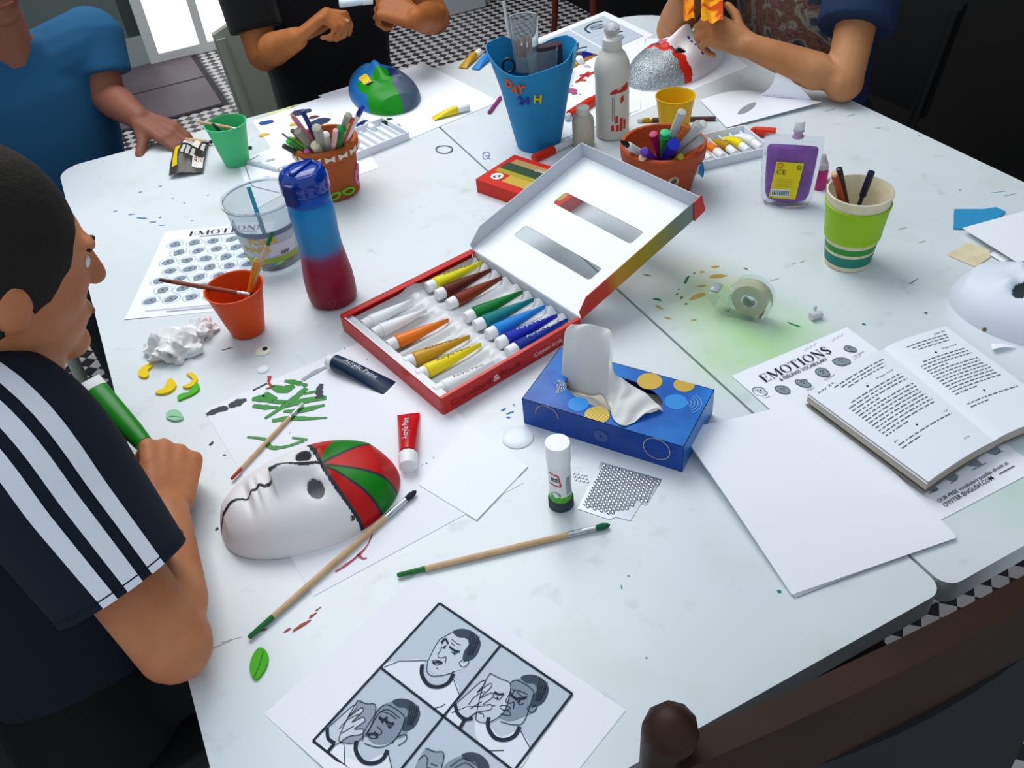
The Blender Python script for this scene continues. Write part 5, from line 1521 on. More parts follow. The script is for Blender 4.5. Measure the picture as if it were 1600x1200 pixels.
pens(p1c, .045, [
    ('pink pencil leaning left in the bow-rimmed terracotta pot', 'pencil', c5([(370, 325)])[0], .190, PPEN, .0040, [('shaft', 0, .95, 1, PPEN), ('point', .95, 1, .9, mat('D89878', .5))]),
    ('dark blue pen standing in the bow-rimmed terracotta pot', 'pen', c5([(480, 285)])[0], .195, BPEN, .0036, capped(BPEN, mat('16226C', .3), .96)),
    ('white pen with blue end leaning right in the bow-rimmed pot', 'pen', c5([(1110, 245)])[0], .185, WHT, .0046, [('barrel', 0, .9, 1, WHT), ('end_plug', .9, 1, .9, mat('1C2A9A', .3))]),
    ('bright green marker pen in the bow-rimmed pot', 'pen', c5([(340, 590)])[0], .150, GPEN, .0060, capped(GPEN, mat('2EB42E', .3), .6)),
    ('dark green marker pen leaning right in the bow-rimmed pot', 'pen', c5([(890, 470)])[0], .165, mat('167E42', .35), .0066, capped(WHT, mat('12783A', .35), .35)),
    ('grey felt pen at the left of the bow-rimmed pot', 'pen', c5([(430, 495)])[0], .160, GRY, .0062, capped(WHT, GRY, .45)),
    ('grey felt pen in the middle of the bow-rimmed pot', 'pen', c5([(628, 460)])[0], .165, GRY, .0066, capped(WHT, mat('A2A294', .4), .4)),
    ('clear felt pen beside the dark green marker pen', 'pen', c5([(725, 530)])[0], .145, CLR, .0056, capped(mat('2E9A4E', .4), CLR, .6)),
    ('cream highlighter pen nearest the front of bow-rimmed pot', 'pen', c5([(612, 640)])[0], .135, mat('D9D2B4', .4), .0068, capped(WHT, mat('D4CEB2', .4), .3)),
    ('tall grey pen at the right of the bow-rimmed pot', 'pen', c5([(965, 330)])[0], .180, GRY, .0052, capped(WHT, mat('9C9C8A', .4), .5)),
    ('red pencil at the right of the bow-rimmed pot', 'pencil', c5([(1005, 370)])[0], .172, mat('C03A1E', .4), .0038, None),
    ('dark pencil leaning over the left rim of the bow-rimmed pot', 'pencil', c5([(285, 650)])[0], .130, mat('3E4A36', .5), .0040, None),
    ('thin needle tool at the left of the bow-rimmed pot', 'pen', c5([(275, 525)])[0], .165, mat('7A6660', .4), .0014, None),
    ('dark brown pencil behind the grey pen in bow-rimmed pot', 'pencil', c5([(375, 490)])[0], .160, mat('5A4A40', .5), .0038, None),
    ('hot pink pen low in the bow-rimmed pot', 'pen', c5([(520, 700)])[0], .125, mat('E06AA8', .4), .0044, None),
    ('pale pink pencil behind the dark green marker', 'pencil', c5([(830, 490)])[0], .160, mat('E8B4B0', .5), .0040, None),
    ('yellow pencil at the right of the bow-rimmed pot', 'pencil', c5([(975, 400)])[0], .166, mat('DDB45A', .5), .0036, None),
], 'pens in the bow-rimmed pot')
p2c = P(1034, 292)
TERR2 = mat('B24A22', .55, mix=('9E3E1C', 12, .4, .7))
p2r = .0775
p2 = pot('terracotta pot of pens behind the lifted box lid', p2c, .055, p2r, .092, .026, TERR2)
p2f = facing(p2c)
rw2 = lambda z: .055 + (.070 - .055) * z / .066
part(p2, 'round_sticker', wrap(prism([Vector((.0105 * math.cos(a), .0105 * math.sin(a), 0)) for a in [2 * math.pi * k / 20 for k in range(20)]], (0, 0, .0005)), p2c, p2f + .32, .045, rw2, .0004), mat('C9A890', .6), smooth=False)
part(p2, 'sticker_print', wrap(prism(smooth_loop([Vector((x, y, 0)) for x, y in ((-.006, -.003), (-.002, .005), (.004, .006), (.006, -.002), (0, -.005))], 3), (0, 0, .0003)), p2c, p2f + .32, .045, rw2, .001), mat('5A4A42', .6))
for k in range(3):
    foam_leaf(p2, 'blue_foam_feather', p2c, p2f + 1.05 + .06 * k, .060 - .006 * k, lambda z: p2r, .022, .009, 1.2 + .2 * k, mat('2A86C8', .7))
ch = crop(960, 160, 1600 / 260)
PUR, MAG, MINT, GRN2, BLU, ORN, WP = mat('5A2A9A', .35), mat('A81450', .35), mat('2AC07A', .35), mat('149A2A', .35), mat('1C22A8', .3), mat('C86A1E', .35), mat('E2E4E0', .35)
pens(p2c, .055, [
    ('magenta pen standing at the back of the right pot', 'pen', ch([(375, 300)])[0], .125, MAG, .0058, capped(WP, MAG, .3)),
    ('mint green pen standing in the right pot', 'pen', ch([(485, 285)])[0], .130, MINT, .0062, capped(WP, MINT, .3)),
    ('bright green pen in front of the mint pen', 'pen', ch([(495, 330)])[0], .122, GRN2, .0056, capped(WP, GRN2, .25)),
    ('white paintbrush pen with teal band rising from the right pot', 'pen', ch([(650, 85)])[0], .168, CLR, .0066, [('barrel', 0, .6, 1.1, WP), ('teal_band', .6, .68, 1.12, mat('2FA6B0', .4)), ('cap', .68, 1, 1, CLR)]),
    ('fat blue marker cap up in the right pot', 'pen', ch([(570, 400)])[0], .120, BLU, .0085, capped(WP, BLU, .35)),
    ('orange pencil rising behind the blue marker', 'pencil', ch([(705, 225)])[0], .145, ORN, .0046, None),
    ('white pen leaning right in the right pot', 'pen', ch([(815, 205)])[0], .150, CLR, .0064, capped(WP, CLR, .4)),
    ('clear pen leaning far right in the right pot', 'pen', ch([(860, 200)])[0], .148, WP, .0060, capped(CLR, WP, .4)),
    ('grey-white pen with yellow band at the right of the pot', 'pen', ch([(840, 350)])[0], .120, WP, .0062, [('barrel', 0, .6, 1, WP), ('yellow_band', .6, .68, 1.1, mat('C8D21E', .4)), ('cap', .68, 1, 1, CLR)]),
    ('purple pen leaning left in the right pot', 'pen', ch([(285, 470)])[0], .108, PUR, .0062, capped(WP, PUR, .4)),
    ('white marker with black nib leaning over the left rim', 'pen', ch([(60, 370)])[0], .125, WP, .0062, [('barrel', 0, .88, 1, WP), ('nib', .88, 1, .7, mat('1A1A1A', .4))]),
    ('short cream pencil at the front of the right pot', 'pencil', ch([(265, 530)])[0], .100, mat('D8B49A', .5), .0058, None),
    ('ochre pen between blue marker and clear pens', 'pen', ch([(640, 520)])[0], .105, mat('B8962A', .4), .0052, None),
    ('thin blue pencil behind the ochre pen', 'pencil', ch([(725, 310)])[0], .125, mat('2A86B8', .4), .0036, None),
], 'pens in the right terracotta pot')
# ---- bamboo cup with lime sleeve
mc = P(1323, 408)
cream = mat('DED4B8', .5, mix=('D2C6A6', 60, .4, .7))
mr = lambda z: .0355 + (.0495 - .0355) * z / .128
bcup = thing('travel_cup', 'cream travel cup with lime green sleeve and green stripes', 'cup', mc)
part(bcup, 'cup_wall', lathe([(0, 0), (.033, 0), (.0355, .002), (.0495, .128), (.0505, .129), (.0505, .131), (.048, .132), (.047, .129), (.0455, .124), (.0335, .004), (0, .004)], mc, 52), cream)
part(bcup, 'silicone_sleeve', loft([[mc + Vector((math.cos(a), math.sin(a), 0)) * (mr(z) + d) + Z * z for a in [2 * math.pi * k / 52 for k in range(52)]] for z, d in ((.052, .0005), (.053, .0022), (.060, .0026), (.0605, .002), (.108, .002), (.1085, .0028), (.113, .0026), (.114, .0005))], True, False), mat('93BE16', .5))
band(mc, .034, .045, mr, mat('2E8E34', .5), 'green_stripe', bcup)
band(mc, .010, .028, mr, mat('1E7E6C', .5), 'teal_stripe', bcup)
pens(mc, .03, [
    ('dark brown pencil in the lime-sleeved cup', 'pencil', (1311, 263), .178, mat('3A2220', .5), .0040, [('shaft', 0, .95, 1, mat('3A2422', .5)), ('end_dip', .95, 1, 1, mat('15151A', .3))]),
    ('red-brown pencil leaning left in the lime-sleeved cup', 'pencil', (1303, 270), .172, mat('A8401E', .45), .0046, [('shaft', 0, .97, 1, mat('A8401E', .45)), ('end', .97, 1, .9, mat('D8A880', .5))])], 'pens in the lime-sleeved cup')
stick('pen', 'black capped pen leaning in the lime-sleeved cup', 'pen', inside(mc, 2.6, .012, .01), P(1362, 268, .165), INKM, .0048, seg=[('barrel', 0, .72, .7, mat('2A2A30', .4)), ('cap', .72, 1, 1.15, mat('1C2036', .35))], group='pens in the lime-sleeved cup')
# ---- white squeeze bottle
sc_ = P(957, 210)
sqb = thing('squeeze_bottle', 'tall milky squeeze bottle with red print and round cap', 'bottle', sc_)
MILK = mat('D9D9CE', .35, mix=('CFCFC2', 8, .4, .7), trans=.12)
part(sqb, 'bottle_wall', lathe([(0, .002), (.030, 0), (.0345, .004), (.0352, .012), (.0335, .018), (.0345, .024), (.0345, .120), (.0355, .130), (.0362, .142), (.034, .156), (.027, .172), (.019, .180), (.0185, .184)], sc_, 44), MILK)
part(sqb, 'cap_base', lathe([(.019, .182), (.0195, .183), (.0185, .202), (.014, .205), (.008, .206)], sc_, 36), mat('D4D4CC', .4))
part(sqb, 'round_cap', ball(sc_ + Z * .218, .0155, 24, 16), mat('E2E6E6', .08, trans=.6, ior=1.3))
sf = facing(sc_)
sr = lambda z: .0347
REDP = mat('C23020', .5)
part(sqb, 'red_print_shape', wrap(prism(smooth_loop([Vector((x, y, 0)) for x, y in ((-.010, .102), (0, .112), (.020, .116), (.030, .120), (.030, .106), (.012, .104))], 3), (0, 0, .0002)), sc_, sf + .15, 0, sr), REDP)
for pg_ in ([(-.008, .024), (.008, .022), (.008, .036), (-.008, .036)], [(.010, .022), (.016, .022), (.018, .050), (.011, .050)], [(.019, .024), (.024, .024), (.026, .044), (.020, .044)], [(.0, .040), (.006, .040), (.006, .056), (.001, .056)], [(.012, .080), (.020, .086), (.018, .098), (.012, .092)]):
    part(sqb, 'red_print_figure', wrap(prism([Vector((x, y, 0)) for x, y in pg_], (0, 0, .0002)), sc_, sf + .15, 0, sr), REDP, smooth=False)
part(sqb, 'fine_print', join(*[wrap(([Vector((-.006 + dx, .045, 0)), Vector((-.0045 + dx, .045, 0)), Vector((-.0045 + dx, .096, 0)), Vector((-.006 + dx, .096, 0))], [(0, 1, 2, 3)]), sc_, sf + .15, 0, sr) for dx in (0, .004)]), mat('7E7E84', .5), kind='stuff')
s2 = P(912, 226)
sb = thing('small_bottle', 'small translucent glue bottle in front of the squeeze bottle', 'bottle', s2)
part(sb, 'bottle_wall', lathe([(0, .001), (.020, 0), (.0225, .003), (.0225, .050), (.021, .060), (.015, .068), (.0125, .070)], s2, 32), mat('CFC9B4', .3, trans=.35, mix=('C2BAA0', 20, .4, .7)))
part(sb, 'cap', lathe([(.0135, .069), (.014, .070), (.0132, .082), (.011, .083), (0, .083)], s2, 28), mat('DAD8CC', .35))
# ---- blue card holder with DAY 24 H
hc = P(842, 224)
hol = thing('card_holder', 'tall blue card holder with foam letters reading DAY 24 H', 'pencil holder', hc)
BLUEH = mat('1A86BE', .6, mix=('1678AE', 6, .35, .7))
def hr(z):
    return .046 + .036 * (z / .19)
hf = facing(hc)
def hz(a):     # rim height round the holder: high pointed flaps at the sides, low in the middle front
    d = (a - hf + math.pi) % (2 * math.pi) - math.pi
    return .176 + .026 * abs(math.sin(d * 1.0)) ** 2 + .008 * math.sin(3 * d + .6) + .026 * math.exp(-((d - 1.15) / .22) ** 2) + .020 * math.exp(-((d + 2.5) / .35) ** 2)
def holder(lift):
    n, q = 72, 16
    rings = []
    for i in range(q + 1):
        ring = []
        for k in range(n):
            a = 2 * math.pi * k / n
            z = hz(a) * i / q
            d = (a - hf + math.pi) % (2 * math.pi) - math.pi
            r_ = hr(z) + .006 * max(0, (z - .13) / .07) * abs(math.sin(d)) + lift
            ring.append(hc + Vector((math.cos(a) * r_, math.sin(a) * r_, 0)) + Z * (z + .001))
        rings.append(ring)
    return rings
o_, i_ = holder(0), holder(-.0022)
part(hol, 'card_wall', loft(o_ + i_[::-1], True, False), BLUEH, ang=60)
part(hol, 'base', lathe([(0, 0), (.0445, 0), (.0445, .003), (0, .003)], hc, 40), BLUEH)
def letter(ch_, x, z, h, m, rot=0):
    g, wd = text(ch_, 0, 0, .03)
    V = [Vector((v.x - wd / 2, v.y - .35, 0)) * (h / .7) for v in g[0]]
    V = [Vector((v.x * math.cos(rot) - v.y * math.sin(rot) + x, v.x * math.sin(rot) + v.y * math.cos(rot), 0)) for v in V]
    n = len(V)
    V2 = V + [v + Vector((0, 0, .0035)) for v in V]
    F2 = [tuple(n + k for k in f) for f in g[1]]
    ed = {}
    for f in g[1]:
        for a, b in zip(f, f[1:] + f[:1]):
            ed[(a, b)] = 1
    F2 += [(a, b, n + b, n + a) for (a, b) in ed if (b, a) not in ed]
    part(hol, 'foam_letter', wrap((V2, F2), hc, hf, z, hr, .0004), m, smooth=False)
LO, LP, LY = mat('DE5A1E', .7), mat('3A3AA8', .7), mat('D8C41E', .7)
for ch_, x, z, m, rt in (('D', -.053, .158, LO, -.2), ('A', -.040, .148, LO, -.3), ('Y', -.027, .151, LO, -.15), ('2', -.031, .124, LP, .0), ('4', -.0185, .125, LP, 0), ('H', .003, .128, LY, -.1)):
    letter(ch_, x, z, .016, m, rt)
part(hol, 'taped_corner', wrap(prism([Vector((x, y, 0)) for x, y in ((.080, .168), (.092, .178), (.100, .212), (.090, .218), (.082, .198))], (0, 0, .0015)), hc, hf, 0, hr, .006), mat('54B8D8', .3), smooth=False)
def tumbler(label, c, tilt, r0, r1, h, m):
    t = thing('tumbler', label, 'glass', c, 'tumblers in the blue holder')
    part(t, 'glass_wall', lathe(cup(r0, r1, h, .0014), m=frame(c, (1, 0, 0), tilt), n=36), m)
    return t
GLS = mat('EAF0F2', .05, trans=.9, ior=1.12)
tc_ = hc + Vector((-.012, .040, 0)) + Z * .142
tumbler('clear plastic tumbler with craft sticks standing in the blue holder', tc_, Vector((.02, .05, 1)), .024, .029, .105, GLS)
STK = mat('B98A5E', .6)
random.seed(9)
for k in range(14):
    a, rr = random.uniform(0, 6.28), random.uniform(.002, .019)
    p_ = tc_ + Vector((math.cos(a) * rr, math.sin(a) * rr, .008))
    stick('match_stick', 'thin wooden stick bundled in the clear tumbler', 'stick', p_, p_ + Vector((random.uniform(-.004, .004), random.uniform(-.004, .004), random.uniform(.048, .062))), STK, .0022, group='wooden sticks in the tumbler', n=6)
solo('paper_band', 'grey card band round the sticks in the tumbler', 'band', lathe([(.0205, 0), (.0212, 0), (.0212, .030), (.0205, .030)], tc_ + Z * .004, 32, cap=False), mat('A9ACA8', .5))
tumbler('empty clear tumbler tilted inside the blue holder', hc + Vector((.018, .004, 0)) + Z * .108, Vector((.1, .15, 1)), .026, .032, .085, GLS)
solo('dark_cloth', 'dark folded packet tucked inside the blue holder', 'packet', box(.05, .02, .09, frame(hc + Vector((.035, .03, .105)), (1, .2, 0)), bev=.004), mat('4A3440', .6))
solo('scissors_handle', 'dark scissor loop poking up inside the blue holder', 'scissors', tube([hc + Vector((-.050 + .012 * math.cos(a), -.002, .172 + .014 * math.sin(a))) for a in [2 * math.pi * k / 16 for k in range(17)]], .003, 8), mat('1E2A38', .4))
stick('pen', 'grey straw rising behind the sticks in the blue holder', 'straw', hc + Vector((-.03, .03, .03)), P(787, 2, .225), mat('9AA0A0', .4), .004)
# ---- purple pouch
pc = P(1227, 318)
pf = facing(pc)
pxd = Vector((-math.sin(pf), math.cos(pf), 0))      # to the right as seen from the camera
pn = Vector((math.cos(pf), math.sin(pf), 0))
PM = frame(pc, pxd, Z - pn * .10)
pou = thing('paint_pouch', 'clear spouted pouch of purple glitter paint with yellow label', 'pouch', pc)
def pouch(hw, zs, dep, n=28):
    rings = []
    for z, wd, dp in zip(zs, hw, dep):
        rings.append([Vector((wd * math.copysign(abs(math.cos(2 * math.pi * k / n)) ** .6, math.cos(2 * math.pi * k / n)), dp * math.sin(2 * math.pi * k / n), z)) for k in range(n)])
    return xf(loft(rings), PM)
part(pou, 'clear_film', pouch([.030, .040, .045, .047, .049, .050, .050, .050], [0, .004, .016, .04, .07, .10, .122, .128], [.016, .020, .019, .016, .013, .009, .003, .001]), mat('F2F4F8', .1, trans=.95, ior=1.06))
part(pou, 'purple_paint', pouch([.020, .034, .038, .040, .042, .043, .040], [.006, .012, .022, .045, .075, .105, .109], [.008, .015, .016, .014, .011, .008, .004]), mat('7C3AA2', .3, mix=('9450B4', 30, .4, .7), coat=.5))
def pl(x, z, d=.0165):
    return PM @ Vector((x, -(d - .006 * (z / .1)) - .002, z))
lab = part(pou, 'yellow_label', grid(lambda a, b: pl(-.030 + .046 * a + .006 * b, .018 + .066 * b, .0185), 6, 6, .0004), mat('E0C81A', .5))
pnn = (PM.to_3x3() @ Vector((0, -1, 0)))
part(lab, 'ce_lettering', text_line('CE', pl(-.022, .062, .0195), pl(-.006, .062, .0195), .009, pnn), mat('3A3420', .5), smooth=False)
part(lab, 'barcode_panel', grid(lambda a, b: pl(-.027 + .032 * a, .022 + .013 * b, .0195), 3, 3), mat('DCE4E8', .5))
part(lab, 'barcode', join(*[([pl(-.025 + k * .003, .024, .020), pl(-.0235 + k * .003, .024, .020), pl(-.0235 + k * .003, .033, .020), pl(-.025 + k * .003, .033, .020)], [(0, 1, 2, 3)]) for k in range(10)]), mat('2A3038', .5), kind='stuff', smooth=False)
part(lab, 'small_print', join(*[([pl(-.020, .052 - k * .004, .0195), pl(.008, .052 - k * .004, .0195), pl(.008, .0528 - k * .004, .0195), pl(-.020, .0528 - k * .004, .0195)], [(0, 1, 2, 3)]) for k in range(4)]), mat('B8A030', .5), kind='stuff', smooth=False)
def rring(cx, cz, r_, wd, m, nm):
    part(lab, nm, ribbon([pl(cx + r_ * math.cos(a), cz + r_ * math.sin(a), .0197) for a in [2 * math.pi * k / 20 for k in range(21)]], wd, pnn, .0004), m)
rring(-.017, .078, .0042, .0012, mat('A8342A', .5), 'warning_ring')
rring(.015, .076, .0030, .0016, mat('2E7A3A', .5), 'recycling_dot')
part(lab, 'green_leaf_print', prism([pl(-.030, .017, .020), pl(-.024, .021, .020), pl(-.024, .017, .020)], pnn * .0003), mat('2E8A2E', .5), smooth=False)
part(pou, 'spout', lathe([(.006, .122), (.010, .124), (.010, .127), (.007, .128), (.0075, .134), (.009, .135), (.009, .137), (.0075, .138)], m=PM @ Matrix.Translation((.006, 0, 0)), n=24), mat('C9A8CC', .2, trans=.4))
part(pou, 'spout_cap', lathe([(.0078, .138), (.0085, .139), (.0085, .152), (.0078, .153), (0, .153)], m=PM @ Matrix.Translation((.006, 0, 0)), n=24), mat('DADDE0', .4))
k_ = P(1279, 293)
pk = thing('small_bottle', 'small bright pink glitter bottle behind the purple pouch', 'bottle', k_)
part(pk, 'bottle_wall', lathe([(0, 0), (.012, 0), (.013, .002), (.013, .036), (.011, .040)], k_, 24), mat('B8246E', .25, coat=.4))
part(pk, 'cap', lathe([(.012, .040), (.0125, .041), (.010, .052), (.006, .060), (.005, .066), (0, .067)], k_, 24), mat('E3D8DE', .2, trans=.4))
solo('polystyrene_ball', 'small white ball behind the lime-sleeved cup', 'ball', ball(P(1299, 291) + Z * .010, .010, 18, 12), mat('E6E4DA', .8))
# ---- tape dispenser
da, db = P(1120, 483), P(1192, 500)
dd = (db - da).normalized()
DM = frame(da, dd)
dl_ = (db - da).length
tape = thing('tape_dispenser', 'clear plastic tape dispenser with roll on the green paint smear', 'tape dispenser', (da + db) / 2)
cx_, cz_, R1 = dl_ * .70, .036, .034
out = [(0.012, .002), (dl_ * .6, .001)]
out += [(cx_ + R1 * math.cos(a), cz_ + R1 * math.sin(a)) for a in [R(-80) + R(235) * k / 22 for k in range(23)]]
out += [(cx_ - R1 * .80, cz_ + .010), (cx_ - R1 * .95, cz_ - .006), (.010, .038), (-.010, .040), (-.012, .030), (0.0, .012)]
for sgn in (-1, 1):
    part(tape, 'side_wall', prism([DM @ Vector((a, sgn * .011, b)) for a, b in out], DM.to_3x3() @ Vector((0, sgn * .0016, 0))), CLEAR, smooth=False)
part(tape, 'outer_band', loft([[DM @ Vector((a, y, b)) for y in (-.011, .011)] for a, b in out], False), CLEAR, ang=30)
part(tape, 'tape_roll', xf(lathe([(.013, -.0095), (.027, -.0095), (.027, .0095), (.013, .0095), (.013, -.0095)], n=40, cap=False), DM @ Matrix.Translation((cx_, 0, cz_)) @ Matrix.Rotation(R(90), 4, 'X')), mat('E2DDBE', .3, trans=.35))
part(tape, 'hub', xf(lathe([(.0125, -.010), (.0125, .010), (.010, .010), (.010, -.010)], n=32), DM @ Matrix.Translation((cx_, 0, cz_)) @ Matrix.Rotation(R(90), 4, 'X')), mat('E8ECEA', .1, trans=.8))
part(tape, 'cutter', box(.014, .022, .004, DM @ Matrix.Translation((-.004, 0, .038)), bev=.001), mat('B9BEC6', .15, trans=.3))
part(tape, 'rib', box(.004, .020, .026, DM @ Matrix.Translation((.020, 0, .006)), bev=.001), CLEAR)
# ---- small curled white clip
cl = thing('rolled_scrap', 'small grey-white plastic cap right of the tape dispenser', 'cap', P(1274, 497))
part(cl, 'roll', xf(lathe([(.0035, -.009), (.006, -.009), (.006, .009), (.0035, .009)], n=20), frame(P(1274, 498) + Z * .0062, Vector((1, .25, 0))) @ Matrix.Rotation(R(90), 4, 'Y')), mat('C9CDD2', .4))
part(cl, 'tab', box(.004, .005, .010, frame(P(1272, 492) + Z * .008, (1, .2, 0)), bev=.001), mat('C9CDD2', .4))
# ---- red poster paint box behind the lid
ra, rb2, rc = P(745, 300), P(804, 262), P(905, 310)
r_d = (rb2 - ra).normalized()
PBM = frame(ra, r_d)
rl, rw = .118, .20
red2 = thing('paint_box', 'closed red poster paint box behind the lifted white lid', 'paint box', ra)
RB = PBM @ Matrix.Translation((rl / 2, -rw / 2, 0))
REDC = mat('CE2412', .4)
part(red2, 'carton', box(rl, rw, .028, RB, bev=.001), REDC, smooth=False)
def rt_(x0, x1, y0, y1, m, nm):
    part(red2, nm, prism([PBM @ Vector((a, -b, .0282)) for a, b in ((x0, y0), (x1, y0), (x1, y1), (x0, y1))], (0, 0, .0003)), m, smooth=False)
rt_(.086, .104, .018, .19, mat('B0905A', .5), 'tan_stripe')
rt_(.060, .086, .010, .19, mat('2E4A2E', .5), 'dark_green_stripe')
rt_(.046, .060, .010, .19, mat('A89A22', .5), 'olive_stripe')
rt_(.020, .046, .050, .19, mat('C8A63A', .5), 'gold_stripe')
def rtx(s_, x, y0, y1, h, m):
    a, b = PBM @ Vector((x, -y1, .0288)), PBM @ Vector((x, -y0, .0288))
    part(red2, 'box_lettering', text_line(s_, a, b, h), m, smooth=False)
rtx('Poster Paints', .084, .078, .150, -.012, mat('E8E8E0', .5))
sk_ = PBM @ Vector((.030, -.030, .0287))
part(red2, 'round_sticker', prism([sk_ + Vector((.0125 * math.cos(a), .0125 * math.sin(a), 0)) for a in [2 * math.pi * k / 24 for k in range(24)]], (0, 0, .0003)), mat('F2F2F0', .5), smooth=False)
part(red2, 'sticker_price', text_line('£3', sk_ + Vector((.008, .002, .0005)), sk_ + Vector((-.008, .002, .0005)), .008, bold=.02), mat('2A2A2A', .5), smooth=False)
# ---- red markers, tubes and other loose things at the back
stick('marker', 'white marker with red cap lying behind the red paint box', 'marker', P(902, 217, .007), P(834, 248, .007), WHT, .0075, seg=[('barrel', 0, .55, 1, mat('D9DDE2', .4)), ('cap', .55, 1, 1.25, mat('D02A14', .35))], group='red markers at the back', n=14)
t = stick('marker', 'fat red marker lying beside the small glue bottle', 'marker', P(884, 184, .010), P(934, 152, .010), REDP, .011, seg=[('barrel', .12, .8, 1, mat('DA3418', .4)), ('ribbed_end', .8, 1, .8, mat('D02E14', .4)), ('nozzle', 0, .12, .6, mat('D6DCE2', .4))], group='red markers at the back', n=14)
solo('white_cap', 'tiny white screw cap beside the fat red marker', 'cap', lathe([(0, 0), (.006, 0), (.006, .008), (0, .0085)], P(891, 188), 16), mat('D9DEE4', .4))
paint_tube('yellow paint tube lying on the far white sheet', P(733, 167, .010), P(676, 181, .010), 'EAD21A', r=.009, wf=1.15, capL=.35, cap='E9ECEF', group='loose paint tubes')
paint_tube('ochre paint tube near the far table edge', P(750, 80, .009), P(722, 102, .009), 'C79A18', r=.009, wf=1.3, capL=.3, group='loose paint tubes')
paint_tube('bright blue paint tube beside the blue holder', P(770, 82, .009), P(742, 104, .009), '2A86D8', r=.009, wf=1.2, capL=.2, group='loose paint tubes')
paint_tube('dark green paint tube on the sheet under the globe mask', P(622, 199, .009), P(598, 186, .009), '12381E', r=.010, wf=1.35, capL=.5, group='loose paint tubes')
paint_tube('dark blue paint tube behind the empty white tray', P(585, 201, .009), P(560, 189, .009), '1C2A7A', r=.009, wf=1.35, capL=.5, group='loose paint tubes')
paint_tube('navy paint tube beyond the blue holder', P(901, 92, .009), P(928, 80, .009), '1A2490', r=.010, wf=1.3, capL=.25, group='loose paint tubes')
paint_tube('maroon paint tube beyond the blue holder', P(908, 96, .009), P(896, 80, .009), '6A1A1A', r=.010, wf=1.3, capL=.3, group='loose paint tubes')
stick('pencil', 'orange pencil lying beyond the blue holder', 'pencil', P(890, 106, .004), P(930, 85, .004), mat('D8962A', .5), .004)
stick('pencil', 'purple crayon lying left of the blue holder', 'pencil', P(764, 176, .004), P(782, 152, .004), mat('9A3A7A', .5), .004)
brush('flat brush with gold ferrule lying behind the yellow cup', P(1118, 185, .005), P(995, 188, .005), None, 'D6DEE2', wood=mat('5A3A32', .5), ferr=mat('C8A03A', .25, metal=.8), r=.0045)
part(thing('ring_clip', 'small wire ring lying on the table join', 'ring', P(694, 233)), 'wire', tube([P(694 + 13 * math.cos(a), 233 + 6 * math.sin(a), .002) for a in [2 * math.pi * k / 20 for k in range(21)]], .0013, 8), mat('8A9298', .3, metal=.8))
stick('marker', 'red glue marker lying left of the purple pouch', 'marker', P(1212, 207, .010), P(1172, 204, .010), REDP, .010, seg=[('barrel', 0, .8, 1, mat('DA3A1A', .4)), ('point', .8, 1, .95, mat('D2341A', .4))], n=8)
# ---- white trays of small tubes
def tray(label, c, d, L, wd, h=.018, nch=6):
    t = thing('paint_tray', label, 'tray', c)
    m = frame(c, d)
    WT = mat('E6EBF2', .5)
    part(t, 'tray_floor', box(L, wd, .003, m), WT, smooth=False)
    for x, y, sx, sy in ((0, wd / 2, L, .003), (0, -wd / 2, L, .003), (L / 2, 0, .003, wd), (-L / 2, 0, .003, wd)):
        part(t, 'tray_wall', box(sx + (.003 if sy == .003 else 0), sy, h, m @ Matrix.Translation((x, y, 0)), bev=.0008), WT, smooth=False)
    for k in range(nch + 1):
        part(t, 'divider', box(.003, wd * .9, .008, m @ Matrix.Translation((-L / 2 + L * (k + .5) / (nch + 1), 0, .003)), bev=.0008), WT, smooth=False)
    return t, m
tA, mA = tray('empty white plastic paint tray behind the bow-rimmed pot', P(580, 222), P(610, 212) - P(560, 232), .13, .105)
c9 = crop(1000, 0, 4)
ta_, tb_ = P(1086, 268), P(1196, 243)
tdr = (tb_ - ta_).normalized()
tB, mB = tray('white tray of small paint tubes beside the purple pouch', (ta_ + tb_) / 2 + Vector((-tdr.y, tdr.x, 0)) * .052, tdr, .165, .105)
for k, (col, lab) in enumerate([('E6E8EA', 'white paint tube at the left of the small tray'), ('A8561A', 'brown paint tube in the small white tray'), ('F07818', 'orange paint tube in the small white tray'), ('B88A1A', 'ochre paint tube in the small white tray'), ('F0E010', 'yellow paint tube in the small white tray'), ('F2F3F4', 'white paint tube at the right of the small tray')]):
    x = -.165 / 2 + .165 * (k + .5) / 6
    paint_tube(lab, mB @ Vector((x, -.044, .014)), mB @ Vector((x - .004, .040, .014)), col, r=.0088, wf=1.25, capL=.34, group='paint tubes in the small tray')
# ---- snack wrapper
wr_ = px([(266, 280), (318, 272), (328, 222), (285, 222)])
sw = thing('snack_wrapper', 'open black, white and yellow snack wrapper beside the green cup', 'wrapper', sum(wr_, Vector()) / 4)
def wfn(a, b, lift=0):
    p = (wr_[0] * (1 - a) + wr_[1] * a) * (1 - b) + (wr_[3] * (1 - a) + wr_[2] * a) * b
    return p + Z * (.003 + .030 * math.sin(math.pi * min(1, b * .9 + .1)) * (.6 + .4 * math.sin(a * 5)) + .004 * noise.noise(Vector((a * 5, b * 5, 1))) + lift)
part(sw, 'foil', grid(wfn, 14, 14, .0006), mat('3A3632', .3, coat=.4))
def wpatch(a0, a1, b0, b1, m, nm):
    part(sw, nm, grid(lambda a, b: wfn(a0 + (a1 - a0) * a, b0 + (b1 - b0) * b, .0008), 6, 6), m)
wpatch(.08, .26, .12, .55, mat('E6C81A', .4), 'yellow_print')
wpatch(.3, .75, .62, .98, mat('E9E6E2', .4), 'white_print')
wpatch(.68, .98, .10, .38, mat('E9E6E2', .4), 'white_print')
wpatch(.1, .55, .72, .95, mat('8A4A2A', .5), 'brown_print')
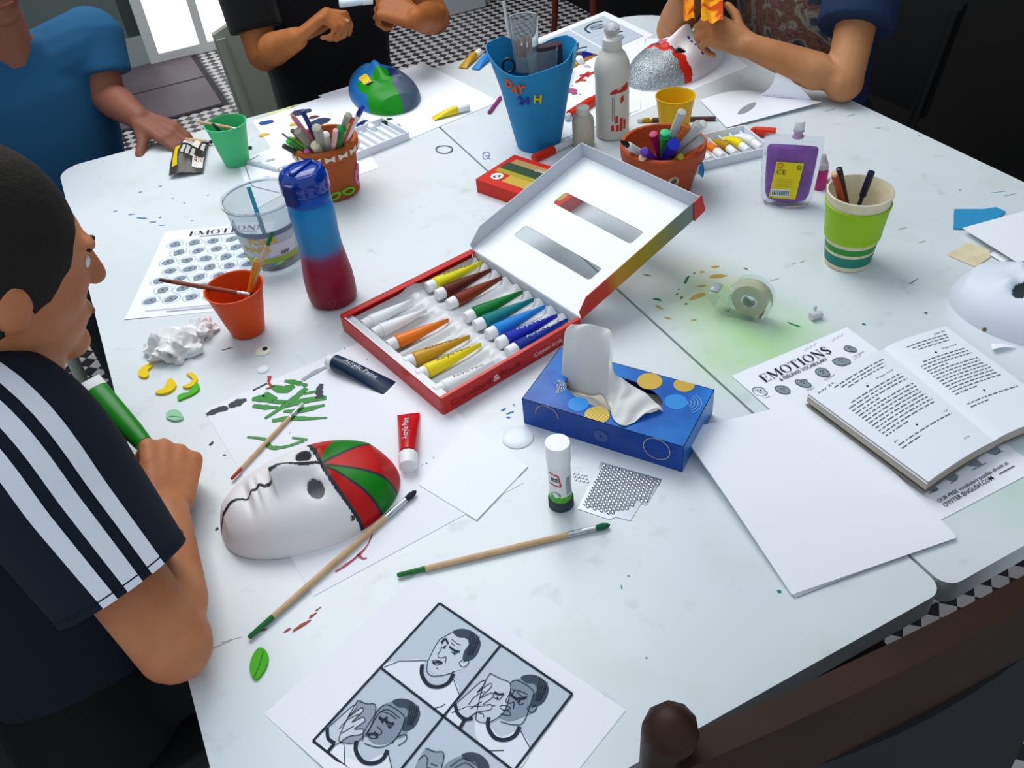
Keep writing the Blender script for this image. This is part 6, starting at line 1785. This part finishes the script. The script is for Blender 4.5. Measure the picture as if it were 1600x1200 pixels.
wpatch(.72, .95, .24, .38, mat('7A4226', .5), 'brown_print')
for k in range(3):
    wpatch(.34 + .13 * k, .43 + .13 * k, .32, .56, mat('C9C9C6', .4), 'letter_print')
wpatch(.80, .92, .62, .86, mat('C9C9C6', .4), 'letter_print')
# ================================================================ people
def remesh(name, g, voxel, m, smooth=6, org=Vector((0, 0, 0))):
    me = bpy.data.meshes.new('tmp')
    me.from_pydata([tuple(v) for v in g[0]], [], g[1])
    bm = bmesh.new(); bm.from_mesh(me)
    bmesh.ops.recalc_face_normals(bm, faces=bm.faces)
    bm.to_mesh(me); bm.free()
    o = bpy.data.objects.new('tmp', me)
    COL.objects.link(o)
    r_ = o.modifiers.new('r', 'REMESH'); r_.mode = 'VOXEL'; r_.voxel_size = voxel
    s_ = o.modifiers.new('s', 'SMOOTH'); s_.factor = .5; s_.iterations = smooth
    res = bpy.data.meshes.new_from_object(o.evaluated_get(bpy.context.evaluated_depsgraph_get()))
    bpy.data.objects.remove(o)
    bpy.data.meshes.remove(me)
    res.name = name
    res.transform(Matrix.Translation(-org))
    res.polygons.foreach_set('use_smooth', [True] * len(res.polygons))
    res.materials.clear()
    res.materials.append(m)
    return res
def rpart(par, name, g, voxel, m, smooth=6, label=None):
    org = ORG[par.name]
    o = bpy.data.objects.new(name, remesh(name, g, voxel, m, smooth, org))
    COL.objects.link(o)
    o.parent = par
    ORG[o.name] = org
    if label: o['label'] = label
    return o
def limb(pts, rad, n=14):
    return join(tube(pts, rad, n, True), *[ball(p, r, 12, 8) for p, r in zip(pts[1:-1], rad[1:-1])])
def hand(wr, fwd, back, side=1, curls=((.5, .6, .4),) * 4, thumb=((.35, .75, -.35), (.8, .35, -.5)), s=1.0, spread=.0):
    """wr: wrist, fwd: wrist to knuckles, back: out of the back of the hand, side: +1 right hand, -1 left hand"""
    m = frame(wr, fwd, back)
    L = lambda x, y, z: m @ (Vector((x, y * side, z)) * s)
    gs = [ball(L(.045, .002, -.002), .034 * s, 16, 10, (1.15, 1.0, .42), m.to_3x3())]
    ys = (.030, .010, -.011, -.030)
    lens = ((.044, .026, .021), (.048, .030, .022), (.045, .028, .021), (.035, .021, .019))
    rr = (.0096, .0098, .0093, .0083)
    xs = (.088, .092, .087, .078)
    for k in range(4):
        base = Vector((xs[k], ys[k], 0))
        gs.append(tube([L(.006, ys[k] * .55, 0), L(*base)], [.015 * s, .0118 * s], 10, True))
        a, p = 0, base
        pts = [L(*p)]
        for q in range(3):
            a += curls[k][q]
            yaw = spread * (1.5 - k) * .12
            p = p + Vector((math.cos(a) * math.cos(yaw), math.sin(yaw) * math.cos(a), -math.sin(a))) * lens[k][q]
            pts.append(L(*p))
        gs.append(limb(pts, [rr[k] * s, rr[k] * .98 * s, rr[k] * .9 * s, rr[k] * .78 * s], 10))
    p = Vector((.018, .020, -.006))
    q = p + Vector((.028, .024, -.012))
    d1, d2 = Vector(thumb[0]).normalized(), Vector(thumb[1]).normalized()
    r1 = q + d1 * .034
    r2 = r1 + d2 * .028
    gs.append(limb([L(*p), L(*q), L(*r1), L(*r2)], [.016 * s, .0135 * s, .0112 * s, .009 * s], 10))
    return join(*gs)
def arm(sh, el, wr, r=(.052, .044, .042, .040, .026)):
    mid = (sh + el) / 2
    fm = el.lerp(wr, .30)
    return limb([sh, mid, el, fm, wr], [r[0], r[1], r[2], r[3], r[4]], 16)
def head(c, face, tilt=0, s=1.0):
    """returns skin geo and hair geo of a head with its centre at c looking along face"""
    m = frame(c, Vector(face) - Z * tilt, Z)
    M3 = m.to_3x3()
    L = lambda x, y, z: m @ (Vector((x, y, z)) * s)
    g = [ball(c, .098 * s, 24, 16, (1.0, .80, 1.12), M3), ball(L(.030, 0, -.055), .064 * s, 20, 12, (1, .85, .95), M3),
         limb([L(.090, 0, .016), L(.106, 0, -.022)], [.009 * s, .0135 * s], 10), ball(L(.086, 0, -.058), .020 * s, 12, 8, (.7, 1.3, .5), M3),
         ball(L(.070, 0, -.095), .026 * s, 12, 8, (1, 1.1, .8), M3), ball(L(.084, .034, .030), .016 * s, 12, 8, (.6, 1.5, .5), M3), ball(L(.084, -.034, .030), .016 * s, 12, 8, (.6, 1.5, .5), M3)]
    for sy in (-1, 1):
        g.append(ball(L(-.005, sy * .082, -.010), .026 * s, 12, 8, (.7, .35, 1.1), M3))
    hair = [ball(L(-.016, 0, .022), .105 * s, 24, 16, (1.0, .84, 1.06), M3)]
    eyes = [(ball(L(.0790, sy * .033, .008), .0098 * s, 14, 10), ball(L(.0830, sy * .034, .007), .0066 * s, 12, 8, (.8, 1, 1), M3), tube([L(.086, sy * .016, .026), L(.093, sy * .032, .031), L(.082, sy * .050, .027)], .0034 * s, 8, True)) for sy in (-1, 1)]
    lips = ball(L(.0945, 0, -.060), .012 * s, 14, 8, (.5, 1.6, .38), M3)
    return join(*g), join(*hair), eyes, lips
SKINM = mat('BE7A50', .5, bump=(260, .10), mix=('A8613C', 10, .35, .75))
def torso_rings(pel, chest, neck, face, dims):
    """dims: list of (t, half width, half depth); t runs pelvis -> neck"""
    f = Vector(face).normalized()
    s_ = Z.cross(f).normalized()
    rings = []
    for t, hw, hd in dims:
        c = pel.lerp(chest, t / .6) if t < .6 else chest.lerp(neck, (t - .6) / .4)
        rings.append([c + s_ * hw * math.copysign(abs(math.cos(a)) ** .8, math.cos(a)) + f * hd * math.copysign(abs(math.sin(a)) ** .85, math.sin(a)) for a in [2 * math.pi * k / 28 for k in range(28)]])
    return rings
TD_ = [(0, .165, .115), (.12, .165, .12), (.3, .165, .12), (.5, .185, .122), (.65, .195, .115), (.78, .18, .10), (.88, .12, .075), (.97, .075, .06)]
def person(label, pel, chest, neck, hd, face, look, arms, hands, shirt_m, skin_m, hair_m, trouser_m, sleeve=.62, voxel=.0045, sleeve_r=(.074, .070, .068), hair=True, tilt=.25):
    """arms: {(side): (shoulder, elbow, wrist)}"""
    f = Vector(face).normalized()
    s_ = Z.cross(f).normalized()          # the sitter's left
    base = Vector((pel.x, pel.y, 0))
    t = thing('person', label, 'person', base)
    sk, hr_, eyes, lips = head(hd, look, tilt)
    body = [sk, limb([neck - Z * .05, hd - Z * .05 - Vector(look).normalized() * .015], [.060, .056])]
    body.append(loft([[p + (c - p) * .10 for p in r] for r in torso_rings(pel, chest, neck, face, TD_) for c in [sum(r, Vector()) / len(r)]]))
    for (sh, el, wr) in arms:
        body.append(arm(sh, el, wr))
    body += hands
    rpart(t, 'body', join(*body), voxel, skin_m, 5)
    shirt = [loft(torso_rings(pel, chest, neck, face, TD_))]
    for (sh, el, wr) in arms:
        e = sh.lerp(el, sleeve)
        d = (el - sh).normalized()
        shirt.append(join(tube([sh - d * .02, sh.lerp(e, .5), e], sleeve_r, 20), ball(sh, sleeve_r[0], 16, 10)))
        shirt.append(limb([chest.lerp(neck, .55), sh], [.075, sleeve_r[0]], 14))
    rpart(t, 't_shirt', join(*shirt), .006, shirt_m, 4)
    if hair:
        rpart(t, 'hair', hr_, .006, hair_m, 2)
    for e, iris, brow in eyes:
        part(part(t, 'eye', e, mat('E6E2DC', .25)), 'iris', iris, mat('2A2018', .2))
        part(t, 'eyebrow', brow, hair_m)
    part(t, 'lips', lips, mat('9A5648', .5))
    legs = []
    for sd in (-1, 1):
        hip = pel + s_ * sd * .09
        kn = hip + f * .42 + s_ * sd * .04
        kn.z = TZ - .20
        an = Vector((kn.x, kn.y, .07)) + f * .02
        legs.append(limb([hip, kn, an], [.085, .068, .05], 14))
        part(t, 'shoe', join(limb([Vector((an.x, an.y, .045)) - f * .03, Vector((an.x, an.y, .035)) + f * .15], [.042, .034], 12)), mat('2A2A2E', .5))
    rpart(t, 'trousers', join(limb([pel - s_ * .09, pel + s_ * .09], [.12, .12]), *legs), .01, trouser_m, 3)
    return t
NAVY = mat('131C28', .9, bump=(60, .25))
# ---- the sitter on the left, navy T-shirt with white stripes, elbow on the table
f1 = (U - W * .12).normalized()
el1, wr1 = P(272, 1008, .046), P(262, 800, .050)
sh1 = P(12, 672, .270)
kn1 = P(268, 705, .062)
hf1 = (kn1 - wr1).normalized()
s1 = Z.cross(f1)
hd1 = P(-22, 420, .40)
nk1 = hd1 - Z * .13 - f1 * .05 - s1 * .02
ch1 = sh1 + s1 * .16 - f1 * .06 - Z * .09
pe1 = ch1 - f1 * .03 - s1 * .03
pe1.z = TZ - .22
sh1b = sh1 + s1 * .38
el1b = sh1b - f1 * .06 - Z * .28 + s1 * .02
wr1b = el1b + f1 * .17 - s1 * .10 - Z * .16
tubA, tubB = P(206, 672, .055), P(138, 594, .085)
hand1 = hand(wr1 + hf1 * .012, hf1, Vector((.55, -.15, .82)), 1, ((1.25, 1.5, .9), (1.3, 1.5, .9), (1.35, 1.5, .9), (1.35, 1.5, .9)), ((.75, .45, -.6), (.8, -.2, -.6)), 1.0)
hand1b = hand(wr1b, f1, Z, -1)
sk1 = mat('C4835A', .5, bump=(300, .15), mix=('AE6440', 14, .35, .75))
p1_ = person('person in navy T-shirt with three white sleeve stripes, elbow on table', pe1, ch1, nk1, hd1, f1, f1 - W * .2, [(sh1, el1, wr1), (sh1b, el1b, wr1b)], [hand1, hand1b], NAVY, sk1, mat('1E1A16', .8, bump=(200, .6)), mat('0C0C0E', .9), sleeve=.60, sleeve_r=(.078, .076, .074), tilt=.35)
# sleeve with stripes: a loft from the neck over the shoulder to the hem
d1 = (el1 - sh1).normalized()
hem = sh1.lerp(el1, .69)
path = smooth_line([P(-190, 590, .275), P(-80, 615, .275), sh1, sh1.lerp(hem, .5), hem], 6)
def sleeve_r(t):
    return .070 + .008 * min(1, t / .4) if t < .4 else .078 + .004 * math.sin((t - .4) * 7)
frs = rot_frames(path)
def sl(t, th, lift=0):
    k = t * (len(frs) - 1)
    i = min(int(k), len(frs) - 2)
    u_ = k - i
    p = frs[i][0].lerp(frs[i + 1][0], u_)
    tg = frs[i][1].lerp(frs[i + 1][1], u_).normalized()
    ref = (EYE - p).normalized()
    a = (ref - tg * ref.dot(tg)).normalized()
    b = tg.cross(a)
    r_ = sleeve_r(t) + lift + .0025 * math.sin(th * 3 + t * 9) * (1 - t * .6)
    return p + (a * math.cos(th) + b * math.sin(th)) * r_
slv = part(p1_, 'sleeve', grid(lambda a, b: sl(a, (b - .5) * 2 * math.pi), 40, 48, 0), NAVY, ang=80)
for th0 in (-.30, .06, .42):
    part(slv, 'white_stripe', grid(lambda a, b: sl(a, -(th0 + .215 * (b - .5)), .0012), 40, 5), mat('E6E9F2', .8), ang=80)
part(slv, 'hem_seam', grid(lambda a, b: sl(.965 + .006 * a, (b - .5) * 2 * math.pi, .0014), 1, 48), mat('0E1620', .8))
gt = thing('paint_tube', 'green paint tube with white end held in the striped-sleeve hand', 'paint tube', tubA, 'loose paint tubes')
gm = frame(tubA, tubB - tubA, Z)
gL = (tubB - tubA).length
def oval(x, ry, rz, n=22):
    return [gm @ Vector((x, ry * math.cos(2 * math.pi * k / n), rz * math.sin(2 * math.pi * k / n))) for k in range(n)]
part(gt, 'tube_body', loft([oval(-.03, .012, .012), oval(.0, .0145, .012), oval(gL * .45, .0155, .010), oval(gL * .82, .016, .006)]), mat('17821E', .35))
part(gt, 'white_end', loft([oval(gL * .82, .0161, .0062), oval(gL * .93, .0164, .003), oval(gL * 1.0, .0165, .0012)]), mat('DFE3E4', .4))

# ---- the person in black across the table, holding a white marker
f2 = (W * 1.0 + U * .05).normalized()
s2_ = Z.cross(f2)                     # their left: right in the photograph... decided by facing us
c2 = P(533, 100, 0.0) - W * .12
ch2, nk2, pe2 = Vector((c2.x, c2.y, TZ + .16)), Vector((c2.x, c2.y, TZ + .40)) + f2 * .02, Vector((c2.x, c2.y, TZ - .24))
rs2, ls2 = nk2 - s2_ * .185 - Z * .07, nk2 + s2_ * .185 - Z * .07
er2, wr2 = P(412, 84, .075), P(464, 60, .138)
ell2, wl2 = P(678, 28, .075), P(650, 30, .145)
BLK = mat('07080C', .9, sheen=.1)
hr2 = hand(wr2, P(518, 14, .19) - wr2, Vector((-.25, .15, 1)), 1, ((.75, 1.1, .6), (1.1, 1.4, .8), (1.25, 1.5, .9), (1.3, 1.5, .9)), ((.9, .3, -.2), (.9, -.1, -.3)))
hl2 = hand(wl2, P(592, 4, .178) - wl2, Vector((.3, -.6, .8)), -1, ((.8, 1.2, .7), (1.1, 1.4, .8), (1.2, 1.5, .9), (1.3, 1.5, .9)), ((.9, .3, -.2), (.9, -.1, -.3)))
sk2 = mat('B5713F', .5, bump=(300, .12), mix=('9C5628', 9, .35, .75))
person('person in black T-shirt holding a white marker across the table', pe2, ch2, nk2, nk2 + Z * .17 + f2 * .05, f2, f2, [(rs2, er2, wr2), (ls2, ell2, wl2)], [hr2, hl2], BLK, sk2, mat('2A211A', .8), mat('0B0C10', .9), sleeve=.80, sleeve_r=(.070, .066, .064))
mk_ = P(530, 6, .195), P(582, 0, .190)
stick('marker', 'white marker held between both hands of the person in black', 'marker', mk_[0], mk_[1], WHT, .0085, seg=[('barrel', 0, .68, 1, mat('D6E4EE', .35)), ('cap', .68, 1, 1.08, mat('E9EDF0', .35))], n=14)
stick('paint_brush', 'thin brush held low in the hand of the person in black', 'brush', P(528, 26, .165), P(545, 33, .160), WOOD, .003)

# ---- the person at the right in navy printed T-shirt, opening an orange packet
f3 = (-U * .95 + W * .18).normalized()
s3 = Z.cross(f3)
c3_ = uv(1.60, -1.70)
ch3, nk3, pe3 = c3_ + Z * .14, c3_ + Z * .37 + f3 * .06, Vector((c3_.x, c3_.y, TZ - .24)) - f3 * .04
ls3, rs3 = nk3 + s3 * .19 - Z * .08, nk3 - s3 * .19 - Z * .08
el3, wl3 = P(1318, 128, .045), P(1172, 72, .105)
er3, wr3 = P(1052, 46, .045), P(1068, -8, .16)
hl3 = hand(wl3, P(1105, 42, .135) - wl3, Vector((.35, -.75, .6)), -1, ((.5, .9, .5), (.6, 1.1, .6), (.75, 1.3, .8), (.9, 1.5, .9)), ((.7, .7, .2), (.8, .3, .1)), .98)
hr3 = hand(wr3, P(1078, -30, .185) - wr3, Vector((-.6, -.5, .4)), 1, ((.6, .9, .5), (.7, 1.0, .6), (.8, 1.0, .6), (.9, 1.0, .6)), ((.9, .3, -.2), (.9, -.1, -.3)), .98)
sk3 = mat('B98258', .5, bump=(300, .12), mix=('A26A3E', 9, .35, .75))
NV3 = mat('1A2C4C', .9, bump=(50, .2))
p3_ = person('person in navy printed T-shirt opening an orange packet at the right', pe3, ch3, nk3, nk3 + Z * .17 + f3 * .06, f3, f3, [(ls3, el3, wl3), (rs3, er3, wr3)], [hl3, hr3], NV3, sk3, mat('2E2620', .8), mat('10141C', .9), sleeve=.66, sleeve_r=(.078, .078, .080))
tr3 = torso_rings(pe3, ch3, nk3, f3, TD_)
def shirt_print(a, b):
    t = 1.2 + 3.4 * a
    i = int(t); u_ = t - i
    k = 3.0 + 8.0 * b
    j = int(k); w_ = k - j
    q = (tr3[i][j].lerp(tr3[i][j + 1], w_)).lerp(tr3[i + 1][j].lerp(tr3[i + 1][j + 1], w_), u_)
    return q + f3 * .006
def print_material():
    m = bpy.data.materials.new('m_shirt_print')
    nt, b = nodes_of(m)
    tc = nt.nodes.new('ShaderNodeTexCoord')
    n_ = nt.nodes.new('ShaderNodeTexNoise')
    n_.inputs['Scale'].default_value = 14
    n_.inputs['Detail'].default_value = 6
    n_.inputs['Distortion'].default_value = 1.5
    r_ = nt.nodes.new('ShaderNodeValToRGB')
    cols = [(.30, '1A2438'), (.42, '3E4A50'), (.48, '8A8676'), (.54, '5A3A2E'), (.60, '7E5648'), (.68, '2A3440')]
    while len(r_.color_ramp.elements) < len(cols):
        r_.color_ramp.elements.new(.5)
    for e, (p_, h) in zip(r_.color_ramp.elements, cols):
        e.position, e.color = p_, lin(h)
    nt.links.new(tc.outputs['Object'], n_.inputs['Vector'])
    nt.links.new(n_.outputs['Fac'], r_.inputs[0])
    nt.links.new(r_.outputs[0], b.inputs['Base Color'])
    b.inputs['Roughness'].default_value = .85
    return m
part(p3_, 'shirt_print', grid(shirt_print, 24, 24), print_material(), ang=80)
pk_ = thing('snack_packet', 'crinkled orange and yellow packet held in both hands at right', 'packet', P(1108, 10, .16))
def packet(a, b, x0, x1, y0, y1, z, sd):
    p = P(x0 + (x1 - x0) * a, y0 + (y1 - y0) * b, z)
    return p + Vector((0, -.008, .006)) * math.sin(a * 7 + sd) + Z * .006 * noise.noise(Vector((a * 4, b * 4, sd)))
part(pk_, 'torn_half', grid(lambda a, b: packet(a, b, 1094, 1128, -40, 33, .168, 1), 8, 8, .0008, (0, .6, -.6)), mat('F0A81A', .25, coat=.5, mix=('C8481A', 22, .45, .55)))
part(pk_, 'torn_flap', grid(lambda a, b: packet(a, b, 1068, 1087, -40, 30, .175, 3), 8, 8, .0008, (0, .6, -.6)), mat('E8941A', .25, coat=.5, mix=('B83018', 26, .45, .55)))

# ---- the person in blue at the far left
f4 = (W * .95 + U * .32).normalized()
s4 = Z.cross(f4)
c4_ = P(95, 190, .1) - f4 * .22
c4_.z = TZ
ch4, nk4, pe4 = c4_ + Z * .02, c4_ + Z * .25 + f4 * .05, Vector((c4_.x, c4_.y, TZ - .28))
ls4, rs4 = nk4 + s4 * .185 - Z * .07, nk4 - s4 * .185 - Z * .07
er4, wr4 = rs4 + f4 * .06 - Z * .26 - s4 * .05, rs4 + f4 * .20 - Z * .40 + s4 * .12
ell4 = P(168, 150, .07)
wl4 = P(218, 186, .045)
hands4 = [hand(wr4, f4 + s4 * .5, Z, 1, ((.5, .6, .4),) * 4), hand(wl4, P(262, 206, .025) - wl4, Z, -1, ((.35, .5, .4),) * 4)]
person('person in blue T-shirt with hands resting on the far left corner', pe4, ch4, nk4, nk4 + Z * .17 + f4 * .06, f4, f4, [(ls4, ell4, wl4), (rs4, er4, wr4)], hands4, mat('1F567E', .85), mat('8E5A46', .55, mix=('7A4A3A', 9, .35, .75)), mat('5C605C', .8), mat('0F1A20', .9))

# ================================================================ chairs and the back of the room
def under(pel, f, back=.02):
    c = Vector((pel.x, pel.y, 0)) - Vector(f).normalized() * back
    return c
chair('pale grey plastic chair under the person in black', under(pe2, f2, -.02), f2, PALE, group='plastic chairs', back_h=.80, wd=.46)
chair('black plastic chair under the person in the printed T-shirt', under(pe3, f3), f3, mat('101012', .6), group='plastic chairs', back_h=.80)
chair('black plastic chair under the person with striped sleeve', under(pe1, f1), f1, mat('1C1C1E', .5), group='plastic chairs', back_h=.80)
chair('pale grey plastic chair under the person in blue', under(pe4, f4), f4, PALE, group='plastic chairs', back_h=.80)
BRN = mat('241209', .55, mix=('321A0D', 14, .35, .7))
ca, cb = P(1040, 1172, .17), P(1760, 815, .17)
cm = (ca + cb) / 2
cdir = (ca - cb).normalized()
cface = Vector((-cdir.y, cdir.x, 0))
if cface.dot(W) > 0: cface = -cface
cfl = Vector((cm.x, cm.y, 0)) + cface * .215
chair('dark brown wooden chair pushed up to the near right table edge', cfl, cface, BRN, back_h=TZ + .198, wd=(ca - cb).length, style='wood', panel=mat('23282B', .8), bow=.015)
RW = mat('5A1E12', .45)
chair('red-brown wooden chair standing beyond the far corner', Vector((.62, 4.05, 0)), Vector((.3, -.9, 0)), RW, style='wood', back_h=.95)
# white bin by the far floor
bn = P(700, 14, -TZ)
wbn = thing('storage_bin', 'white rectangular bin on the mosaic floor behind', 'bin', bn)
bnm = frame(bn, U)
part(wbn, 'bin_wall', box(.36, .24, .34, bnm, bev=.015), mat('B9BEC2', .5))
part(wbn, 'lid', box(.38, .26, .03, bnm @ Matrix.Translation((0, 0, .34)), bev=.01), mat('C6CBCE', .5))
